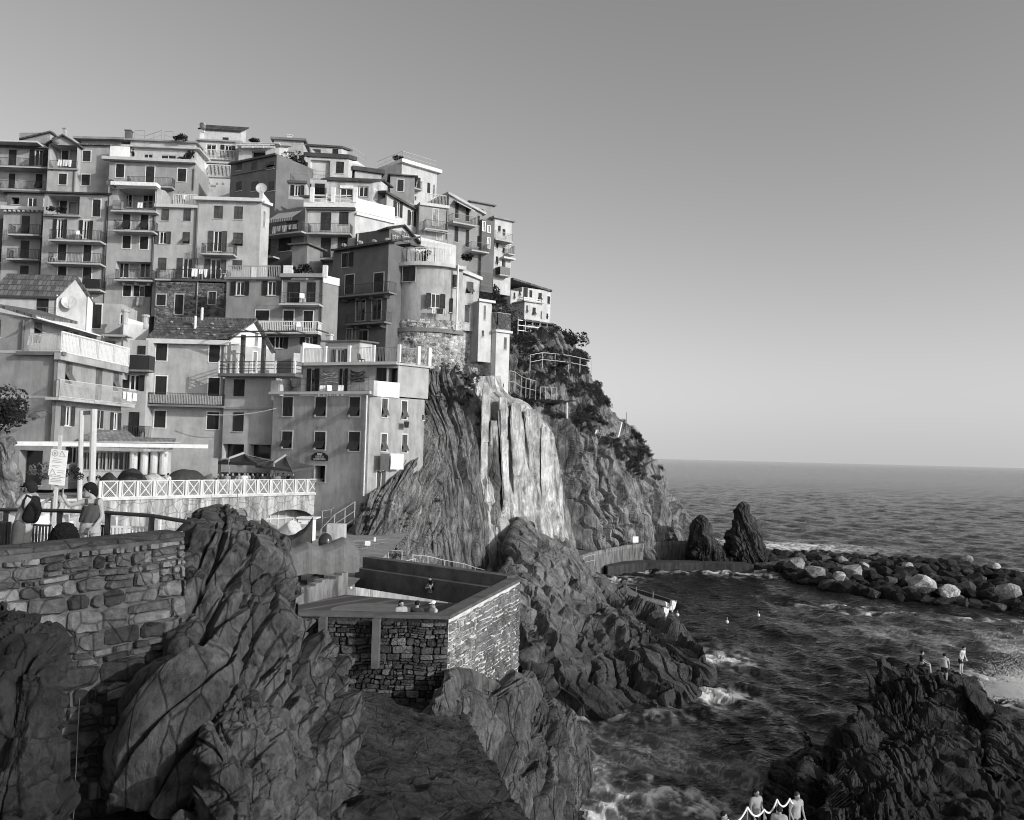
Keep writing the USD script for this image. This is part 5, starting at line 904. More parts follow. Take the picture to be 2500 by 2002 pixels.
# sea stacks
def stack(keys, label, seed):
    v, f = loft(keys, 120, 120, p=2.3, disp=D_(seed, [(1.5, .55), (.6, .28)], .7, .5, V3(.9, .3, .2), V3(-.1, 0, 1), .9, 4)); T = thing('sea_stack', label, 'sea stack', (v[:, 0].mean(), v[:, 1].mean(), 0)); obj('rock', (v, f), M('rock', .06, (0, .1, 0), .05, .45, (.5, 3.5), (1.8, 1.4, .3)), T)
stack([(1082, 1475, 1477, 134, 134, .2, .2), (1088, 1470, 1482, 134, 134, .8, 1), (1105, 1460, 1492, 134, 134, 2, 2), (1140, 1452, 1503, 134, 134, 3, 3), (1165, 1450, 1530, 134, 134.5, 3.5, 3), (1200, 1446, 1550, 134, 135, 4, 3)], 'shorter dark sea stack next to the end of the sea path', 41)
stack([(1056, 1564, 1567, 136, 136, .2, .2), (1066, 1555, 1576, 136, 136, 1.0, 1), (1090, 1544, 1586, 136, 136, 2.2, 2), (1120, 1537, 1596, 136, 136, 3, 3), (1160, 1528, 1613, 136, 136, 4, 4), (1205, 1518, 1626, 136, 136, 4.5, 4)], 'taller pointed sea stack at the landward end of the breakwater', 43)
# near rocks
nearC = loft([(326, 498, 532, 20, 20, .25, .6), (350, 462, 555, 19.6, 20, .6, 1), (400, 385, 590, 19, 20, 1, 1.5), (470, 262, 630, 18.4, 20, 1.3, 1.8), (560, 235, 750, 17.8, 20, 1.6, 2), (680, 205, 980, 17.2, 20, 1.8, 2), (800, 155, 1080, 16.6, 20, 2, 2.2), (1000, 165, 1130, 16, 19.6, 2.1, 2.5), (1200, 150, 1265, 15.4, 19.2, 2.2, 2.5), (1400, 110, 1330, 14.8, 18.8, 2.3, 2.6), (1600, 50, 1430, 14.2, 18.4, 2.3, 2.6), (1900, -60, 1560, 13.6, 18, 2.4, 2.6), (2300, -100, 1700, 13.2, 17.6, 2.4, 2.6), (2800, -100, 1800, 13, 17, 2.4, 2.6)],
             420, 520, reg='c', p=2.2, disp=D_(51, [(1.5, .62), (.5, .26), (.17, .07)], .3, 1.1, V3(.86, .25, -.42), V3(.42, .1, .9), .3, 3.4))
nearD = loft([(322, 575, 605, 19.2, 19.2, .15, .4), (350, 562, 628, 19.2, 19.2, .3, .6), (430, 550, 715, 18.6, 19, .8, 1), (520, 540, 735, 18.2, 19, 1, 1), (620, 530, 760, 18, 19, 1, 1)], 90, 90, reg='c', p=2.3, disp=D_(53, [(.6, .2), (.25, .1)], .2, 1.4, V3(.86, .25, -.42), V3(.42, .1, .9), .4, 2))
nearE = loft([(515, 800, 850, 19.5, 19.6, .3, .8), (560, 730, 880, 19, 19.6, .6, 1), (640, 700, 990, 18.6, 19.6, 1, 1), (780, 680, 1100, 18, 19.4, 1.3, 1.2), (950, 660, 1140, 17.6, 19, 1.4, 1.2), (1150, 640, 1270, 17.4, 19, 1.4, 1.2)], 160, 150, reg='c', p=2.2, disp=D_(55, [(.8, .3), (.3, .13)], .3, 1.2, V3(.86, .25, -.42), V3(.42, .1, .9), .4, 2.2))
obj('rock_outcrop', join(nearC, nearD, nearE), M('rock', .115, (0, -.45, 0), .05, .35, None, (3.4, 2.0, .6), 1.5, .8), None, kind='structure', label='jagged dark rock rising in front of the arched quay wall', cat='rock')
nearF = loft([(590, 1180, 1290, 13, 13, .3, .6), (640, 1080, 1340, 12.7, 13, .6, 1), (740, 960, 1390, 12.4, 13, .9, 1.2), (880, 830, 1440, 12, 13, 1.1, 1.4), (1050, 795, 1560, 11.8, 13, 1.3, 1.4), (1300, 800, 1730, 11.6, 13, 1.4, 1.4), (1727, 560, 1980, 11, 12.8, 1.5, 1.4), (2200, 500, 2200, 10.6, 12.6, 1.5, 1.4)], 260, 260, reg='m', p=2.2, disp=D_(57, [(.7, .24), (.27, .1), (.12, .03)], .26, 1.5, V3(.8, .2, .5), V3(.5, .1, -.85), .5, 1.6))
obj('rock_outcrop', nearF, M('rock', .1, (0, .5, 0), .1, .4, None, (3, 2, .8), 1.8, .8), None, kind='structure', label='hunched dark rock at the bottom of the picture', cat='rock')
nearG = loft([(505, -90, 30, 10.3, 10.2, .2, 1), (540, -100, 110, 10.2, 10.1, .5, 1), (600, -110, 225, 10, 10, .8, 1), (680, -120, 340, 9.9, 10, .9, 1), (800, -120, 365, 9.7, 10, 1, 1), (1000, -120, 385, 9.5, 10, 1, 1), (1250, -120, 335, 9.3, 9.9, 1, 1), (1500, -120, 330, 9, 9.8, 1.1, 1), (1727, -120, 470, 8.6, 9.6, 1.2, 1), (2100, -120, 600, 8.4, 9.4, 1.2, 1)], 160, 260, reg='b', p=2.3, disp=D_(59, [(.6, .2), (.22, .08)], .3, 1.3, V3(.9, .3, -.2), V3(.2, .1, .97), .5, 1.5))
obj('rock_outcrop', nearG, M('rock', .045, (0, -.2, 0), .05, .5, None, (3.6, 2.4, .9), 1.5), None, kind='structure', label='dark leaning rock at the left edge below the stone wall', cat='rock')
lowA = loft([(205, 880, 1120, 28.5, 30, .4, 1), (260, 862, 1640, 28, 34, 1, 1.5), (400, 812, 1645, 27.4, 34.5, 1.5, 2), (540, 770, 1650, 27, 35, 1.8, 2), (800, 700, 1900, 26, 36, 2, 2), (1000, 650, 2040, 25.4, 36.5, 2.2, 2), (1333, 560, 2000, 24.6, 36, 2.4, 2), (1700, 500, 1950, 24, 35, 2.6, 2), (2600, 500, 1900, 23, 34, 2.6, 2)], 380, 330, reg='l', p=2.6, disp=D_(61, [(2.0, .8), (.65, .3), (.22, .08)], .25, .9, V3(.95, .1, -.12), V3(.12, 0, 1), .5, 3.5))
lowB = loft([(382, 1715, 1780, 36.5, 37, .3, 1), (430, 1660, 1850, 36.3, 37.4, .8, 1.2), (540, 1610, 2008, 36, 38, 1.2, 1.5), (740, 1600, 2070, 35.5, 38.4, 1.5, 1.6), (900, 1600, 2112, 35, 38.6, 1.7, 1.6), (1130, 1600, 2060, 34.6, 38.6, 1.8, 1.6), (1400, 1600, 1960, 34, 38, 2, 1.6), (2200, 1600, 1930, 33, 37, 2, 1.6)], 180, 260, reg='l', p=2.4, disp=D_(63, [(1.0, .3), (.4, .15)], .3, .9, V3(.9, .1, -.4), V3(.4, 0, .9), .5, 3))
obj('rock_outcrop', join(lowA, lowB), M('rock', .11, (0, -.15, 0), .15, .5, None, (3.6, 2.2, .28), 1.0), None, kind='structure', label='upright rock slabs with pale veins below the stone terrace', cat='rock')
# right-hand rock with the bathers
def rk(keys, nc, nr, seed, B=V3(.8, .2, .55), Q=V3(.5, .1, -.85), lay=((1.3, .6), (.5, .28), (.2, .1)), rough=.4, p=2.3): return loft(keys, nc, nr, 'h', p, D_(seed, lay, rough, .7, B, Q, .7, 3))
bath = [rk([(402, 1330, 1640, 48.5, 49, .6, 1.5), (425, 1280, 1720, 48, 49, 1.2, 2), (480, 1180, 1800, 47.4, 49, 2, 2.5), (560, 1095, 1900, 46.6, 48.8, 2.4, 3), (640, 1065, 1960, 45.8, 48.4, 2.6, 3), (720, 1010, 2050, 44.6, 47.8, 2.8, 3), (820, 940, 2110, 43, 47, 3, 3.5), (920, 900, 2165, 41.6, 46.4, 3, 4), (1050, 830, 2260, 39.6, 45.6, 3, 4), (1200, 760, 2330, 37.4, 44.4, 3, 4), (1443, 700, 2400, 34.4, 42.8, 3, 4), (1800, 650, 2500, 32, 41, 3, 4)], 380, 360, 71),
        rk([(305, 1150, 1165, 47.6, 47.6, .2, .4), (345, 1138, 1215, 47.5, 47.7, .5, .7), (420, 1125, 1290, 47.2, 47.8, .9, 1), (520, 1110, 1330, 46.8, 47.8, 1.2, 1.2), (640, 1100, 1350, 46.4, 47.6, 1.3, 1.3)], 90, 100, 73),
        rk([(398, 1038, 1060, 46.8, 46.9, .2, .5), (440, 1050, 1110, 46.7, 47, .4, .6), (520, 1075, 1150, 46.5, 47, .7, .8), (620, 1085, 1200, 46.2, 47, .8, 1)], 60, 70, 74),
        rk([(635, 1018, 1036, 42.5, 42.5, .2, .4), (680, 965, 1092, 42.2, 42.6, .6, .8), (760, 935, 1132, 41.8, 42.6, 1, 1.2), (860, 925, 1195, 41.2, 42.4, 1.2, 1.4), (970, 950, 1205, 40.6, 42, 1.3, 1.5), (1120, 940, 1230, 39.6, 41.2, 1.3, 1.5)], 130, 140, 75),
        rk([(786, 826, 846, 43, 43, .15, .4), (850, 800, 880, 42.6, 43, .4, .7), (950, 770, 920, 42, 42.8, .7, 1), (1120, 740, 960, 41, 42, .9, 1)], 80, 90, 76),
        rk([(940, 590, 700, 44, 44.4, .4, 1), (1000, 480, 780, 43.4, 44.4, 1, 1.5), (1080, 445, 800, 42.4, 44, 1.4, 2), (1160, 395, 830, 41.6, 43.4, 1.6, 2), (1260, 305, 860, 40.4, 42.4, 1.8, 2), (1443, 230, 900, 38.6, 40.6, 2, 2), (1700, 200, 900, 37, 39, 2, 2)], 150, 140, 77, lay=((2.0, .3), (.6, .1)), rough=.25),
        rk([(1008, 622, 655, 39.5, 39.5, .2, .4), (1080, 585, 692, 39.2, 39.6, .5, .7), (1160, 568, 742, 38.6, 39.4, .8, 1), (1260, 590, 890, 37.8, 39, 1, 1.2), (1443, 620, 980, 36.2, 37.8, 1.2, 1.4), (1700, 600, 1050, 34, 36, 1.2, 1.4)], 120, 140, 78),
        rk([(690, 1985, 2065, 45, 45.4, .4, 1), (760, 1930, 2110, 44.6, 45.4, .9, 1.2), (900, 1890, 2150, 43.6, 45, 1.3, 1.5), (1100, 1860, 2220, 42, 44, 1.5, 1.6)], 100, 100, 79),
        rk([(500, 1740, 1800, 47, 47.4, .4, .6), (560, 1745, 1915, 46.6, 47.4, .8, 1), (630, 1800, 1915, 46.4, 47.2, .8, 1), (700, 1850, 1960, 46, 47, .8, 1)], 60, 60, 80, lay=((1.5, .2),), rough=.2)]
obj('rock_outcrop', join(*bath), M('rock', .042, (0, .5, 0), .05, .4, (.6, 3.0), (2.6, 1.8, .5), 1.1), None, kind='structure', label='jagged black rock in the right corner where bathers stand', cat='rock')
farR = rk([(578, 1960, 2260, 62, 63, .8, 2), (620, 1910, 2300, 61.5, 63, 1.5, 2), (720, 1890, 2340, 61, 63, 2, 2), (860, 1890, 2360, 59, 62, 2, 2)], 110, 60, 82)
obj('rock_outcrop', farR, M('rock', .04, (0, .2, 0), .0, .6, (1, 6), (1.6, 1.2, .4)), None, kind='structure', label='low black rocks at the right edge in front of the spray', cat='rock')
# grounds: the hill under the village, plaza, boatyard, near slope
def sheet(name, pts, mat, n=(40, 40), fn=None, **kw):
    """pts: 4 corners (front left, front right, back right, back left) filled as a grid, with fn(P) added to the height"""
    a, b, c, d = (np.asarray(q, float) for q in pts); u = np.linspace(0, 1, n[0])[None, :, None]; v = np.linspace(0, 1, n[1])[:, None, None]
    G = (a * (1 - u) + b * u) * (1 - v) + (d * (1 - u) + c * u) * v
    if fn is not None: G[..., 2] += fn(G)
    return obj(name, MB().grid(G), mat, None, kind='structure', **kw)
xs = np.linspace(-140, 4, 50); ys = np.linspace(91, 190, 50); X, Y = np.meshgrid(xs, ys)
Z = np.interp(Y, [80, 84, 92, 100, 108, 116, 150, 190], [9, 12, 20, 31, 41, 44, 52, 60]) * np.clip(1 - (X - 2) / 18 * (X > 2), .0, 1) + 2 * (meshkit.fbm(np.stack([X, Y, Y * 0], -1) * .08, 3, 2) - .5)
Z = np.minimum(Z, np.interp(X - (Y - 80) * .02, [-40, -16, -8, -2, 6, 20], [80, 44, 26, 12, -2, -6]) + np.clip(Y - 95, 0, 20) * .5 * (X < 2))
obj('hill', MB().grid(np.stack([X, Y, Z], -1)), M('rock', .12, (0, 0, 0), .0, .5, None, (.5, .5, .5)), None, kind='structure', label='hill under the village houses', cat='hill')
PZ = 12.35
RA, RB = at('j', -700, 700, 57.5), at('j', 1935, 598, 73.0)
RA[2] = RB[2] = PZ
RL = RA + unit(RB - RA) * -24
sheet('plaza', [RL, RB, RB + V3(4, 30, 0), RL + V3(-20, 40, 0)], noise_mat('/World/Looks/paving', .2, .2, 1.5, .9), (2, 2), label='paved plaza in front of the bar house')
YZ = 9.55
sheet('boatyard', [V3(-34, 32.5, YZ), V3(-7.4, 41.8, YZ), V3(-8, 72, YZ), V3(-45, 66, YZ)], noise_mat('/World/Looks/yard', .22, .25, 1.0, .9, bump=.02), (2, 2), label='concrete boatyard below the plaza')
nslope = lambda G: .5 * (meshkit.fbm(G * .9, 5, 3) - .5) + .22 * (meshkit.fbm(G * 3.1, 4, 6) - .5)
sheet('ground', [V3(-9.5, 6.5, 11.4), V3(1.5, 7, 11.2), V3(-1.6, 31, 7.2), V3(-13, 31, 9.3)], M('rock', .05, (0, 0, 0), .1, .5, None, (2.2, 2.2, 2.2), 1.5), (200, 260), nslope, label='dark rubble slope below the stone wall and terrace')
# ---------------------------------------------------------------- the sea
def sea():
    rng = np.random.default_rng(7); a0, a1 = math.radians(-14), math.radians(40)
    na, nr = 640, 820; ang = np.linspace(a0, a1, na); dep = np.geomspace(.62, .0175, nr); rad = 16 / dep
    rad = np.r_[rad, np.geomspace(rad[-1] * 1.05, 40000, 40)]
    A, R = np.meshgrid(ang, rad); X, Y = R * np.sin(A), R * np.cos(A); Z = np.zeros_like(X); cell = np.gradient(rad)[:, None] + 0 * A; cell = np.maximum(cell, R * (a1 - a0) / na)
    for k in range(54):
        L = .7 * (11 / .7) ** rng.random() ** 1.3; th = math.radians(rng.normal(215, 30)); q = 2 * math.pi / L; am = .0145 * L ** .55
        ph = rng.random() * 7; P = q * (X * math.cos(th) + Y * math.sin(th)) + ph + 1.5 * meshkit.noise(np.stack([X * .07, Y * .07, Z + k], -1), 3)
        s = 1 - 2 * np.abs(np.sin(P / 2)) ** 1.1; Z += am * 1.15 * s * np.clip((L / cell - 2.2) / 3, 0, 1)
    Z += .1 * (meshkit.fbm(np.stack([X * .5, Y * .5, 0 * X], -1), 3, 5) - .5) * np.clip(2 - cell, 0, 1)
    # foam: where the sea breaks round rocks, as places on the water
    F = np.zeros_like(X); P3 = np.stack([X, Y, 0 * X], -1)
    n1 = meshkit.fbm(P3 * [1.6, 1.0, 1], 5, 11); n2 = meshkit.fbm(P3 * [.3, .22, 1], 3, 15); wx = meshkit.fbm(P3 * .5, 3, 21) - .5
    web = np.maximum(1 - np.abs(meshkit.fbm((P3 + np.stack([wx, -wx, 0 * wx], -1) * 3) * [.9, .7, 1], 4, 19) - .5) * 16, 1 - np.abs(meshkit.fbm((P3 + np.stack([-wx, wx, 0 * wx], -1) * 3) * [1.5, 1.1, 1], 4, 23) - .5) * 18)
    def patch(reg, x, y, rx, ry, s, kind='blob', rot=0.0):
        c = atz(reg, x, y, 0); u = (X - c[0]) * math.cos(rot) + (Y - c[1]) * math.sin(rot); v = -(X - c[0]) * math.sin(rot) + (Y - c[1]) * math.cos(rot); g = np.exp(-((u / rx) ** 2 + (v / ry) ** 2))
        w = np.clip((n1 - .5) * 6, 0, 1) if kind == 'blob' else (.16 + .5 * np.clip(web, 0, 1)) * np.clip((n2 - .3) * 2.6, 0, 1)
        np.maximum(F, np.clip(g * s, 0, 1) * (w if kind != 'solid' else np.clip(np.clip((n1 - .42) * 5, 0, 1) + g ** 3 * .5, 0, 1)), out=F)
    for a in (('V', 1300, 1640, 6, 5, 1.3, 'web'), ('V', 1400, 1620, 7, 5, 1.2, 'web'), ('V', 1500, 1640, 6, 6, 1.0, 'web'), ('V', 1250, 1710, 2.5, 3, 1.4, 'solid'), ('V', 1300, 1700, 3, 3, 1.1, 'blob'), ('V', 1400, 1690, 4, 4, 1.2, 'blob'), ('V', 1350, 1580, 9, 5, .8, 'web'),
              ('V', 1480, 1450, 2.6, 2.5, 1.3, 'solid'), ('V', 1500, 1378, 3, 3, 1.1, 'solid'), ('V', 1440, 1460, 4, 2, .7, 'blob'), ('V', 1660, 1148, 14, 8, 1.2, 'solid'), ('V', 1570, 1200, 6, 2.0, 1.2, 'solid'), ('V', 1530, 1203, 8, 1.5, 1.0, 'blob'), ('V', 1640, 1210, 7, 2, .8, 'blob'),
              ('V', 1300, 1215, 3, 2.5, 1.1, 'blob'), ('V', 1260, 1225, 3, 3, .8, 'blob'), ('V', 1340, 1198, 5, 1.5, 1.0, 'blob'), ('V', 2110, 1330, 14, 6, .9, 'web'), ('V', 2060, 1325, 10, 5, .8, 'web'), ('V', 2156, 1360, 9, 4, .9, 'web'), ('V', 2120, 1450, 3.0, 2.5, 1.5, 'blob'), ('V', 2150, 1440, 4, 4, 1.5, 'blob'),
              ('V', 2080, 1460, 4, 2, 1.1, 'solid'), ('V', 1760, 1270, 5, 1.2, .9, 'blob'), ('V', 1840, 1285, 5, 1.2, 1.0, 'blob'), ('V', 2070, 1300, 5, 1.2, .8, 'blob'), ('V', 2140, 1205, 12, 5, .8, 'blob'), ('V', 1450, 1135, 10, 5, .9, 'blob'), ('V', 1200, 1500, 5, 1.5, .6, 'blob'), ('V', 1320, 1500, 6, 1.5, .6, 'blob')): patch(*a)
    Z += .25 * np.clip(F - .4, 0, 1) * n1
    # the rest of the disc behind and beside the view, coarse
    m = MB(); G = np.stack([X, Y, Z], -1); m.grid(G)
    b = np.linspace(a1, a0 + 2 * math.pi, 60); rr = np.r_[12, 40, 120, 400, 1500, 6000, 40000.]; B, R2 = np.meshgrid(b, rr); m2 = np.stack([R2 * np.sin(B), R2 * np.cos(B), 0 * B - .02], -1); n0 = m.n; m.grid(m2)
    v, f = m.arr(); fo = np.r_[F.ravel(), np.zeros(len(v) - F.size)].astype(np.float32)
    p = obj('sea', (v, f), water_mat(), None, smooth=False, kind='structure', label='rough dark sea reaching to the horizon')
    return p, v, f, fo
def water_mat():
    return usdkit.material(stage, '/World/Looks/water', {'g': ('geometry', {}), 'm1': ('mapping', {'scale': (.5, .9, 1), 'rotation': (0, 0, .5)}), 'n1': ('noise_texture', {'scale': 1.7, 'detail': 4, 'roughness': .55, 'distortion': .8}), 'm2': ('mapping', {'scale': (.06, .16, 1), 'rotation': (0, 0, .3)}), 'n2': ('noise_texture', {'scale': 1.0, 'detail': 5, 'roughness': .6}),
        'b1': ('bump', {'distance': .4}), 'b2': ('bump', {'distance': 1.0}), 'p': ('principled_bsdf', {'base_color': g3(.006), 'roughness': .1, 'ior': 1.33, 'specular_ior_level': .24}),
        'a': ('attribute', {'attribute': 'foam'}), 'nf': ('noise_texture', {'scale': 2.5, 'detail': 6, 'roughness': .7}), 'mf': ('math', {'math_type': 'multiply_add', 'value2': 1.3, 'value3': .25}), 'gt': ('math', {'math_type': 'multiply', 'use_clamp': True}),
        'd': ('principled_bsdf', {'base_color': g3(.75), 'roughness': .9}), 'x': ('mix_closure', {})},
        [('g.position', 'm1.vector'), ('m1.vector', 'n1.vector'), ('g.position', 'm2.vector'), ('m2.vector', 'n2.vector'), ('n2.fac', 'b2.height'), ('n1.fac', 'b1.height'), ('b2.normal', 'b1.normal'), ('b1.normal', 'p.normal'), ('g.position', 'nf.vector'), ('nf.fac', 'mf.value1'),
         ('a.fac', 'gt.value1'), ('mf.value', 'gt.value2'), ('gt.value', 'x.fac'), ('p.BSDF', 'x.closure1'), ('d.BSDF', 'x.closure2')], surface='x.closure')
SEA, _v, _f, _fo = sea()
UsdGeom.PrimvarsAPI(stage.GetPrimAtPath(SEA)).CreatePrimvar('foam', Sdf.ValueTypeNames.FloatArray, 'vertex').Set(Vt.FloatArray.FromNumpy(_fo))
# ---------------------------------------------------------------- terrace, walls, quay, rails
def stone(mb_or_none, c, x, z, w, h, d, rng, n=None):
    """One rough stone: a lumpy eight-to-ten cornered block lying in a wall face (x along, z up, n outward)."""
    x, z = unit(x), unit(z); n = unit(np.cross(x, z)) if n is None else unit(n); k = rng.choice([6, 7, 8]); ph = rng.random() * 7
    a = np.sort(ph + (np.arange(k) + np.array([rng.uniform(-.28, .28) for _ in range(k)])) * 2 * math.pi / k); P = []
    ex = rng.uniform(2.6, 5)
    for s, dd in ((1.0, -d * .6), (1.0, d * .25), (.80, d * .62)):
        for t in a:
            c_, s_ = math.cos(t), math.sin(t); r = 1 / (abs(c_) ** ex + abs(s_) ** ex) ** (1 / ex)
            P.append(c + x * (c_ * r * w / 2 * s) + z * (s_ * r * h / 2 * s) + n * (dd + (rng.uniform(-.12, .12) * d if dd > 0 else 0)))
    P.append(c + n * d * rng.uniform(.6, .85)); F = []
    for L in range(2):
        for j in range(k): F.append([L * k + j, L * k + (j + 1) % k, (L + 1) * k + (j + 1) % k, (L + 1) * k + j])
    F = [[q[0], q[1], q[2]] for q in F] + [[q[0], q[2], q[3]] for q in F] + [[2 * k + j, 2 * k + (j + 1) % k, 3 * k] for j in range(k)]
    return np.array(P), np.array(F)
def rubble(parent, P00, P10, P01, P11, row, aspect, mats, seed, keep=None, cap=300, depth=.1, name='stone', n=None, gap=.018, jit=.42, toneful=None, merge=.25):
    """Fills the quad (bottom left/right, top left/right) with tightly fitted angular stones, each its own block with a chamfered face."""
    rng = random.Random(seed); P00, P10, P01, P11 = (np.asarray(q, float) for q in (P00, P10, P01, P11)); H = np.linalg.norm(P01 - P00); W = np.linalg.norm(P10 - P00); out = []; y = 0.0
    nn = np.cross(unit(P10 - P00), unit(P01 - P00)) if n is None else n
    def block(x0, x1, y0, y1):
        w, h = x1 - x0, y1 - y0
        if w < gap * 3 or h < gap * 3: return
        q = gap * rng.uniform(.4, 1.3); x0, x1, y0, y1 = x0 + q, x1 - q, y0 + q, y1 - q; w, h = x1 - x0, y1 - y0; J = lambda s: rng.uniform(-1, 1) * s * .09; c = [rng.uniform(.06, .34) for _ in range(8)]; m_ = min(w, h)
        P = [(x0 + c[0] * m_, y0 + J(h)), (x0 + w * .5 + J(w), y0 + J(h)), (x1 - c[1] * m_, y0 + J(h)), (x1 + J(w) * .5, y0 + c[2] * m_), (x1 + J(w) * .5, y1 - c[3] * m_), (x1 - c[4] * m_, y1 + J(h)), (x0 + w * .45 + J(w), y1 + J(h)), (x0 + c[5] * m_, y1 + J(h)), (x0 + J(w) * .5, y1 - c[6] * m_), (x0 + J(w) * .5, y0 + c[7] * m_)]
        P = np.array(P); P[:, 1] += row * .5 * (meshkit.noise(np.c_[P[:, :1] * 1.1 / row * .25, P[:, 1:] * .3 / row, P[:, :1] * 0 + seed], 3) - .5); P[:, 0] = np.clip(P[:, 0], 0, W); P[:, 1] = np.clip(P[:, 1], 0, H); out.append(P)
    while y < H - row * .2:
        h = row * rng.choice((.5, .8, 1, 1, 1.25, 1.6)); x = -rng.random() * row
        while x < W:
            w = h * aspect * rng.choice((.45, .7, .9, 1.1, 1.5)) if h > row * .7 else row * aspect * rng.uniform(.6, 1.6)
            if x + w > 0 and x < W:
                a, b = max(x, 0), min(x + w, W)
                if rng.random() < .28 and h > row * .7: k = y + h * rng.uniform(.35, .65); block(a, b, y, k); block(a, b, k, min(H, y + h))
                elif rng.random() < .18 and w > row: k = a + (b - a) * rng.uniform(.3, .7); block(a, k, y, min(H, y + h)); block(k, b, y, min(H, y + h * rng.uniform(.7, 1)))
                else: block(a, b, y, min(H, y + h))
            x += w
        y += h
    def place(xy): u, v = xy[:, :1] / W, xy[:, 1:] / H; return (P00 * (1 - u) + P10 * u) * (1 - v) + (P01 * (1 - u) + P11 * u) * v
    out = [(place(xy), xy) for xy in out]; out = [o for o in out if keep is None or keep(o[0].mean(0))]; out.sort(key=lambda o: np.linalg.norm(o[0].mean(0) - EYE)); rest = MB(); rm = None
    for i, (p, xy) in enumerate(out):
        k = len(p); c = p.mean(0); h = depth * rng.uniform(.35, 1.2); tl = np.array([rng.uniform(-.25, .25) for _ in range(3)]) * .8; s = .80 + rng.random() * .08
        rings = [p - nn * depth * .8, p + nn * h * .35, c + (p - c) * s + nn * h]; rings[2] = rings[2] + nn * ((p - c) @ tl)[:, None] * .5
        V = np.vstack(rings + [[c + nn * h * rng.uniform(.9, 1.15)]]); F = []
        for L in range(2):
            for j in range(k): a, b = L * k + j, L * k + (j + 1) % k; F += [[a, b, b + k], [a, b + k, a + k]]
        F += [[2 * k + j, 2 * k + (j + 1) % k, 3 * k] for j in range(k)]; mt = rng.choice(mats) if toneful is None else toneful(c, rng)
        if i < cap: obj(name, (V, np.array(F)), mt, parent)
        else: rest.add(V, F); rm = mt
    if rm is not None: obj('small_stones', rest, rm, parent, kind='stuff')
# the stone terrace jutting out below the path
FZ = 9.25
A, B, C = at('d', -60, 684, 29.5), at('d', 1312, 694, 29.6), at('d', 1888, 425, 38.6); TZ = (B[2] + A[2]) / 2; A[2] = B[2] = TZ; C[2] = TZ + .05
D = A + (C - B) * 1.45; E = at('d', 560, 300, 46)
T = thing('stone_terrace', 'walled stone terrace with a smooth floor and a round patch, jutting out over the rocks', 'terrace', (B[0], B[1], FZ))
fm = usdkit.material(stage, '/World/Looks/terrace_floor', {'g': ('geometry', {}), 'w': ('wave_texture', {'wave_type': 'bands', 'bands_direction': 'x', 'scale': .28, 'distortion': 1.2, 'detail': 3}), 'm': ('mapping', {'rotation': (0, 0, .62)}), 'n': ('noise_texture', {'scale': 1.2, 'detail': 5}), 'r': ('rgb_ramp', {'ramp': [(.2, g3(.065)), (.93, g3(.085)), (.985, g3(.2))]}),
    'x': ('mix', {'mix_type': 'multiply', 'fac': .5}), 'p': ('principled_bsdf', {'roughness': .85})}, [('g.position', 'm.vector'), ('m.vector', 'w.vector'), ('g.position', 'n.vector'), ('w.fac', 'r.fac'), ('r.color', 'x.color1'), ('n.color', 'x.color2'), ('x.color', 'p.base_color')], surface='p.BSDF')
m = MB(); q = [A + V3(-3, 0, 0), B, C, C + V3(-9.5, 3.2, 0), A + V3(-7, 9, 0)]; q = [V3(p[0], p[1], FZ) for p in q]; m.prism([p - V3(0, 0, .3) for p in q], V3(0, 0, .3)); obj('floor', m, fm, T)
c = atz('d', 690, 628, FZ + .012); m = MB(); an = np.linspace(0, 2 * math.pi, 33)[:-1]; G = [c + V3(math.cos(t) * 1.75, math.sin(t) * 1.75, 0) for t in an]; m.add(np.vstack([G, [c]]), [[i, (i + 1) % 32, 32] for i in range(32)]); obj('round_patch', m, M('plaster', .17, .3), T)
pm = noise_mat('/World/Looks/terrace_wall', .085, .3, 1.4, .9, bump=.02)
n_f = unit(np.cross(unit(B - A), V3(0, 0, 1))); n_r = unit(np.cross(unit(C - B), V3(0, 0, 1)))
def wall_slab(p, q, z0, z1, th, nrm, name, mat, z0b=None):
    m = MB(); p0, q0 = np.array([p[0], p[1], z0]), np.array([q[0], q[1], z0b if z0b is not None else z0]); p1, q1 = np.array([p[0], p[1], z1]), np.array([q[0], q[1], z1]); i = -nrm * th
    m.hexa([p0, q0, q0 + i, p0 + i, p1, q1, q1 + i, p1 + i]); return obj(name, m, mat, T)
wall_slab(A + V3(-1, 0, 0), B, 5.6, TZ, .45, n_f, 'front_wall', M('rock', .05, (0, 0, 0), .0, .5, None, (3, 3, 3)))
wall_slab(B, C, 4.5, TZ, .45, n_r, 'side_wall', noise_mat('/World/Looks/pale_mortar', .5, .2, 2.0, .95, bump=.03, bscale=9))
for p, q, nrm, nm in ((A, B, n_f, 'coping'), (B, C, n_r, 'coping')):
    m = MB(); a_, b_ = p + nrm * .04 + V3(0, 0, .004), q + nrm * .04 + V3(0, 0, .004); i = -nrm * .55; up = V3(0, 0, .12); m.hexa([a_, b_, b_ + i, a_ + i, a_ + up, b_ + up, b_ + i + up, a_ + i + up]); obj(nm, m, pm, T)
Bk = [C + V3(-.1, .1, 0), at('d', 560, 292, 45.5), at('d', 520, 300, 46.5)]; zb = Bk[1][2]
m = MB(); q = at('d', 555, 292, 45) * V3(1, 1, 0); p = C * V3(1, 1, 0) + unit(q - C * V3(1, 1, 0)) * 1.1; dirb = unit(q - p); nb_ = V3(dirb[1], -dirb[0], 0); nb_ = nb_ if nb_[1] < 0 else -nb_
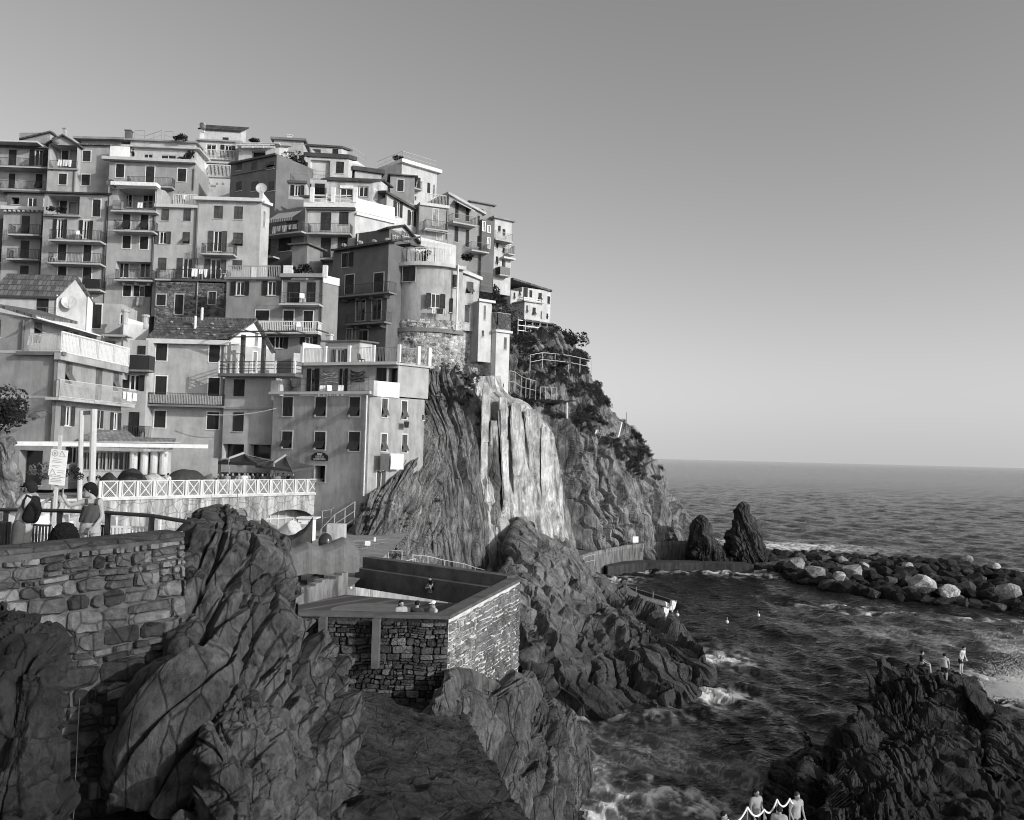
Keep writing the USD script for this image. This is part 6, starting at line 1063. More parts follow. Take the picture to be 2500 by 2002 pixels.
for a, b, h0, h1, name in ((.5, 1.1, FZ - .2, TZ + .1, 'back_wall'), (0, .49, FZ - .2, FZ + .75, 'bench')):
    m = MB(); P0, Q0 = p - nb_ * a, q - nb_ * a; P1, Q1 = p - nb_ * b, q - nb_ * b; m.hexa([x + V3(0, 0, h0) for x in (P0, Q0, Q1, P1)] + [x + V3(0, 0, h1) for x in (P0, Q0, Q1, P1)]); obj(name, m, pm, T)
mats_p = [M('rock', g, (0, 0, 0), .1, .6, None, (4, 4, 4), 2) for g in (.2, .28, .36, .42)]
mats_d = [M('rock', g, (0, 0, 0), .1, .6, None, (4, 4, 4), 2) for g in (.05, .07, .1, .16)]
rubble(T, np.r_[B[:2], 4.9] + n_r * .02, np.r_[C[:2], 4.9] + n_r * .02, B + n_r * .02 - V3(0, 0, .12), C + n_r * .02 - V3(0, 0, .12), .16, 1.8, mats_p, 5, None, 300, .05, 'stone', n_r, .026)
F_ = thing('dry_stone_wall', 'dark rough stone facing with two sunken posts below the terrace parapet', 'wall', (A[0], A[1], 6))
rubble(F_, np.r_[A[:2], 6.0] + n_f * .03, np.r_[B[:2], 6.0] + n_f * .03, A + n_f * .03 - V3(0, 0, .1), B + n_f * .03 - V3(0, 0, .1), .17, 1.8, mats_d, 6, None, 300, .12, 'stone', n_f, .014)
for x in (300, 732): p = at('d', x, 760, 29.3); m = MB(); m.box(V3(p[0], p[1] - .12, TZ - .75), (.24, .35, 1.6)); obj('post', m, pm, F_)
# low broken wall at the far left of the terrace
p, q = at('d', 60, 470, 38), at('d', 495, 415, 41.5); p[2] = q[2] = FZ; m = MB(); d = unit(q - p); n_ = V3(d[1], -d[0], 0)
W_ = thing('low_wall', 'low crumbling plastered wall behind the terrace floor below the covered boat', 'wall', p); m = MB(); n_ = n_ if n_[1] < 0 else -n_
for i in range(8):
    a, b = p + d * np.linalg.norm(q - p) * i / 8, p + d * np.linalg.norm(q - p) * (i + 1) / 8; h = .62 + .05 * i + .06 * math.sin(i * 2.1); m.hexa([a, b, b - n_ * .45, a - n_ * .45] + [x + V3(0, 0, h) for x in (a, b, b - n_ * .45, a - n_ * .45)])
obj('masonry', m, M('plaster', .22, .9), W_)
# the tall rubble wall in the left foreground
WZ = 14.42; W0, W1 = at('P', -60, 1345, 12.0), at('P', 448, 1318, 14.2); W0[2], W1[2] = WZ - .02, WZ + .12
nW = unit(np.cross(unit((W1 - W0) * V3(1, 1, 0)), V3(0, 0, 1))); base = 10.2
Wt = thing('rubble_wall', 'tall wall of large pale and dark rubble stones holding up the footpath', 'wall', (W0[0], W0[1], base))
m = MB(); b0, b1 = np.r_[W0[:2], base] + nW * .45, np.r_[W1[:2], base] + nW * .45; i = -nW * .5
m.hexa([b0, b1, b1 + i - nW * .45, b0 + i - nW * .45, W0, W1, W1 + i, W0 + i]); obj('mortar', m, noise_mat('/World/Looks/mortar', .075, .4, 3.0, .95, bump=.05, bscale=6), Wt)
wm = {k: M('rock', g, (0, 0, 0), .05, .62, None, (3, 3, 3), 1.4) for k, g in (('a', .045), ('b', .075), ('c', .16), ('d', .28))}
def tone(c, rng):  # paler towards the upper right: light on the wall painted into the stones
    u = (c[0] - W0[0]) / (W1[0] - W0[0]); v = (c[2] - base) / (WZ - base); s = .35 * u + .45 * v + rng.uniform(-.3, .3); return wm['d' if s > .7 else 'c' if s > .45 else 'b' if s > .2 else 'a']
rubble(Wt, b0 + nW * .01, b1 + nW * .01, W0 + nW * .01 - V3(0, 0, .06), W1 + nW * .01 - V3(0, 0, .06), .2, 1.4, None, 12, None, 300, .09, 'stone', unit(np.cross(unit(b1 - b0), unit(W0 - b0))), .012, .5, tone)
m = MB(); a, b = W0 + V3(0, 0, .003), W1 + V3(0, 0, .003); i = -nW * .6; o = nW * .03; m.hexa([a + o, b + o, b + i, a + i] + [x + V3(0, 0, .07) for x in (a + o, b + o, b + i, a + i)]); obj('coping', m, M('rock', .10, (0, 0, 0), .05, .6, None, (3, 3, 3), 1.4), Wt)
sheet('footpath', [W0 - nW * .6 + V3(0, 0, -.75), W1 - nW * .6 + V3(.3, 0, -.85), W1 - nW * 4.2 + V3(.3, 0, -.85), W0 - nW * 4.2 + V3(-1, 0, -.75)], noise_mat('/World/Looks/path', .2, .2, 2, .9), (2, 2), label='raised footpath behind the rubble wall')
# its railing
PR = [at('i', -30, 462, 16.6), at('i', 610, 470, 16.4), at('i', 1400, 492, 16.0), at('i', 1860, 515, 15.7), at('P', 370, 1259, 15.2), at('P', 470, 1276, 14.7)]
Rt = thing('path_railing', 'dark handrail on posts with white bars below, along the footpath', 'railing', PR[0]); m = MB(); m.tube(PR, .035, 8); obj('handrail', m, M('metal', .03), Rt)
for i, (p, g) in enumerate([(at('i', 118, 470, 16.6), .03), (at('i', 1060, 490, 16.2), .03), (at('i', 1900, 520, 15.7), .03), (at('P', 371, 1260, 15.2), .03)]):
    m = MB(); m.bar(p, p - V3(0, 0, 1.2), .08); obj('post', m, M('metal', g), Rt)
    m = MB(); m.bar(p + V3(.11, 0, -.06), p + V3(.11, 0, -1.2), .10, .06); obj('sleeve', m, M('paint', .75), Rt)
k = 0
for (x0, x1, y, Y, n) in ((-20, 110, 680, 16.5, 4), (150, 190, 690, 16.5, 2), (560, 900, 730, 16.3, 6), (1730, 1870, 745, 15.8, 3), (1960, 2640, 760, 15.4, 11), (2680, 3200, 850, 15.0, 8)):
    a, b = at('i', x0, y, Y), at('i', x1, y + (x1 - x0) * .03, Y); m = MB(); m.bar(a, b, .035)
    obj('rail', m, M('paint', .75 if x0 > 1900 else .05), Rt)
    for j in range(n): p = a + (b - a) * (j + .5) / n; m = MB(); m.bar(p, p - V3(0, 0, 1.0), .03); obj('bar', m, M('paint', .75 if x0 > 1900 else .06), Rt)
# quay wall with arches under the plaza, its white railing
def wline(t): return RA + (RB - RA) * t
WL = np.linalg.norm(RB - RA); QF = Facade(RA, math.degrees(math.atan2((RB - RA)[1], (RB - RA)[0])))
Q = thing('quay_wall', 'pale streaked stone wall with two small arches and one wide arched opening below the plaza', 'wall', RA)
ar = []
for reg, x0, x1, yt, yb in (('c', 205, 345, 385, 520), ('c', 668, 778, 360, 505), ('c', 955, 1392, 362, 560)):
    u0, u1, z0, z1 = QF.rect(reg, x0, yt, x1, yb); ar.append((u0, u1, min(z0, YZ + .02) if reg else z0, z1))
m = MB(); zb_, zt_ = YZ - .3, PZ - .03; N = 640; us = np.linspace(-24, WL, N + 1)
def arch_top(u):
    for a, b, z0, z1 in ar:
        if a < u < b: r = (b - a) / 2; k = (u - (a + b) / 2) / r; rise = min(r, (z1 - YZ) * .5); return z1 - rise + rise * math.sqrt(max(0, 1 - k * k))
    return None
for i in range(N):
    c = (us[i] + us[i + 1]) / 2; zt0 = arch_top(c); lo = zb_ if zt0 is None else zt0
    m.quad(QF.p(us[i], lo), QF.p(us[i + 1], lo), QF.p(us[i + 1], zt_), QF.p(us[i], zt_))
    if zt0 is not None: m.quad(QF.p(us[i], zt0), QF.p(us[i + 1], zt0), QF.p(us[i + 1], zt0, -2), QF.p(us[i], zt0, -2)); m.quad(QF.p(us[i], zb_, -2), QF.p(us[i + 1], zb_, -2), QF.p(us[i + 1], zt0, -2), QF.p(us[i], zt0, -2))
for a, b, z0, z1 in ar:
    for u in (a, b): m.quad(QF.p(u, zb_), QF.p(u, zb_, -2), QF.p(u, z1 - .5, -2), QF.p(u, z1 - .5))
e = QF.p(WL, 0); m.quad(e + V3(0, 0, zb_), e + V3(1, 14, zb_), e + V3(1, 14, zt_), e + V3(0, 0, zt_))
obj('masonry', m, usdkit.material(stage, '/World/Looks/quay', {'g': ('geometry', {}), 'm': ('mapping', {'scale': (1.4, 1.4, .16)}), 'n': ('noise_texture', {'scale': 1.2, 'detail': 6, 'roughness': .7}), 'r': ('rgb_ramp', {'ramp': [(.36, g3(.12)), (.5, g3(.32)), (.62, g3(.52))]}), 'v': ('voronoi_texture', {'feature': 'distance_to_edge', 'scale': 1.5}), 'vr': ('rgb_ramp', {'ramp': [(0, g3(.6)), (.06, g3(1))]}), 'x': ('mix', {'mix_type': 'multiply', 'fac': 1.0}), 'b': ('bump', {'distance': .06}), 'p': ('principled_bsdf', {'roughness': .9})},
    [('g.position', 'm.vector'), ('m.vector', 'n.vector'), ('n.fac', 'r.fac'), ('g.position', 'v.vector'), ('v.distance', 'vr.fac'), ('r.color', 'x.color1'), ('vr.color', 'x.color2'), ('x.color', 'p.base_color'), ('vr.color', 'b.height'), ('b.normal', 'p.normal')], surface='p.BSDF'), Q)
for a, b, z0, z1 in ar[:2]:
    m = MB(); r = (b - a) / 2; rise = min(r, (z1 - YZ) * .5); pts = [((a + b) / 2 - math.cos(t) * r, z1 - rise + rise * math.sin(t)) for t in np.linspace(0, math.pi, 13)]
    for k in range(12):
        (ua, za), (ub, zb2) = pts[k], pts[k + 1]; ca = (a + b) / 2, z1 - rise; f = 1.22
        o = lambda u, z: (ca[0] + (u - ca[0]) * f, ca[1] + (z - ca[1]) * f); p1, p2 = o(ua, za), o(ub, zb2)
        mm = MB(); mm.hexa([QF.p(ua, za, .08), QF.p(ub, zb2, .08), QF.p(ub, zb2, -.1), QF.p(ua, za, -.1), QF.p(*p1, .08), QF.p(*p2, .08), QF.p(*p2, -.1), QF.p(*p1, -.1)]); obj('arch_stone', mm, M('rock', .3, (0, 0, 0), .1, .6, None, (4, 4, 4), 2), Q)
a, b, z0, z1 = ar[2]; m = MB(); QF.box(m, a + .05, b - .05, YZ, z1 - .05, -1.6, -1.5); obj('glazing', m, M('paint', .35), Q)
m = MB()
for k in range(1, 6): u = a + (b - a) * k / 6; QF.box(m, u - .05, u + .05, YZ, z1 - .3, -1.49, -1.42)
QF.box(m, a + .1, b - .1, YZ + (z1 - YZ) * .48, YZ + (z1 - YZ) * .56, -1.5, -1.4); obj('frame', m, M('paint', .55), Q)
m = MB(); QF.box(m, -24, WL, PZ - .03, PZ + .14, -.35, .14); obj('kerb', m, M('plaster', .55, .3), Q)
# panels of the railing
PX = [1045, 1255, 1440, 1615, 1785, 1955, 2115]; PJ = [60, 255, 432, 603, 770, 930, 1088, 1240, 1388, 1530, 1668, 1803, 1938]
us_ = [QF.hit('a', x, 950)[0] for x in PX[:6]] + [QF.hit('j', x, 620)[0] for x in PJ]
R0 = thing('plaza_railing', 'white railing of crossed panels with wire mesh along the edge of the plaza', 'railing', RA); H_ = 1.08; wp = M('paint', .58)
us_ = sorted(us_); us_ = [u for i, u in enumerate(us_) if i == 0 or u - us_[i - 1] > .4]
for i, u in enumerate(us_):
    m = MB(); QF.box(m, u - .09, u + .09, PZ + .145, PZ + .145 + H_ + .03, -.1, .08); obj('post', m, wp, R0)
    if i + 1 < len(us_):
        v = us_[i + 1]; a, b = u + .16, v - .16; z0, z1 = PZ + .2, PZ + .145 + H_ - .03; m = MB()
        for c, d in ((a, a + .06), (b - .06, b)): QF.box(m, c, d, z0, z1, -.03, .03)
        QF.box(m, u + .095, v - .095, z1 + .002, z1 + .07, -.04, .04); QF.box(m, u + .095, v - .095, z0 - .06, z0 - .002, -.03, .03)
        m.bar(QF.p(a + .05, z0, .012), QF.p(b - .05, z1, .012), .02, .07); m.bar(QF.p(a + .05, z1, -.012), QF.p(b - .05, z0, -.012), .02, .07); pn = obj('panel', m, wp, R0)
        m = MB(); w = b - a - .12; h = z1 - z0
        for k in range(-7, 9):
            s = k * w / 7.5
            for sg in (1, -1):
                x0, x1 = s, s + h; y0, y1 = 0.0, h
                if x0 < 0: y0 = -x0; x0 = 0
                if x1 > w: y1 = h - (x1 - w); x1 = w
                if x1 > x0 + .02: X0, X1 = (a + .06 + x0, a + .06 + x1) if sg > 0 else (b - .06 - x0, b - .06 - x1); m.bar(QF.p(X0, z0 + y0, -.02), QF.p(X1, z0 + y1, -.02), .014)
        obj('mesh', m, M('metal', .5), pn)
# steps at its right end
St = thing('stone_steps', 'grey stone steps going down at the right end of the plaza wall', 'steps', at('j', 2000, 700, 73))
for i in range(7):
    p = at('j', 2005 + i * 24, 600 + i * 26, 73.0); m = MB(); m.box(p + V3(.1, .6, -.1), (1.9, 1.4, .22)); obj('step', m, M('rock', .3, (0, 0, 0), .1, .6, None, (3, 3, 3), 2), St)
def hand_rail(label, tops, h=1.0, rails=(1.0, .55), every=None, g=.5, name='handrail', r=.025):
    """tops: the tops of the posts"""
    T = thing(name, label, 'railing', tops[0]); mt = M('metal', g)
    for p in tops: m = MB(); m.bar(p, np.asarray(p) - V3(0, 0, h), r * 2); obj('post', m, mt, T)
    for k in rails: m = MB(); m.tube([np.asarray(p) - V3(0, 0, h * (1 - k)) for p in tops], r, 6); obj('rail', m, mt, T)
    return T
hand_rail('pale curved handrail climbing from the boatyard to the steps', [at('k', x, y, 71) for x, y in ((952, 100), (1070, 80), (1180, -10), (1290, -90))], 1.9, (1, .7, .4))
hand_rail('second pale handrail in front, bending up towards the steps', [at('k', x, y, 68) for x, y in ((930, 350), (1120, 150), (1265, 60), (1400, -30))], 1.8, (1, .6, .25))
# retaining wall, gate rail and the path along the foot of the cliff
p, q = at('k', 1425, 880, 56), at('k', 1815, 905, 62); m = MB(); z1 = at('k', 1600, 690, 59)[2]
Rw = thing('retaining_wall', 'pale patched retaining wall right of the covered boat', 'wall', p); d = unit((q - p) * V3(1, 1, 0)); n_ = V3(d[1], -d[0], 0); m.hexa([V3(*x[:2], 5.5) for x in (p, q, q - n_ * 4, p - n_ * 4)] + [V3(*x[:2], z1) for x in (p, q, q - n_ * 4, p - n_ * 4)]); obj('masonry', m, M('plaster', .5, .8), Rw)
tops = [at('k', x, y, 57 + k) for k, (x, y) in enumerate(((1370, 520), (1500, 515), (1635, 505), (1720, 495), (1805, 490), (1855, 480)))]
hand_rail('dark mesh rail with two small notices on top of the retaining wall', tops, 1.2, (1, .8, .6, .4, .2), g=.2)
for i, (x0, y0, x1, y1) in enumerate(((1540, 515, 1615, 578), (1664, 462, 1692, 520))):
    F = Facade(at('k', x0, y0, 57.5), 0); u0, u1, z0, z1 = F.rect('k', x0, y0, x1, y1); m = MB(); F.box(m, u0, u1, z0, z1, .05, .08); Tn = thing('notice', ('wider' if i == 0 else 'narrower') + ' white notice on the mesh rail above the retaining wall', 'notice', F.p(u0, z0)); obj('board', m, M('paint', .8), Tn)
    m = MB(); um = (u0 + u1) / 2; F.box(m, um - .03, um + .03, z0 - .7, z0, .06, .09); obj('post', m, M('metal', .2), Tn)
path_pts = [at('d', 800, 310, 62), at('d', 1000, 312, 65), at('d', 1145, 300, 67), at('d', 1300, 335, 71), at('d', 1450, 365, 75), at('d', 1620, 400, 79), at('d', 1790, 420, 83)]
m = MB(); G = np.zeros((2, len(path_pts), 3))
for i, p in enumerate(path_pts): G[0, i] = p + V3(-.2, -1.0, 0); G[1, i] = p + V3(-2.0, 4.0, .0)
m.grid(G); m.grid(np.stack([G[0] - V3(0, 0, 8), G[0]])); obj('sea_path', m, M('plaster', .3, .4), None, kind='structure', label='path along the foot of the cliff')
hand_rail('pale ramp rail rising from left to right at the foot of the cliff', [at('d', x, y, 61 + k) for k, (x, y) in enumerate(((740, 300), (870, 265), (943, 235), (1042, 212)))], 1.0, (1, .5))
hand_rail('short pale rail at the head of the cliff path', [at('d', x, y, 62) for x, y in ((805, 148), (825, 142), (935, 150))], 1.6, (1, .45))
hand_rail('long pale rail running along the cliff path to the right', [at('d', x, y, Y) for x, y, Y in ((1022, 182, 66), (1145, 192, 68), (1280, 225, 70.5), (1430, 252, 74), (1530, 285, 76), (1600, 302, 78), (1720, 325, 81), (1780, 330, 82.5))], 1.5, (1, .4))
wq = at('d', 1755, 140, 86.2); F = Facade(wq, 30); u0, u1, z0, z1 = F.rect('d', 1745, 140, 1775, 228); m = MB(); F.box(m, u0, u1, z0, z1, .0, .08); Tn = thing('notice', 'tall white notice on the pale cliff face', 'notice', F.p(u0, z0)); obj('board', m, M('paint', .8), Tn)
# sea wall and walk round the headland
SW = [atz('e', 1240, 1560, 0), atz('e', 1380, 1530, 0), atz('e', 1480, 1492, 0), atz('e', 1560, 1468, 0), atz('e', 1700, 1436, 0), atz('e', 1840, 1416, 0), atz('e', 1960, 1404, 0), atz('e', 2105, 1396, 0)]
m = MB(); k = len(SW); top = [p + V3(0, 0, 2.6) for p in SW]; bk = [p + V3(-2.5, 9, 2.6) for p in SW]; m.grid(np.stack([[p - V3(0, 0, 1.5) for p in SW], top])); m.grid(np.stack([top, bk])); e = SW[-1]; m.quad(e - V3(0, 0, 1.5), e + V3(-1, 9, -1.5), bk[-1], top[-1])
Sw = thing('sea_wall', 'curved concrete sea wall carrying the walk round the headland', 'wall', SW[3]); obj('face', m, M('plaster', .17, .9), Sw)
m = MB(); pp = [p + V3(0, 0, 3.0) for p in SW]
for a, b in zip(SW[:-1], SW[1:]):
    d = unit(b - a); n_ = V3(-d[1], d[0], 0) * .4; m.hexa([a + V3(0, 0, 2.604), b + V3(0, 0, 2.604), b + n_ + V3(0, 0, 2.604), a + n_ + V3(0, 0, 2.604), a + V3(0, 0, 3.1), b + V3(0, 0, 3.1), b + n_ + V3(0, 0, 3.1), a + n_ + V3(0, 0, 3.1)])
obj('parapet', m, M('plaster', .22, .8), Sw)
LW = [atz('f', x, y, .3) for x, y in ((420, 610), (560, 590), (700, 578), (880, 578), (1110, 578), (1400, 588), (1540, 592))]; m = MB()
for a, b in zip(LW[:-1], LW[1:]): n_ = V3(-.5, 3, 0); a0, b0_ = a * V3(1, 1, 0), b * V3(1, 1, 0); m.hexa([a0 - V3(0, 0, 1), b0_ - V3(0, 0, 1), b0_ + n_ - V3(0, 0, 1), a0 + n_ - V3(0, 0, 1), a0 + V3(0, 0, .9), b0_ + V3(0, 0, .9), b0_ + n_ + V3(0, 0, .9), a0 + n_ + V3(0, 0, .9)])
obj('quay', m, M('plaster', .05, .8), None, kind='structure', label='low wet landing below the sea wall')
hand_rail('pale stair rail where the sea walk meets the cliff', [at('f', x, y, Y) for x, y, Y in ((70, 580, 104), (150, 560, 108), (232, 530, 113), (240, 500, 114), (322, 482, 119))], 1.5, (1, .5))
F = Facade(at('f', 598, 342, 121), 20); u0, u1, z0, z1 = F.rect('f', 598, 342, 640, 388); m = MB(); F.box(m, u0, u1, z0, z1, .5, .56); Tn = thing('notice', 'square white notice at the foot of the headland', 'notice', F.p(u0, z0)); obj('board', m, M('paint', .8), Tn)
# breakwater boulders
rng = random.Random(11); nrng = np.random.default_rng(5)
def boulder_mesh(seed, s=(1, 1, 1)):
    r = np.random.default_rng(seed); pts = r.normal(size=(30, 3)); pts /= np.linalg.norm(pts, axis=1)[:, None]; pts *= r.uniform(.82, 1.12, (30, 1)); h = trimesh.convex.convex_hull(pts); h = h.subdivide().subdivide(); v = np.array(h.vertices); v = v * (1 + .16 * (meshkit.fbm(v * 1.6 + seed, 4, seed) - .5)[:, None]); return v * np.array(s), np.array(h.faces)
protos = {}
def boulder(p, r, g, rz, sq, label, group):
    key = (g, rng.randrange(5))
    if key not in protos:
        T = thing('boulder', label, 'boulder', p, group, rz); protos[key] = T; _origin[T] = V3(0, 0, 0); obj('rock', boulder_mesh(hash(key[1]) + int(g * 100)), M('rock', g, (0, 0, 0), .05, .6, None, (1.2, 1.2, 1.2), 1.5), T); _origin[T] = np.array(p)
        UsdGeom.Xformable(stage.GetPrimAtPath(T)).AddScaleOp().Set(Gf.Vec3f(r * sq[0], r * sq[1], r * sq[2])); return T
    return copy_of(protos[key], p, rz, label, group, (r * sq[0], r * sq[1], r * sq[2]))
fr = [(500, 470), (700, 530), (850, 572), (1000, 600), (1150, 625), (1300, 655), (1450, 668), (1650, 690), (1850, 705), (2050, 720), (2250, 735)]; bkx = [(560, 395), (700, 392), (900, 398), (1150, 418), (1400, 425), (1650, 440), (1900, 478), (2250, 560)]
f0 = np.array([atz('g', *p, 0)[:2] for p in fr]); b0 = np.array([atz('g', *p, 0)[:2] for p in bkx]); cl = lambda P, t: np.array([np.interp(t, np.linspace(0, 1, len(P)), P[:, k]) for k in (0, 1)])
pale = {(1030, 430): 'flat pale boulder near the landward end of the breakwater', (1100, 495): 'largest white boulder, angular, low on the breakwater', (1160, 462): 'round white boulder above the largest white one', (1012, 525): 'small white boulder at the foot of the breakwater, left of the largest white one', (1525, 570): 'big pale dome-shaped boulder half way along the breakwater', (740, 455): 'grey slab boulder first from the sea stack', (868, 500): 'grey pointed boulder, second from the sea stack at the water', (1970, 460): 'white boulder on the crest near the right edge', (1690, 615): 'grey rounded boulder at the water, right of the dome-shaped one', (2055, 620): 'grey upright boulder near the right edge at the water', (1435, 465): 'small pale boulder on the crest above the dome-shaped one', (1800, 420): 'pale-topped boulder on the seaward crest'}
for (x, y), lab in pale.items(): c = atz('g', x, y, 1.3); boulder(c, {1100: 1.4, 1525: 1.6, 740: 1.4, 868: 1.3, 2055: 1.3, 1690: 1.2}.get(x, .85), .42 if 'white' in lab or 'dome' in lab else .3, rng.uniform(0, 360), (1.15, 1, .85), lab, 'breakwater boulders')
n_b = 0
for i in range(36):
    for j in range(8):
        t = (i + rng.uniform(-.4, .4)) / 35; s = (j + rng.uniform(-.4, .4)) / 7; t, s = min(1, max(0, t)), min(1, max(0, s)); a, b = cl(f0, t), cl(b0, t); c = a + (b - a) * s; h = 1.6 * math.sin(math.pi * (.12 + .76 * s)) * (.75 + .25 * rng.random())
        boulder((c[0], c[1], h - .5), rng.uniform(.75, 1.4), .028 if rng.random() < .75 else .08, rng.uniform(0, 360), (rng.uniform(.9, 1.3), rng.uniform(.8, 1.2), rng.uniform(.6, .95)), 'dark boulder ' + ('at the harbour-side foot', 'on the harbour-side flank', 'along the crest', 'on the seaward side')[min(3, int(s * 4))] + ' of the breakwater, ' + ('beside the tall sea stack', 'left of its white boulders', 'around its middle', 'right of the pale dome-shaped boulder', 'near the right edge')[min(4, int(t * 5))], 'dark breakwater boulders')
# ---------------------------------------------------------------- plants
def leaves(n, pos, size, rng, up=.3, hang=0.0):
    """n leaf-sized folded faces at pos(rng) -> point"""
    c = np.array([pos() for _ in range(n)]); d = rng.normal(size=(n, 3)); d[:, 2] += up; d /= np.linalg.norm(d, axis=1)[:, None]; a = np.cross(d, rng.normal(size=(n, 3))); a /= np.maximum(np.linalg.norm(a, axis=1)[:, None], 1e-6); b = np.cross(d, a)
    s = size * rng.uniform(.6, 1.4, (n, 1)); V = np.stack([c - a * s, c + b * s * .45 + d * s * .15, c + a * s, c - b * s * .45 + d * s * .15], 1).reshape(-1, 3); i = np.arange(n)[:, None] * 4
    return V, np.vstack([i + [0, 1, 2], i + [0, 2, 3]])
def blob(rng, r, lumps=7):
    cs = rng.normal(size=(lumps, 3)) * np.array(r) * .42; rs = rng.uniform(.35, .6, lumps)
    def f():
        k = rng.integers(lumps); d = rng.normal(size=3); d /= np.linalg.norm(d); return cs[k] + d * np.array(r) * rs[k] * rng.uniform(.55, 1.0) ** .5
    return f
def plant(name, label, cat, p, r, n, size, g, seed, trunk=None, group=None):
    rng = np.random.default_rng(seed); p = np.asarray(p, float); T = thing(name, label, cat, p, group); h = r[2] * .9; f = blob(rng, r, max(5, n // 90)); c = p + V3(0, 0, h + (trunk or 0))
    V, F = leaves(n, f, size, rng); obj('crown' if trunk else 'foliage', (V + c, F), M('leaf', g), T)
    m = MB()
    for k in range(5 if trunk else 4):
        q = c + rng.normal(size=3) * np.array(r) * .45; b = p + V3(0, 0, (trunk or .1) * .8); m.tube([b, (b + q) / 2 + rng.normal(size=3) * .12 * r[0], q], [.05 * r[0], .035 * r[0], .012 * r[0]], 5)
    if trunk: m.tube([p - V3(0, 0, .4), p + V3(.05, 0, trunk * .8)], [.13 * r[0], .08 * r[0]], 7)
    obj('trunk' if trunk else 'stem', m, M('wood', .06), T); return T
def scatter(name, label, V, test, count, g, seed, smin=.5, smax=1.3):
    rng = np.random.default_rng(seed); q = V - EYE; w = q @ FWD; X = (CX + FPX * (q @ RIGHT) / w) / 1.15955; Y = (CY - FPX * (q @ UP) / w) / 1.15955
    ok = np.nonzero(test(X, Y))[0]; pick = rng.choice(ok, min(count, len(ok)), replace=False); P = V[pick]
    pi = UsdGeom.PointInstancer.Define(stage, '/World/' + name); tg = []
    for k in range(3):
        f = blob(rng, (.8, .8, .6), 6); lv = leaves(190, f, .12, rng, .5); pp = f'/World/{name}/prototypes/shrub_{k:03d}'; usdkit.mesh(stage, pp, lv, M('leaf', g)); tg.append(pp)
    pi.CreatePrototypesRel().SetTargets(tg); n = len(P); pi.CreateProtoIndicesAttr(Vt.IntArray.FromNumpy(rng.integers(0, 3, n).astype(np.int32)))
    pi.CreatePositionsAttr(Vt.Vec3fArray.FromNumpy((P + [0, 0, .15]).astype(np.float32))); s = rng.uniform(smin, smax, (n, 1)) * np.array([[1, 1, .9]]); pi.CreateScalesAttr(Vt.Vec3fArray.FromNumpy(s.astype(np.float32)))
    a = rng.uniform(0, math.pi, n); pi.CreateOrientationsAttr(Vt.QuathArray([Gf.Quath(math.cos(t), 0, 0, math.sin(t)) for t in a])); tag('/World/' + name, label, 'shrubs', None, 'stuff')
nz = lambda X, Y, s: meshkit.noise(np.stack([X * s, Y * s, X * 0], -1), 3)
lim_head = lambda X: np.interp(X, [985, 1060, 1100, 1170, 1230, 1290, 1340, 1400], [720, 830, 845, 890, 925, 955, 985, 1000])
scatter('slope_shrubs', 'dark shrubs on the slope below the last houses of the upper row', headB[0], lambda X, Y: nz(X, Y, .06) > .3, 420, .045, 4, .5, 1.2)
scatter('cliff_shrubs', 'low dark shrubs and grasses covering the top of the headland', headA[0], lambda X, Y: (Y < lim_head(X) + 60 * (nz(X, Y, .02) - .5)) & (nz(X, Y, .045) > .38), 3600, .08, 5, .25, .85)
scatter('ledge_shrubs', 'rough plants growing where the pale cliff meets the stone bastion', np.vstack([cliffL[0], cliffR[0]]), lambda X, Y: (Y < np.interp(X, [890, 930, 980, 1010, 1060, 1100], [835, 860, 855, 815, 800, 880])) & (X < 1030) & (nz(X, Y, .05) > .45), 230, .1, 6, .15, .45)
scatter('hanging_shrubs', 'tufts on the ledges of the tilted rock beside the bar house', cliffB[0], lambda X, Y: (nz(X, Y, .04) > .66) & (Y > 1040) & (Y < 1180), 60, .05, 7, .2, .5)
plant('broad_tree', 'dark rounded tree on the edge of the headland right of the white house', 'tree', at('V', 1192, 752, 131), (2.6, 2.2, 1.9), 1500, .22, .045, 1, 1.0)
plant('broad_tree', 'bushy tree below the porch of the white house above the sea', 'tree', at('V', 1135, 745, 128), (2.8, 2.2, 1.5), 1200, .22, .05, 2, .6)
for i, (x, y, r, lab) in enumerate(((1000, 600, 2.2, 'tall dark hedge bush beside the stone annexe, uppermost on the slope'), (1030, 640, 2.2, 'dark bush on the slope below the last tall white house'), (1050, 690, 2.4, 'pale feathery bush left of the white house above the sea'), (975, 560, 1.8, 'dark bush at the foot of the grey gabled house'))): plant('shrub', lab, 'shrub', at('V', x, y + 12, 108 + i), (r, r * .8, r * .9), 900, .2, (.035, .04, .09, .035)[i], 10 + i)
plant('shrub', 'round dark bush over the rock at the left edge', 'shrub', at('4', 70, 1500, 26), (.75, .7, .62), 1500, .07, .05, 20)
rkL = loft([(230, 10, 70, 25, 25, .3, .8), (330, -60, 130, 25, 25, .7, 1), (520, -100, 190, 24.6, 25, .9, 1), (760, -120, 245, 24.2, 25, 1, 1), (1000, -150, 260, 23.8, 25, 1, 1), (1400, -150, 300, 23.4, 25, 1, 1)], 110, 110, reg='a', p=2.3, disp=D_(91, [(.6, .25), (.25, .1)], .3, 1.0))
obj('rock_outcrop', rkL, M('rock', .22, (0, 0, 0), .05, .6, None, (3, 2, 1.5), 1.5), None, kind='structure', label='grey rock with a bush on top at the left edge', cat='rock')
plant('climbing_plant', 'dark creeper climbing the white parapet of the planted roof terrace', 'climbing plant', at('1', 1225, 425, 102), (.9, .4, .6), 500, .12, .04, 22)
plant('potted_palm', 'bushy palm at the right end of the planted roof terrace', 'palm', at('1', 1875, 485, 103), (.9, .7, .7), 400, .16, .04, 23, .4)
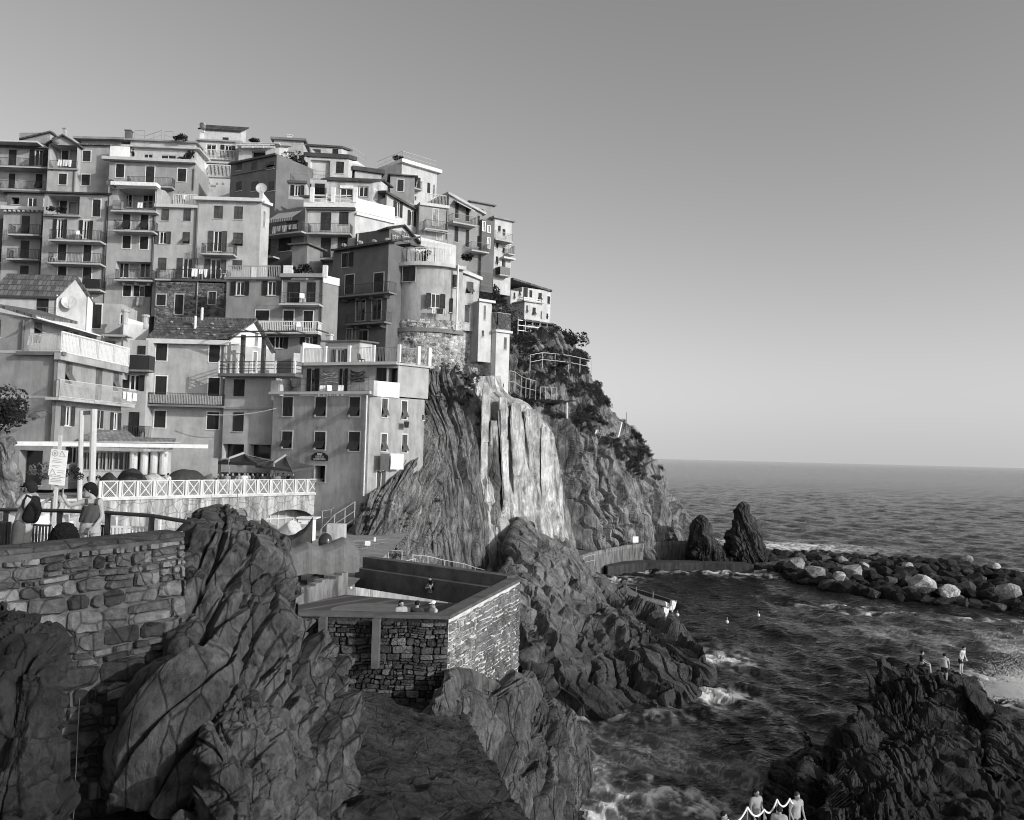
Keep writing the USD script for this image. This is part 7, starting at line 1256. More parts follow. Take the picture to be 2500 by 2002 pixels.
for i, (rg, x, y, Y, r, lab) in enumerate((('2', 715, 290, 112, .9, 'spiky plant on the skyline between the rooftop rooms'), ('2', 1120, 540, 101, 1.6, 'dark creeper hanging over the shaded terrace'), ('5', 1330, 265, 83, .9, 'dark terrace plants behind the rail of the grey house, right'), ('5', 1240, 262, 83, .6, 'dark terrace plants behind the rail of the grey house, left'), ('3', 440, 165, 111, .8, 'small palm on the skyline roof terrace'), ('6', 1300, 330, 93, .8, 'shrub at the corner of the terrace above the annexe'), ('8', 1120, 290, 78, .5, 'plants at the right end of the bar house top terrace'), ('3', 700, 1060, 91, 1.0, 'low hedge along the round terrace'), ('1', 1800, 262, 106, .9, 'plants along the roof deck at the skyline'), ('1', 560, 985, 87, .7, 'dark plants spilling over the dark loggia'))): plant('terrace_plant', lab, 'plant', at(rg, x, y, Y), (r, r * .7, r * .6), 320, .1 + .05 * r, .045, 40 + i)
p = at('6', 1235, 1660, 84.5); T = thing('agave', 'agave rosette on the ledge below the bastion', 'agave', p); rng = random.Random(2)
for k in range(16): a = k * 2.4; e = rng.uniform(.2, 1.2); q = p + V3(math.cos(a) * math.cos(e), math.sin(a) * math.cos(e) - .2, math.sin(e)) * 1.3; m = MB(); s_ = V3(-math.sin(a), math.cos(a), 0) * .09; m.quad(p - s_, p + s_, (p + q) / 2 + s_ * 1.2 + V3(0, 0, .15), (p + q) / 2 - s_ * 1.2 + V3(0, 0, .15)); m.tri((p + q) / 2 - s_ * 1.2 + V3(0, 0, .15), (p + q) / 2 + s_ * 1.2 + V3(0, 0, .15), q); obj('leaf', m, M('leaf', .12), T)
# ---------------------------------------------------------------- headland rails and net
hand_rail('pale bent rail at the edge of the headland terrace below the dark tree', [at('7', x, y, Y) for x, y, Y in ((500, 748, 120), (605, 728, 122), (710, 738, 124), (825, 752, 126), (920, 772, 128), (1015, 795, 130))], 2.2, (1, .55), g=.55, r=.04)
hand_rail('rail with upright posts running from the white tower across the slope', [at('7', x, y, Y) for x, y, Y in ((328, 880, 99), (374, 892, 101), (425, 930, 104), (465, 945, 106), (500, 955, 108), (548, 968, 110))], 2.4, (1, .5), g=.4, r=.035)
hand_rail('short straight rail lower on the headland slope', [at('7', x, 1018 + (x - 585) * .02, 112) for x in (585, 630, 678, 724)], 1.6, (1,), g=.5, r=.035)
m = MB(); p = at('7', 812, 1150, 110); T = thing('white_post', 'single white post standing on the headland slope', 'post', p); m.bar(p, at('7', 812, 1285, 110), .18); obj('post', m, M('paint', .7), T)
T = thing('rock_net', 'rock-fall net stretched between leaning posts on the headland', 'net', at('7', 1000, 1530, 133)); c = [at('7', 1060, 1380, 133), at('7', 1270, 1315, 136), at('7', 1240, 1440, 135.5), at('7', 1000, 1530, 132.5)]
for a, b in ((0, 3), (1, 2)): m = MB(); m.bar(c[a], c[b], .22); obj('post', m, M('paint', .7), T)
m = MB()
for i in range(13): t = i / 12; m.bar(c[0] + (c[1] - c[0]) * t - V3(0, 0, .5 * math.sin(math.pi * t)), c[3] + (c[2] - c[3]) * t, .05)
for j in range(9):
    s = j / 8; L = [(c[0] + (c[1] - c[0]) * t) * (1 - s) + (c[3] + (c[2] - c[3]) * t) * s - V3(0, 0, .5 * (1 - s) * math.sin(math.pi * t)) for t in np.linspace(0, 1, 9)]; m.tube(L, .025, 4)
e = [at('7', 1350, 1335, 138), at('7', 1340, 1440, 138)]
for j in range(7): s = j / 6; m.tube([(c[1] * (1 - s) + c[2] * s), (c[1] * (1 - s) + c[2] * s + e[0] * (1 - s) + e[1] * s) / 2 + V3(0, 0, -.5), e[0] * (1 - s) + e[1] * s], .025, 4)
for t in np.linspace(0, 1, 6): m.bar(c[1] + (e[0] - c[1]) * t - V3(0, 0, .4 * math.sin(math.pi * t)), c[2] + (e[1] - c[2]) * t, .03)
obj('mesh', m, M('metal', .35), T); m = MB(); m.bar(at('7', 1310, 1232, 138), at('7', 1310, 1420, 138), .1); m.bar(at('7', 1240, 1275, 136), at('7', 1240, 1340, 136), .08); m.tube([c[0], at('7', 935, 1545, 131)], .04, 4); obj('stay', m, M('metal', .2), T)
# ---------------------------------------------------------------- plaza
R_ = House('restaurant front with a glazed porch, round columns and a low tiled canopy', 'a', 64.5, 2, 855, 1745, 440, 765, g=.6, deep=1.2, down=1, sur=.3, sg=.05, group='restaurant', cat='restaurant', name='restaurant')
for x0, x1 in ((868, 950), (955, 1035), (1040, 1110), (1118, 1180), (1188, 1300), (1305, 1362)): R_.win(('g', x0, 445, x1, 635), sur=None, fg=.25)
for x0, x1 in ((1425, 1470), (1545, 1590), (1645, 1690)): R_.win(('g', x0, 455, x1, 635), sur=None, fg=.1)
F = R_.F
for x in (1400, 1515, 1618, 1715): u, z0 = F.hit('a', x, 640, .3); _, z1 = F.hit('a', x, 440, .3); m = MB(); m.tube([F.p(u, z0 - .3, .25), F.p(u, z1, .25)], .3, 12); obj('column', m, M('plaster', .62, .1), R_.path)
m = MB(); a, b = F.hit('a', 835, 385, 1.2), F.hit('a', 1815, 425, 1.2); q = [F.p(a[0], a[1], 1.2), F.p(b[0], b[1], 1.2), F.p(b[0] - .6, b[1] + .75, -1.2), F.p(a[0], a[1] + .75, -1.2)]; m.hexa(q + [x + V3(0, 0, .12) for x in q]); obj('canopy', m, M('tiles', .2, 0.0), R_.path)
m = MB(); a, b = F.hit('a', 850, 330, .2), F.hit('a', 1500, 352, .2); q = [F.p(a[0], a[1], .6), F.p(b[0], b[1], .6), F.p(b[0] - 2.0, b[1] + .8, -2), F.p(a[0], a[1] + .8, -2)]; m.hexa(q + [x + V3(0, 0, .12) for x in q]); obj('upper_canopy', m, M('tiles', .24, 0.0), R_.path); R_.finish()
for x in (1420, 1742): u, z = F.hit('a', x, 480, .45); m = MB(); m.tube([F.p(u, z - .12, .45), F.p(u, z + .12, .45)], [.06, .1], 6); T = thing('wall_lantern', ('left' if x < 1500 else 'right') + ' small lantern on the columns of the restaurant front', 'lantern', F.p(u, z, .45)); obj('lantern', m, M('metal', .3), T)
T = thing('awning_beam', 'long white beam of a rolled awning across the restaurant front', 'awning', at('a', 160, 355, 55)); m = MB(); m.bar(at('a', 165, 358, 55), at('P', 507, 1090, 57), .3, .24); obj('roller', m, M('paint', .78), T); m = MB(); m.bar(at('a', 165, 338, 55), at('P', 440, 1080, 57), .06, .06); obj('valance', m, M('paint', .5), T)
T = thing('boat_hoist', 'two pale upright poles joined by a short bar at the top', 'hoist', at('a', 838, 950, 50))
for x0, y0, x1, y1 in ((860, 12, 836, 960), (990, -5, 968, 780)): m = MB(); m.tube([at('a', x1, y1, 50), at('a', x0, y0, 50)], .19 if x0 > 900 else .14, 8); obj('pole', m, M('paint', .5), T)
m = MB(); m.bar(at('a', 848, 38, 50), at('a', 1005, 28, 50), .12, .22); obj('crossbar', m, M('metal', .08), T)
p = at('a', 545, 95, 63); T = thing('wall_lamp', 'iron lantern on a bracket at the corner of the large house', 'lamp', p); m = MB(); m.bar(p + V3(0, 0, -.5), p + V3(0, 0, .5), .06); m.tube([p + V3(0, 0, .4), p + V3(-.3, -.5, .55), p + V3(-.75, -1.0, .45)], .035, 6); obj('bracket', m, M('metal', .05), T)
q = p + V3(-.75, -1.0, .1); m = MB(); m.tube([q + V3(0, 0, .3), q + V3(0, 0, .18), q, q + V3(0, 0, -.1)], [.05, .2, .42, .4], 8); m.tube([q + V3(0, 0, -.1), q + V3(0, 0, -.3)], [.16, .1], 8); obj('lantern', m, M('metal', .08), T)
T = thing('overhead_cable', 'pale cable sagging between the tile-roofed house and the bar house', 'cable', at('5', 410, 1582, 72)); m = MB(); a, b = at('5', 410, 1582, 74), at('5', 1050, 1525, 72.5); m.tube([a + (b - a) * t - V3(0, 0, .25 * math.sin(math.pi * t)) for t in np.linspace(0, 1, 9)], .035, 5); obj('cable', m, M('metal', .6), T)
def parasol(label, peak, c4, pole0, pole1, g, arm=None):
    T = thing('parasol', label, 'parasol', pole1); m = MB(); n = 6
    for k in range(4):
        a, b = c4[k], c4[(k + 1) % 4]; G = np.zeros((n, n, 3))
        for i in range(n):
            for j in range(n): s, t = i / (n - 1), j / (n - 1); e = a + (b - a) * t; G[i, j] = peak + (e - peak) * s - V3(0, 0, .28 * math.sin(math.pi * s) * (.5 + math.sin(math.pi * t) * .6))
        m.grid(G); m.grid(G - V3(0, 0, .012), True); m.quad(a, b, b - V3(0, 0, .22), a - V3(0, 0, .22))
    obj('canopy', m, M('cloth', g), T); m = MB(); m.bar(pole1, pole0, .09)
    if arm is not None: m.bar(pole0, arm, .12, .16)
    obj('pole', m, M('metal', .3), T); m = MB()
    for q in c4: m.bar(peak - V3(0, 0, .06), q - V3(0, 0, .02), .03)
    obj('rib', m, M('metal', .15), T)
parasol('left-hand large dark parasol on a side pole in front of the shaded wing', at('j', 935, 130, 70), [at('j', 575, 222, 69), at('j', 1095, 240, 67.5), at('j', 1250, 205, 71.5), at('j', 800, 195, 73)], at('j', 762, 185, 68.5), at('j', 768, 370, 68.5), .05, at('j', 935, 122, 69.5))
parasol('right-hand large dark parasol reaching to the bar sign', at('j', 1420, 150, 70.5), [at('j', 1070, 262, 69.5), at('j', 1500, 318, 68), at('j', 1765, 280, 70), at('j', 1300, 215, 73)], at('j', 1290, 235, 69), at('j', 1295, 460, 69), .08, at('j', 1425, 145, 70))
def tarp(name, label, p, q, w, hs, g, seed, bow=.8, mat=None, skirt=.25):
    """A boat under a cover: hs are ridge heights along it."""
    p, q = np.asarray(p, float), np.asarray(q, float); n = 28; L = q - p; d = unit(L * V3(1, 1, 0)); s = V3(d[1], -d[0], 0); G = np.zeros((n, 15, 3)); hh = np.interp(np.linspace(0, 1, n), np.linspace(0, 1, len(hs)), hs)
    for i in range(n):
        t = i / (n - 1); ww = w * (1 - abs(2 * t - 1) ** 5 * bow)
        for j in range(15):
            v = (j - 7) / 7; k = abs(v); prof = (1 - k ** 2.2 * .35) if k < .8 else (1 - .8 ** 2.2 * .35) * (1 - ((k - .8) / .2) * (1 - skirt))
            fold = .045 * math.sin(t * 31 + v * 2 + seed) * k
            G[i, j] = p + L * t + s * (min(k / .8, 1) * np.sign(v) * ww / 2 + fold * np.sign(v)) + V3(0, 0, hh[i] * prof + .03 * math.sin(t * 19 + seed))
    T = thing(name, label, 'covered boat', (p + q) / 2); m = MB().grid(G); m.grid(G - V3(0, 0, .015), True)
    for e in (0, n - 1): c = G[e].mean(0); m.add(np.vstack([G[e], [c]]), [[i, i + 1, 15] for i in range(14)])
    obj('cover', m, mat or M('cloth', g), T); return T
pz = lambda reg, x, y: atz(reg, x, y, PZ)
for i, (x0, x1, Y, w, hs, g, lab) in enumerate(((1050, 1250, 61, 1.5, (.6, 1.0, 1.15, .9, .5), .05, 'dark covered boat first from the left behind the plaza railing'), (1230, 1550, 62, 1.7, (.7, 1.2, 1.35, 1.1, .6), .04, 'longest dark covered boat behind the plaza railing'), (1440, 1800, 61, 1.5, (.5, 1.0, 1.1, .9, .7), .45, 'pale covered boat behind the plaza railing'), (1740, 2156, 65, 1.8, (.8, 1.2, 1.3, 1.2, .9), .05, 'dark tented boat right of the pale one on the plaza'))):
    a, b = (QF.p(QF.hit('a', x_, 780, -1.4)[0], PZ, -1.4) for x_ in (x0, x1)); tarp('covered_boat', lab, a, b, w, [q_ * 1.55 for q_ in hs], g, i * 2.3)
a, b = (QF.p(QF.hit('j', x_, 450, -1.8)[0], PZ, -1.8) for x_ in (90, 560)); tarp('covered_boat', 'grey sagging boat cover with a raised end, left of the parasols', a, b, 1.7, (1.2, 1.25, 1.3, 1.2, 1.7), .16, 4.0)
# planter and menu stand
p = at('j', 585, 440, 66.5); T = thing('menu_stand', 'pale upright menu stand beside the parasols', 'sign stand', p); m = MB(); m.box(p + V3(0, 0, .9), (.5, .06, 1.5)); obj('board', m, M('paint', .4), T); m = MB(); m.bar(V3(p[0], p[1] + .1, PZ), p + V3(0, .1, .3), .08); obj('foot', m, M('metal', .2), T)
# ---------------------------------------------------------------- boatyard
a, b = at('k', 330, 1035, 42.3), at('k', 1400, 1035, 44.0); a[2] = b[2] = YZ + .35
tarp('covered_boat', 'large boat under a pale grey tarpaulin beside the stone terrace', a, b, 1.7, (1.3, 1.35, 1.6, 1.4, 1.5, 1.85, 1.3), .15, 1.0, .25, None, .12)
m = MB(); T = thing('boat_cradle', 'timber cradle under the large covered boat', 'cradle', (a + b) / 2)
for t in (.2, .5, .8): c = a + (b - a) * t; m = MB(); m.box(c + V3(0, -.3, -.18), (.3, 2.4, .34)); obj('beam', m, M('wood', .05), T)
a, b = at('k', 90, 590, 50), at('k', 800, 590, 50.5); a[2] = b[2] = YZ + .3; tarp('covered_boat', 'boat under a dark cover that dips in the middle and rises at the bow', a, b, 2.0, (2.2, 1.75, 1.35, 1.2, 1.3, 1.6, 2.3), .05, 6.0, .6)
a, b = at('k', 0, 400, 56), at('k', 300, 410, 56); a[2] = b[2] = YZ; tarp('covered_boat', 'grey covered boat in front of the wide arch', a, b, 1.8, (1.9, 1.8, 1.5), .2, 8.0, .3)
def boat(name, label, bow, stern, beam, depth, g_in=.25, g_out=.75, engine=True, posts=2, z=None):
    bow, stern = np.asarray(bow, float), np.asarray(stern, float); T = thing(name, label, 'boat', (bow + stern) / 2); L = stern - bow; d = unit(L * V3(1, 1, 0)); s = V3(d[1], -d[0], 0); n = 22; out, inn = np.zeros((n, 11, 3)), np.zeros((n, 11, 3))
    for i in range(n):
        t = i / (n - 1); w = beam / 2 * (math.sin(min(1, t * 1.5) * math.pi / 2) ** .8) * (1 - .22 * max(0, t - .6) / .4); sh = depth * (.72 + .5 * (1 - t) ** 2.2 + .1 * t * t); rk_ = .35 * depth * max(0, 1 - t * 5)
        for j in range(11):
            v = (j - 5) / 5; k = abs(v); y = -depth * .35 + (sh + depth * .35) * k ** 2.4; out[i, j] = bow + L * t - d * rk_ * (1 - k) * -1 + s * (np.sign(v) * w * min(1, k ** .55 * 1.02)) + V3(0, 0, y); inn[i, j] = out[i, j] * 1.0 + V3(0, 0, .09 * (1 - k) + .0) - s * (np.sign(v) * .05 * (k > .1))
    m = MB().grid(out, True); obj('interior', MB().grid(inn), M('wood', .05), T); m.grid(np.stack([out[:, 0], inn[:, 0]])); m.grid(np.stack([inn[:, -1], out[:, -1]])); c = out[-1].mean(0); m.add(np.vstack([out[-1], [c + V3(0, 0, depth * .4)]]), [[i, i + 1, 11] for i in range(10)]); obj('hull', m, M('paint', g_out), T)
    m = MB()
    for e in (0, -1): m.tube(out[:, e] + V3(0, 0, .02), .045, 5)
    obj('gunwale', m, M('wood', .45), T)
    for i in (7, 11, 15): a, b = inn[i, 1], inn[i, -2]; m = MB(); m.bar(a - V3(0, 0, .12), b - V3(0, 0, .12), .25, .05); obj('thwart', m, M('wood', g_in), T)
    for k in range(posts): c = inn[5 + k * 8, 5] + V3(0, 0, .1); m = MB(); m.bar(c, c + V3(0, 0, 1.3), .06); obj('post', m, M('wood', .3), T)
    if engine: c = out[-1, 5] * .5 + out[-1].mean(0) * .5 + d * .25; m = MB(); m.box(c + V3(0, 0, depth * .8), (.35, .4, .5), d); m.bar(c + V3(0, 0, depth * .6), c - V3(0, 0, depth * .4), .14); obj('outboard_motor', m, M('paint', .6), T)
    return T
b0 = atz('f', 845, 945, 0); boat('boat', 'nearer white rowing boat with a dark inside, moored behind the sloping rock', atz('f', 385, 800, .0), b0, 1.9, .8)
boat('boat', 'farther white boat with an outboard motor, moored behind the sloping rock', atz('f', 560, 790, 0), atz('f', 905, 890, 0), 1.8, .8)
bw, st = at('a', 1300, 1210, 40), at('a', 1900, 1235, 43); bw[2] = st[2] = YZ + .9; boat('boat', 'white boat with a tall bow standing in the yard behind the dark handrail', bw, st, 2.4, 1.5, engine=False, posts=0)
bw, st = at('i', 1000, 600, 40), at('i', 660, 590, 40); bw[2] = st[2] = at('i', 800, 640, 40)[2] - .4; boat('boat', 'pale open boat above the white hut in the yard', bw, st, 1.6, .7, engine=False, posts=0)
p = at('k', 500, 390, 57); T = thing('winch_drum', 'shiny round winch drum on a slanted stand in front of the wide arch', 'winch', V3(p[0], p[1], YZ)); m = MB(); d = unit(V3(.75, -.3, .6)); m.tube([p - d * .55, p - d * .45, p + d * .45, p + d * .55], [.55, .62, .62, .55], 16); obj('drum', m, M('metal', .5), T); m = MB(); m.bar(p, at('k', 600, 500, 57.2), .18); m.bar(at('k', 600, 500, 57.2), V3(p[0] + .5, p[1], YZ), .2); obj('stand', m, M('metal', .08), T)
p = at('k', 990, 530, 50); T = thing('buoy_ball', 'large glossy dark buoy ball behind the pale tarpaulin', 'buoy', p); s = trimesh.creation.icosphere(3, .42); s.apply_scale((.95, .95, 1.25)); s.apply_translation(p); obj('ball', s, usdkit.material(stage, '/World/Looks/gloss_dark', {'p': ('principled_bsdf', {'base_color': g3(.03), 'roughness': .12})}, [], surface='p.BSDF'), T, smooth=True)
F = Facade(at('k', 605, 300, 62), -4); u0, u1, z0, z1 = F.rect('k', 607, 205, 805, 490); T = thing('booth', 'white booth with a window and small printed notices beside the wide arch', 'booth', F.p(u0, z0)); m = MB(); F.box(m, u0, u1, YZ, z1, -.9, 0); obj('cabin', m, M('paint', .8), T); u2, u3, z2, z3 = F.rect('k', 650, 282, 752, 408); m = MB(); F.box(m, u2, u3, z2, z3, .002, .02); obj('window', m, M('paint', .35), T); m = MB()
for x0, x1, y in ((622, 656, 262), (752, 790, 255), (766, 792, 300)): a, b, c, d = F.rect('k', x0, y - 6, x1, y + 6); F.box(m, a, b, c, d, .002, .015)
obj('notice', m, M('paint', .1), T); m = MB(); F.box(m, u0 - .1, u1 + .3, z1 + .003, z1 + .1, -1, .15); obj('roof', m, M('paint', .75), T)
p = at('k', 1150, 400, 64); T = thing('pillar', 'broken pale pillar in the shadow under the steps', 'pillar', p); m = MB(); a, b = at('k', 1160, 275, 64), at('k', 1130, 520, 64); m.box((a + b) / 2, (1.3, .8, abs(a[2] - b[2]))); obj('masonry', m, M('plaster', .5, .6), T)
p = at('k', 1370, 380, 70); T = thing('tyre', 'old tyre hung on the shaded wall under the steps', 'tyre', p); m = MB(); m.tube([p + V3(math.cos(t) * .5, 0, math.sin(t) * .5) for t in np.linspace(0, 2 * math.pi, 21)], .14, 8); obj('tyre', m, M('paint', .03), T)
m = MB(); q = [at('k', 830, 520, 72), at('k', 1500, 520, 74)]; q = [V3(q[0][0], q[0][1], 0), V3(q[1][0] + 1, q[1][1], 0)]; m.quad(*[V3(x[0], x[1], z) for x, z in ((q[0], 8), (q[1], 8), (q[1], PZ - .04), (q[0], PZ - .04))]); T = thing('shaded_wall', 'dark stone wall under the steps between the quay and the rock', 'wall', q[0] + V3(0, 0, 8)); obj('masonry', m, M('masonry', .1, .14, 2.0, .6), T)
F = Facade(at('i', 580, 900, 41), 0); u0, u1, z0, z1 = F.rect('i', 560, 690, 905, 1120); T = thing('white_hut', 'white hut with two dark four-pane windows seen through the footpath fence', 'hut', F.p(u0, z0)); m = MB(); F.box(m, u0, u1, YZ, z1, -2, 0); obj('wall', m, M('paint', .72), T)
for x0, x1 in ((595, 720), (752, 868)): a, b, c, d = F.rect('i', x0, 740, x1, 850); m = MB(); F.box(m, a, b, c, d, .002, .02); W = obj('window', m, M('glass'), T); m = MB(); F.box(m, (a + b) / 2 - .03, (a + b) / 2 + .03, c, d, .022, .05); obj('glazing_bar', m, M('paint', .6), W)
m = MB(); F.box(m, u0 - .1, u1 + .1, z1 + .002, z1 + .14, -2.1, .15); obj('roof', m, M('paint', .4), T)
for i, (x0, x1) in enumerate(((-60, 100), (-200, -70))): F2 = Facade(at('i', x0, 900, 38), 0); u0, u1, z0, z1 = F2.rect('i', x0, 640, x1, 1100); m = MB(); F2.box(m, u0, u1, YZ, z1, -2, 0); T = thing('storage_box', ('nearer' if i == 0 else 'farther') + ' white panelled box at the left edge behind the fence', 'box', F2.p(u0, z0)); obj('box', m, M('paint', .75), T)
# sign on the footpath
F = Facade(at('a', 612, 560, 17.5), 4); P4 = [F.hit('a', x, y) for x, y in ((505, 690), (680, 715), (712, 432), (540, 412))]; T = thing('warning_sign', 'white safety board with a round and a triangular symbol on a post by the footpath', 'sign', F.p(*P4[0])); m = MB(); m.prism([F.p(u, z, 0) for u, z in P4], -F.n * .03); obj('board', m, M('paint', .78), T)
Q4 = [F.hit('a', x, y) for x, y in ((512, 785), (672, 802), (680, 722), (520, 700))]; m = MB(); m.prism([F.p(u, z, .0) for u, z in Q4], -F.n * .03); obj('lower_board', m, M('paint', .78), T); m = MB(); a, b = F.hit('a', 622, 270), F.hit('a', 545, 1235); m.bar(F.p(a[0], a[1], -.07), F.p(b[0], b[1], -.07), .055); obj('post', m, M('paint', .55), T)
m = MB(); h = lambda x, y, d=.004: F.p(*F.hit('a', x, y), d)
c = h(583, 460); r = .055; ring_ = [c + F.t * r * math.cos(t) + V3(0, 0, r * math.sin(t)) for t in np.linspace(0, 2 * math.pi, 25)]; m.tube(ring_, .005, 4)
for tri in (((655, 435), (628, 492), (690, 497)), ((556, 622), (524, 678), (588, 684))): q = [h(*x) for x in tri]; m.tube(q + [q[0]], .005, 4)
m.bar(h(576, 445), h(576, 475), .006); m.bar(h(590, 445), h(590, 475), .006)
for y, x0, x1 in ((515, 560, 650), (535, 552, 640), (550, 548, 655), (585, 552, 640), (600, 548, 615), (640, 605, 680), (660, 602, 670), (690, 600, 640), (722, 545, 640), (738, 530, 650), (755, 530, 645)): m.bar(h(x0, y), h(x1, y + 8), .004, .008)
obj('print', m, M('paint', .3), T)
for i, (x, y, Y) in enumerate(((740, 750, 40), (430, 740, 34), (1000, 740, 58))): plant('potted_plant', ('flowering plant in a dark planter beside the restaurant', 'flowering shrub by the dark doorway at the left', 'small plant at the left end of the plaza railing')[i], 'plant', at('a', x, y + 30, Y), (.5, .4, .4), 300, .07, (.06, .2, .05)[i], 60 + i)
# ---------------------------------------------------------------- buoys, spray
for (x, y, lab) in ((1335, 1000, 'small white buoy nearest the sloping rock'), (1575, 948, 'small buoy farther out towards the breakwater'), (955, 945, 'pale buoy beside the stern of the boats')):
    p = atz('f', x, y, .1); T = thing('buoy', lab, 'buoy', p); s = trimesh.creation.icosphere(2, .17); s.apply_translation(p); obj('float', s, M('paint', .7), T); m = MB(); m.tube([p + V3(0, 0, .2), p + V3(0, 0, .45)], .05, 6); obj('eye', m, M('paint', .3), T)
r = np.random.default_rng(9); m = MB(); O = trimesh.creation.icosphere(0, 1.0)
for c, n, s in ((atz('n', 2000, 800, 0), 9000, (3.0, 1.5, 1.6)), (atz('n', 2250, 780, 0), 9000, (3.0, 1.8, 2.2))):
    q = r.normal(size=(n, 3)) * np.array(s) * .55; q[:, 2] = np.abs(q[:, 2]) ** 1.15; q[:, 2] *= np.exp(-(q[:, 0] / s[0]) ** 2) * (.5 + r.random(n))
    rad = r.uniform(.006, .028, n) * (1 + .8 * np.exp(-q[:, 2] * 3)); V = (O.vertices[None] * rad[:, None, None] + (c + q)[:, None]).reshape(-1, 3); m.add(V, (O.faces[None] + 12 * np.arange(n)[:, None, None]).reshape(-1, 3))
obj('sea_spray', m, usdkit.material(stage, '/World/Looks/spray', {'d': ('principled_bsdf', {'base_color': g3(.85), 'roughness': .9}), 't': ('translucent_bsdf', {'color': g3(.85)}), 'x': ('mix_closure', {'fac': .4})}, [('d.BSDF', 'x.closure1'), ('t.BSDF', 'x.closure2')], surface='x.closure'), None, kind='stuff', label='white spray thrown up where waves hit the rocks', cat='spray')
# ---------------------------------------------------------------- people
import manifold3d as m3
def hull_pts(ps): return m3.Manifold.hull_points(np.asarray(ps, float))
_sph = {}
def ball(c, r, sc=(1, 1, 1)):
    return m3.Manifold.sphere(1.0, 14).scale([r * sc[0], r * sc[1], r * sc[2]]).translate([float(x) for x in c])
def bone(a, b, ra, rb, sa=(1, 1, 1)): return m3.Manifold.batch_hull([ball(a, ra, sa), ball(b, rb, sa)])
def trim(m, n, c, off): n = unit(n); return m.trim_by_plane([float(x) for x in n], float(n @ c) + off)
def blend(parts, res=.03, it=6):
    m = m3.Manifold.batch_boolean(parts, m3.OpType.Add).refine_to_length(res).to_mesh(); t = trimesh.Trimesh(m.vert_properties[:, :3], m.tri_verts, process=True); trimesh.smoothing.filter_taubin(t, .5, -.53, it); return t
def hand(w, dr, up, s=1.0, curl=.6):
    """palm, four unequal fingers bent at a knuckle, and a thumb leaving the side of the palm"""
    dr = unit(dr); up = unit(up - dr * (up @ dr)); sd = np.cross(dr, up); P = []
    k = w + dr * .085 * s; P.append(m3.Manifold.batch_hull([ball(w, .022 * s), ball(k + sd * .03 * s, .017 * s), ball(k - sd * .03 * s, .017 * s)]))
    for i, L in enumerate((.072, .082, .078, .06)):
        b = k + sd * (.034 - .0225 * i) * s; a1 = dr * math.cos(curl * .6) - up * math.sin(curl * .6); a2 = dr * math.cos(curl * 1.6) - up * math.sin(curl * 1.6); j = b + a1 * L * .5 * s; P += [bone(b, j, .0095 * s, .009 * s), bone(j, j + a2 * L * .5 * s, .009 * s, .0075 * s)]
    b = w + dr * .025 * s + sd * .03 * s; j = b + (dr * .6 + sd * .8) * .04 * s; P += [bone(b, j, .013 * s, .011 * s), bone(j, j + (dr * .9 + sd * .1 - up * .4) * .035 * s, .011 * s, .009 * s)]
    return P
def head_parts(c, face, s=1.0, neck=None):
    """skull, jaw, nose, ears; face = the way it looks"""
    f = unit(face); z = V3(0, 0, 1); sd = unit(np.cross(f, z)); u = np.cross(sd, f)
    P = [ball(c + u * .02 * s, .098 * s, (.92, .92, 1.05)), m3.Manifold.batch_hull([ball(c + f * .02 * s, .075 * s), ball(c + f * .055 * s - u * .09 * s, .035 * s), ball(c - u * .06 * s, .05 * s)]),
         m3.Manifold.batch_hull([ball(c + f * .088 * s + u * .01 * s, .009 * s), ball(c + f * .112 * s - u * .025 * s, .013 * s)]), ball(c + f * .088 * s - u * .062 * s, .017 * s, (1, 1, .6))]
    for k in (-1, 1): P.append(ball(c + sd * k * .09 * s - f * .005, .024 * s, (.6, .8, 1.2)))
    if neck is not None: P.append(bone(c - u * .06 * s - f * .02 * s, neck, .05 * s, .058 * s))
    return P, f, sd, u
def face_bits(T, c, f, sd, u, s, hair_g, brow=True):
    m = MB()
    for k in (-1, 1): e = trimesh.creation.icosphere(1, .012 * s); e.apply_translation(c + f * .083 * s + sd * k * .033 * s + u * .015 * s); m.tm(e)
    obj('eye', m, M('paint', .05), T)
    m = MB(); m.bar(c + f * .096 * s - u * .062 * s - sd * .022 * s, c + f * .096 * s - u * .062 * s + sd * .022 * s, .006 * s); obj('mouth', m, M('skin', .15), T)
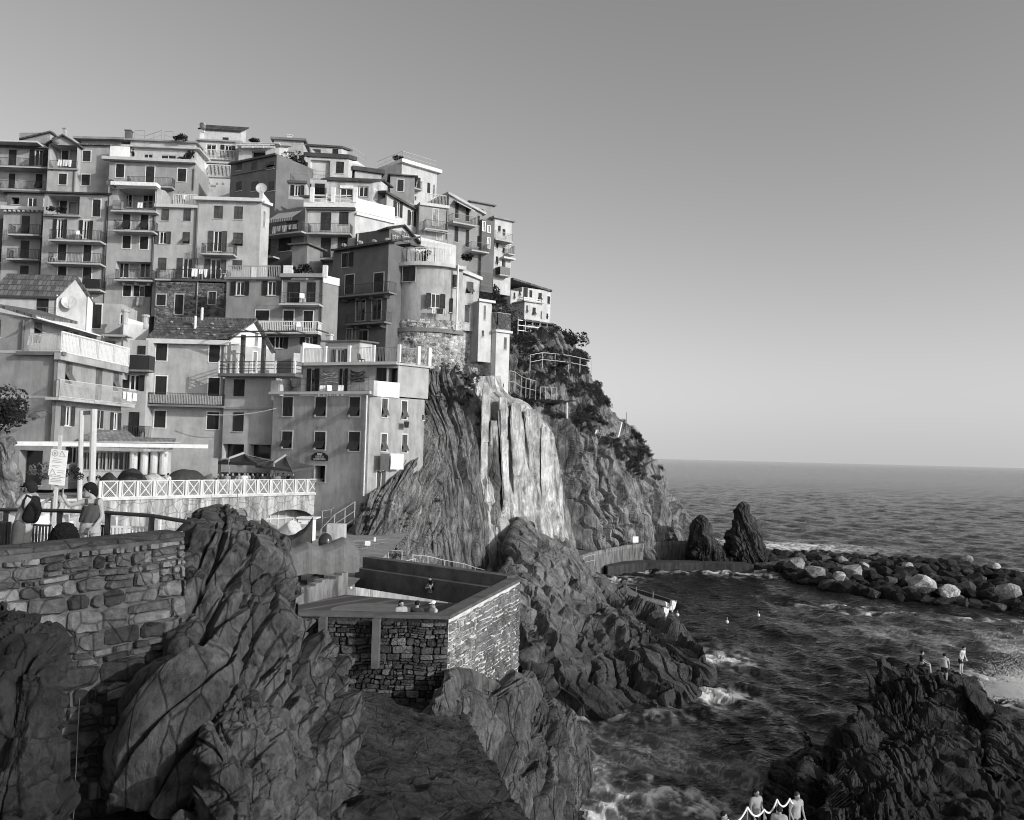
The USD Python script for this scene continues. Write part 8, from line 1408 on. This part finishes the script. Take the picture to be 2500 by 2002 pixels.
def figure(label, loc, rz, pose='stand', top=.5, bottom=.1, hair=.03, skin=.32, s=1.0, long=False, hat=None, bare=False, res=.045, group=None, lean=0.0, arms=None, skirt=None):
    """A whole person, facing -y before it is turned by rz; pose: stand, sit (on a seat at loc), crouch"""
    loc = np.asarray(loc, float); a = math.radians(rz); R = np.array([[math.cos(a), -math.sin(a), 0], [math.sin(a), math.cos(a), 0], [0, 0, 1]]); W = lambda x, y, z: loc + R @ (np.array([x, y, z]) * s)
    hz = {'stand': .92, 'sit': .1, 'crouch': .25}[pose]; ln = lean
    J = {'pel': W(0, 0, hz), 'ch': W(0, -.42 * math.sin(ln), hz + .42 * math.cos(ln)), 'nk': W(0, -.55 * math.sin(ln), hz + .55 * math.cos(ln)), 'hd': W(0, -.02 - .68 * math.sin(ln), hz + .69 * math.cos(ln))}
    for k, n in ((-1, 'l'), (1, 'r')):
        J['sh' + n] = W(k * .18, -.48 * math.sin(ln), hz + .50 * math.cos(ln)); J['hp' + n] = W(k * .09, 0, hz - .02)
        if pose == 'stand': J['kn' + n] = W(k * .1, -.03, .5); J['an' + n] = W(k * .11, .02, .08); J['to' + n] = W(k * .12, -.13, .035)
        elif pose == 'sit': J['kn' + n] = W(k * .13, -.42, .12); J['an' + n] = W(k * .13, -.46, -.32); J['to' + n] = W(k * .13, -.6, -.36)
        else: J['kn' + n] = W(k * .16, -.36, .48); J['an' + n] = W(k * .14, -.18, .07); J['to' + n] = W(k * .14, -.32, .04)
        el, wr = (W(k * .25, .0 - .3 * math.sin(ln), hz + .22), W(k * .22, -.16 - .2 * math.sin(ln), hz + .02)) if pose == 'stand' else (W(k * .25, -.1 - .3 * math.sin(ln), hz + .24), W(k * .12, -.34 - .2 * math.sin(ln), hz + .12))
        if arms and n in arms: el, wr = (W(*q) for q in arms[n])
        J['el' + n], J['wr' + n] = el, wr
    T = thing('person', label, 'person', loc, group); P = []
    tors = [m3.Manifold.batch_hull([ball(J['shl'], .07 * s), ball(J['shr'], .07 * s), ball(J['ch'], .12 * s)]), m3.Manifold.batch_hull([ball(J['ch'], .13 * s), ball(J['pel'], .115 * s), ball(J['hpl'], .1 * s), ball(J['hpr'], .1 * s)])]
    legs = []
    for n in 'lr': legs += [bone(J['hp' + n], J['kn' + n], .085 * s, .058 * s)]; P += [bone(J['kn' + n], J['an' + n], .055 * s, .036 * s), bone(J['an' + n], J['to' + n], .04 * s, .028 * s), bone(J['sh' + n], J['el' + n], .052 * s, .04 * s), bone(J['el' + n], J['wr' + n], .04 * s, .028 * s)] + hand(J['wr' + n], J['wr' + n] - J['el' + n], R @ V3(0, 0, 1), s)
    hp, f, sd, u = head_parts(J['hd'], R @ V3(0, -1, -.15 - ln * .5), s, J['nk']); obj('body', blend(P + tors + legs + hp, res * s, 4), M('skin', skin), T, smooth=True); face_bits(T, J['hd'], f, sd, u, s, hair)
    def grow(parts, g): return blend(parts, res * s, 4)
    t2 = [m3.Manifold.batch_hull([ball(J['shl'], .082 * s), ball(J['shr'], .082 * s), ball(J['ch'], .135 * s)]), m3.Manifold.batch_hull([ball(J['ch'], .142 * s), ball(J['pel'], .13 * s), ball(J['hpl'], .09 * s), ball(J['hpr'], .09 * s)])]
    if not bare:
        for n in 'lr': t2.append(bone(J['sh' + n], J['sh' + n] * .45 + J['el' + n] * .55, .067 * s, .06 * s))
        obj('shirt', grow(t2, 0), M('cloth', top), T, smooth=True)
    b2 = [m3.Manifold.batch_hull([ball(J['pel'], .128 * s), ball(J['hpl'], .108 * s), ball(J['hpr'], .108 * s)])]
    for n in 'lr': b2.append(bone(J['hp' + n], J['hp' + n] * .35 + J['kn' + n] * .65, .1 * s, .078 * s))
    obj('shorts', grow(b2, 0), M('cloth', bottom), T, smooth=True)
    hs = [trim(ball(J['hd'] + u * .035 * s - f * .018 * s, .108 * s, (.95, .95, 1.0)), -f * .75 + u * .65, J['hd'], -.012)]
    if long: hs.append(m3.Manifold.batch_hull([ball(J['hd'] - f * .05 * s, .085 * s), ball(J['nk'] - f * .09 * s - u * .12 * s, .07 * s)]))
    obj('hair', blend(hs, res * s, 3), M('cloth', hair), T, smooth=True)
    if hat is not None: obj('hat', blend([ball(J['hd'] + u * .075 * s, .108 * s, (1, 1, .75)), m3.Manifold.batch_hull([ball(J['hd'] + u * .075 * s + f * .07 * s, .06 * s, (1, 1, .15)), ball(J['hd'] + u * .065 * s + f * .15 * s, .05 * s, (1, 1, .15))])], res * s, 2), M('cloth', hat), T, smooth=True)
    return T
# bathers on the right-hand rock
def ground_at(vf, reg, x, y):
    """where the view ray first meets that rock"""
    V, F = vf; d = ray(reg, x, y); a, e1, e2 = V[F[:, 0]], V[F[:, 1]] - V[F[:, 0]], V[F[:, 2]] - V[F[:, 0]]; h = np.cross(d, e2); det = (e1 * h).sum(1); ok = np.abs(det) > 1e-12; s = EYE - a; u = (s * h).sum(1) / np.where(ok, det, 1); q = np.cross(s, e1); v = (q @ d) / np.where(ok, det, 1); t = (e2 * q).sum(1) / np.where(ok, det, 1)
    hit = ok & (u >= 0) & (v >= 0) & (u + v <= 1) & (t > 0); return EYE + d * t[hit].min() if hit.any() else None
RK = join(*bath)
def on_rock(x, y, Y):
    for dy in (0, 8, 16, 30, 50, 80):
        p = ground_at(RK, 'h', x, y + dy)
        if p is not None: return p
    return at('h', x, y, Y)
p = on_rock(1440, 350, 48); figure('person in dark clothes sitting on top of the right-hand rock, knees to the right', p + V3(0, 0, .02), 60, 'sit', .03, .04, .02, .35, .95)
p = on_rock(1598, 440, 48); figure('person with a bare back standing half hidden between the other two bathers', p - V3(0, 0, .35), 150, 'stand', bare=True, bottom=.03, hair=.02, skin=.42, s=.95)
p = on_rock(1712, 420, 48); figure('slim bather in dark shorts standing and looking down at the right', p, 30, 'stand', bare=True, bottom=.02, hair=.02, skin=.5, s=.93, lean=.28)
p = on_rock(655, 945, 43.5); figure('dark crouching figure on the low shelf at the left of the right-hand rock', p, -70, 'crouch', .02, .02, .02, .12, .9, lean=.5)
def prop(reg, x, ytop, Y, h): q = at(reg, x, ytop, Y); return q - V3(0, 0, h)
figure('woman with long dark hair in a pale top behind the white rope', prop('h', 275, 1228, 27, 1.66), 30, 'stand', .3, .03, .02, .22, .97, long=True)
figure('fair-skinned person in a pale top stepping through the end of the rope fence', prop('h', 552, 1245, 27.5, 1.66), 20, 'stand', .32, .03, .05, .28, .97, lean=.1)
figure('person in a pale shirt below the rope, only the shoulders in view', prop('h', 440, 1352, 26.5, 1.62), 160, 'stand', .35, .1, .03, .25, .95)
figure('dark-haired person at the lower left end of the rope, head only', prop('h', 45, 1400, 26, 1.66), 60, 'stand', .1, .1, .02, .3)
sheet('lower_path', [at('h', -60, 1850, 25), at('h', 760, 1850, 25), at('h', 760, 1700, 30), at('h', -60, 1700, 30)], M('plaster', .2, .3), (2, 2), label='hidden step of the path below the rope fence')
T = thing('rope_fence', 'white rope slung between thin posts at the bottom of the picture', 'fence', at('h', 215, 1350, 26)); Q_ = [at('h', x, y, Y) for x, y, Y in ((75, 1440, 25.6), (215, 1352, 26), (332, 1368, 26.4), (422, 1298, 26.8), (512, 1292, 27.2), (574, 1258, 27.6))]
for q in Q_[1:]: m = MB(); m.bar(q, q - V3(0, 0, 1.3), .035); obj('post', m, M('metal', .2), T)
for k in range(2):
    m = MB()
    for a, b in list(zip(Q_[:-1], Q_[1:]))[(0 if k == 0 else 3):]: o = V3(0, 0, -1.15 * k); m.tube([a + (b - a) * t + o - V3(0, 0, .9 * t * (1 - t)) for t in np.linspace(0, 1, 13)], .026, 6)
    obj('rope', m, M('cloth', .85), T)
# on the stone terrace
m = MB(); SE = .74; a, b = A + V3(1, .75, 0), B + V3(-.6, .75, 0); m.hexa([V3(x[0], x[1], FZ + .002) for x in (a - V3(0, .3, 0), b - V3(0, .3, 0), b + V3(0, .25, 0), a + V3(0, .25, 0))] + [V3(x[0], x[1], FZ + SE) for x in (a - V3(0, .3, 0), b - V3(0, .3, 0), b + V3(0, .25, 0), a + V3(0, .25, 0))]); obj('front_bench', m, pm, '/World/stone_terrace')
for x, lab, kw in ((925, 'left-hand of three people sitting behind the terrace parapet, dark bob', dict(top=.35, hair=.02, long=True, rz=35)), (1055, 'middle of three people sitting behind the terrace parapet, hair tied up', dict(top=.05, hair=.02, rz=170)), (1190, 'right-hand of three people behind the terrace parapet, in a white cap', dict(top=.5, hair=.03, hat=.85, rz=-60))):
    q = at('d', x, 640, 30.6); rz = kw.pop('rz'); figure(lab, V3(q[0], q[1], FZ + SE), rz, 'sit', bottom=.1, s=.95, group=None, **kw)
q = atz('d', 1185, 515, FZ); figure('person in dark clothes sitting on the terrace floor by the back wall', q + V3(0, .3, .1), -60, 'crouch', .03, .02, .02, .3, .8, lean=.4)
q = atz('d', 516, 462, FZ); T = thing('ball', 'small white ball on the terrace floor', 'ball', q); s_ = trimesh.creation.icosphere(2, .09); s_.apply_translation(q + V3(0, 0, .09)); obj('ball', s_, M('paint', .8), T)
# roof terrace and plaza people
for q, lab, t in zip(TERRACE_PEOPLE, ('person in dark clothes on the walled roof terrace', 'person in a white top on the walled roof terrace'), (.1, .8)): figure(lab, q - V3(0, 0, .3), 20, 'stand', t, .1, .03, .32, res=.06)
rng = random.Random(8); dl = 'diner seated under the parasols behind the plaza railing'
for i in range(16):
    x = 640 + i * 58 + rng.uniform(-14, 14); o_ = -rng.uniform(.9, 2.6); q = QF.p(QF.hit('j', x, 430, o_)[0], 0, o_); lab = dl
    if i == 12: lab = 'diner in a white shirt under the right-hand parasol'; t = .8
    elif i == 15: lab = 'diner in dark clothes at the right end, beside the bar door'; t = .06
    elif i == 5: lab = 'diner in a pale top near the middle of the plaza railing'; t = .7
    else: t = rng.choice((.05, .08, .15, .3))
    figure(lab, V3(q[0], q[1], PZ + .8), rng.uniform(-90, 90), 'sit', t, .1, .03, .33, 1.0, res=.07, group='diners under the parasols')
for i in range(7):
    x = 680 + i * 130; q = QF.p(QF.hit('j', x, 440, -1.7)[0], 0, -1.7); p = V3(q[0], q[1], PZ); T = thing('cafe_table', 'small pale table among the diners on the plaza', 'table', p, 'tables under the parasols'); m = MB(); m.tube([p + V3(0, 0, 1.02), p + V3(0, 0, 1.05)], .42, 14); obj('table_top', m, M('paint', .55), T); m = MB(); m.tube([p, p + V3(0, 0, .02), p + V3(0, 0, .03), p + V3(0, 0, 1.02)], [.25, .25, .04, .04], 8); obj('pedestal', m, M('metal', .2), T)
q = QF.p(QF.hit('a', 1770, 700, -.8)[0], 0, -.8); figure('person in a long white top walking behind the plaza railing', V3(q[0], q[1], PZ), 160, 'stand', .75, .6, .03, .3, 1.0, res=.06)
q = at('a', 590, 900, 29); figure('woman in a patterned top farther along the path, arm held out to the left', q - V3(0, 0, 1.5), -20, 'stand', .3, .3, .1, .36, 1.0, arms={'l': ((-.42, -.2, 1.2), (-.72, -.35, 1.22))})
# ---- two people at the railing, near
def near(reg, D0):
    return lambda x, y, d=0.0: at(reg, x, y, D0 + d)
N_ = near('i', 15.3)
T = thing('person', 'woman in a dark loose top and pale denim shorts, holding a phone out', 'person', N_(1590, 1000))
hd, nk = N_(1565, 120), N_(1625, 262, .02); shR, shL = N_(1478, 318, -.02), N_(1760, 318, .05); elR, wrR = N_(1222, 392, -.12), N_(1132, 285, -.16); elL, wrL = N_(1795, 590, .0), N_(1655, 765, -.16); ch, ws, pl = N_(1610, 430, .02), N_(1590, 600, .02), N_(1580, 720, .02); hR, hL = N_(1500, 760, .02), N_(1665, 760, .04); kR, kL = N_(1490, 1200, -.02), N_(1665, 1210, .04)
face = V3(-.86, -.48, -.12); hp, f, sd, u = head_parts(hd, face, 1.0, nk)
P = hp + [m3.Manifold.batch_hull([ball(shR, .058), ball(shL, .058), ball(ch, .105)]), m3.Manifold.batch_hull([ball(ch, .11), ball(ws, .1), ball(pl, .12)]), m3.Manifold.batch_hull([ball(pl, .115), ball(hR, .1), ball(hL, .1)]), bone(hR, kR, .092, .06), bone(hL, kL, .092, .06), bone(kR, kR - V3(0, 0, .40), .058, .038), bone(kL, kL - V3(0, 0, .40), .058, .038),
     bone(kR - V3(0, 0, .40), kR - V3(.1, .1, .43), .04, .03), bone(kL - V3(0, 0, .40), kL - V3(.1, .1, .43), .04, .03), bone(shR, elR, .048, .038), bone(elR, wrR, .038, .026), bone(shL, elL, .05, .038), bone(elL, wrL, .038, .026)] + hand(wrR, V3(-.35, 0, .9), V3(.9, -.3, .3), 1.0, .9) + hand(wrL, N_(1560, 860, -.2) - wrL, V3(0, -.9, .3), 1.0, .5)
obj('body', blend(P, .016, 6), M('skin', .33), T, smooth=True); face_bits(T, hd, f, sd, u, 1.0, .02)
def cloth_tube(name, secs, g, mat=None, n=36, wav=.012, k=9):
    """a garment: rings (centre, half width along x, half depth) from the top down"""
    G = np.zeros((len(secs) * 4 - 3, n + 1, 3)); S = np.array([np.r_[c, a, b] for c, a, b in secs])
    for r_ in range(G.shape[0]):
        i, t = divmod(r_, 4); q = S[i] if t == 0 else S[i] * (1 - t / 4) + S[i + 1] * t / 4; amt = wav * r_ / G.shape[0]
        for j in range(n + 1): an = 2 * math.pi * j / n; w = 1 + amt * 8 * math.sin(an * k + r_ * .25); G[r_, j] = q[:3] + V3(math.cos(an) * q[3] * w, math.sin(an) * q[4] * w, 0)
    m = MB().grid(G); m.grid(G * 1.0 - V3(0, 0, .006), True); return obj(name, m, mat or M('cloth', g), T, smooth=True)
cloth_tube('top', [(N_(1620, 345, .02), .128, .085), (N_(1612, 420, .02), .155, .12), (N_(1600, 520, .02), .163, .135), (N_(1585, 610, .02), .172, .145), (N_(1578, 672, .02), .176, .145)], .07, wav=.014)
for a, b in ((N_(1520, 280, -.06), N_(1530, 370, -.1)), (N_(1705, 280, -.03), N_(1700, 370, -.08))): m = MB(); m.tube([a + V3(0, .1, .0), a, b], .02, 6); obj('strap', m, M('cloth', .07), T)
cloth_tube('shorts', [(N_(1580, 655, .02), .15, .12), (N_(1580, 760, .02), .17, .14), (N_(1580, 860, .02), .178, .145)], .36, wav=.004)
for c, c2, w in ((hR, N_(1488, 1010, .0), .095), (hL, N_(1672, 1010, .04), .095)): cloth_tube('shorts_leg', [(c - V3(0, 0, .04), w, .1), (c2, w, .1)], .36, wav=.004)
obj('hair', blend([trim(ball(hd + u * .035 - f * .025, .112, (1, 1, .98)), -f * .8 + u * .6, hd, -.03), m3.Manifold.batch_hull([ball(hd - f * .06, .085), ball(hd - f * .09 - u * .085, .05)]), m3.Manifold.batch_hull([ball(hd + u * .07 + f * .03, .06), ball(hd + f * .085 + u * .045, .022), ball(hd - f * .02 + sd * .07 + u * .03, .03)])], .016, 3), M('cloth', .015), T, smooth=True)
m = MB()
for k in (-1, 1): m.box(hd + f * .1 + sd * k * .034 + u * .012, (.05, .012, .042), sd, None, u); m.bar(hd + f * .095 + sd * k * .06 + u * .016, hd + sd * k * .098 + u * .012, .008)
m.bar(hd + f * .104 - sd * .012 + u * .02, hd + f * .104 + sd * .012 + u * .02, .008); obj('sunglasses', m, M('paint', .012), T)
ph = wrR + V3(-.03, -.02, .12); T2 = thing('phone', 'dark phone with a pale case held up by the woman in shorts', 'phone', ph); m = MB(); m.box(ph, (.012, .075, .15), (.85, .3, -.25)); obj('case', m, M('paint', .05), T2); m = MB(); m.box(ph + V3(.009, .002, .0), (.004, .065, .13), (.85, .3, -.25)); obj('screen', m, M('paint', .5), T2)
# man with the backpack
N2 = near('i', 15.7); T = thing('person', 'man in a cap and pale shirt with a dark backpack, turned away at the railing', 'person', N2(360, 1080))
hd, nk = N2(535, 95), N2(590, 205, .05); shN, shF = N2(440, 268, -.12), N2(600, 240, .16); ch, pl = N2(500, 420, .02), N2(400, 690, .02); elN, wrN = N2(300, 400, -.16), N2(230, 250, -.1); hN, hF = N2(345, 740, -.08), N2(450, 740, .08); kN, kF = N2(280, 1120, -.08), N2(430, 1120, .06)
face = V3(-.93, .2, -.12); hp, f, sd, u = head_parts(hd, face, 1.05, nk)
P = hp + [m3.Manifold.batch_hull([ball(shN, .07), ball(shF, .07), ball(ch, .13)]), m3.Manifold.batch_hull([ball(ch, .135), ball(pl, .125)]), m3.Manifold.batch_hull([ball(pl, .12), ball(hN, .1), ball(hF, .1)]), bone(hN, kN, .1, .065), bone(hF, kF, .1, .065), bone(kN, kN - V3(0, 0, .4), .06, .04), bone(kF, kF - V3(0, 0, .4), .06, .04), bone(kN - V3(0, 0, .4), kN - V3(.14, 0, .44), .045, .032), bone(kF - V3(0, 0, .4), kF - V3(.14, 0, .44), .045, .032), bone(shN, elN, .056, .044), bone(elN, wrN, .044, .03), bone(shF, N2(330, 420, .2), .056, .044), bone(N2(330, 420, .2), N2(250, 300, .1), .044, .03)] + hand(wrN, V3(-.3, .2, .9), V3(.9, 0, .3), 1.05, .7) + hand(N2(250, 300, .1), V3(-.3, -.1, .9), V3(.9, 0, .3), 1.05, .7)
obj('body', blend(P, .018, 5), M('skin', .28), T, smooth=True); face_bits(T, hd, f, sd, u, 1.05, .02)
obj('shirt', blend([m3.Manifold.batch_hull([ball(shN, .085), ball(shF, .085), ball(ch, .15)]), m3.Manifold.batch_hull([ball(ch, .155), ball(pl, .15), ball(N2(415, 745, .02), .15)]), bone(shN, shN * .35 + elN * .65, .08, .075), bone(shF, shF * .4 + N2(330, 420, .2) * .6, .08, .075)], .02, 5), M('cloth', .42), T, smooth=True)
obj('trousers', blend([m3.Manifold.batch_hull([ball(N2(400, 760, .02), .13), ball(hN, .118), ball(hF, .118)]), bone(hN, kN, .12, .09), bone(hF, kF, .12, .09), bone(kN, kN - V3(0, 0, .33), .088, .07), bone(kF, kF - V3(0, 0, .33), .088, .07)], .022, 4), M('cloth', .10), T, smooth=True)
obj('hair', blend([trim(ball(hd - f * .02 + u * .01, .11, (1, 1, .95)), -f * .95 + u * .3, hd, 0)], .02, 3), M('cloth', .02), T, smooth=True)
obj('cap', blend([ball(hd + u * .06, .118, (1.02, 1.02, .8)).trim_by_plane([0, 0, 1], float((hd + u * .045)[2])), m3.Manifold.batch_hull([ball(hd + u * .06 + f * .09, .07, (1, 1, .14)), ball(hd + u * .05 + f * .17, .055, (1, 1, .14))])], .02, 2), M('cloth', .02), T, smooth=True)
T2 = thing('backpack', 'large dark backpack on the back of the man in the cap', 'backpack', N2(540, 450)); m_ = blend([m3.Manifold.batch_hull([ball(N2(590, 290, .0), .08), ball(N2(620, 290, .1), .08), ball(N2(570, 470, -.12), .11), ball(N2(620, 470, .12), .11), ball(N2(500, 590, -.1), .11), ball(N2(560, 600, .12), .12)])], .02, 3); obj('bag', m_, M('cloth', .018), T2, smooth=True)
m = MB(); m.tube([N2(560, 250, -.1), N2(470, 210, -.16), N2(420, 300, -.2), N2(400, 420, -.2), N2(440, 480, -.16)], .022, 6); obj('strap', m, M('cloth', .02), T2)
# dark hair behind the wall
N3 = near('i', 14.0); c = N3(1140, 985); T = thing('person', 'person bending down behind the wall, only thick dark hair in view', 'person', c - V3(0, 0, .7)); hp, f, sd, u = head_parts(c - V3(0, 0, .02), V3(.2, 1, -.5), 1.0, c + V3(0, .05, -.25)); sh = [c + V3(k * .19, .05, -.36) for k in (-1, 1)]
P = hp + [m3.Manifold.batch_hull([ball(sh[0], .07), ball(sh[1], .07), ball(c + V3(0, .1, -.5), .13)]), bone(c + V3(0, .1, -.5), c + V3(0, .25, -.72), .13, .14)]
for k in (-1, 1): P += [bone(c + V3(k * .09, .25, -.74), c + V3(k * .14, .55, -.6), .09, .06), bone(c + V3(k * .14, .55, -.6), c + V3(k * .12, .45, -.98), .058, .04), bone(sh[(k + 1) // 2], c + V3(k * .25, .3, -.5), .05, .04), bone(c + V3(k * .25, .3, -.5), c + V3(k * .12, .5, -.5), .04, .028)] + hand(c + V3(k * .12, .5, -.5), V3(0, 1, 0), V3(0, 0, 1))
obj('body', blend(P, .02, 5), M('skin', .3), T, smooth=True); rng_ = np.random.default_rng(4); hs = [m3.Manifold.batch_hull([ball(c + V3(0, -.02, .08), .2), ball(c + V3(-.1, -.02, -.1), .17), ball(c + V3(.1, -.02, -.1), .17)])]
t = blend(hs, .012, 3); v = np.array(t.vertices); n_ = t.vertex_normals; v = v + n_ * ((meshkit.fbm(v * 38, 3, 4) - .5) * .05)[:, None]; obj('hair', (v, np.array(t.faces)), M('cloth', .012), T)
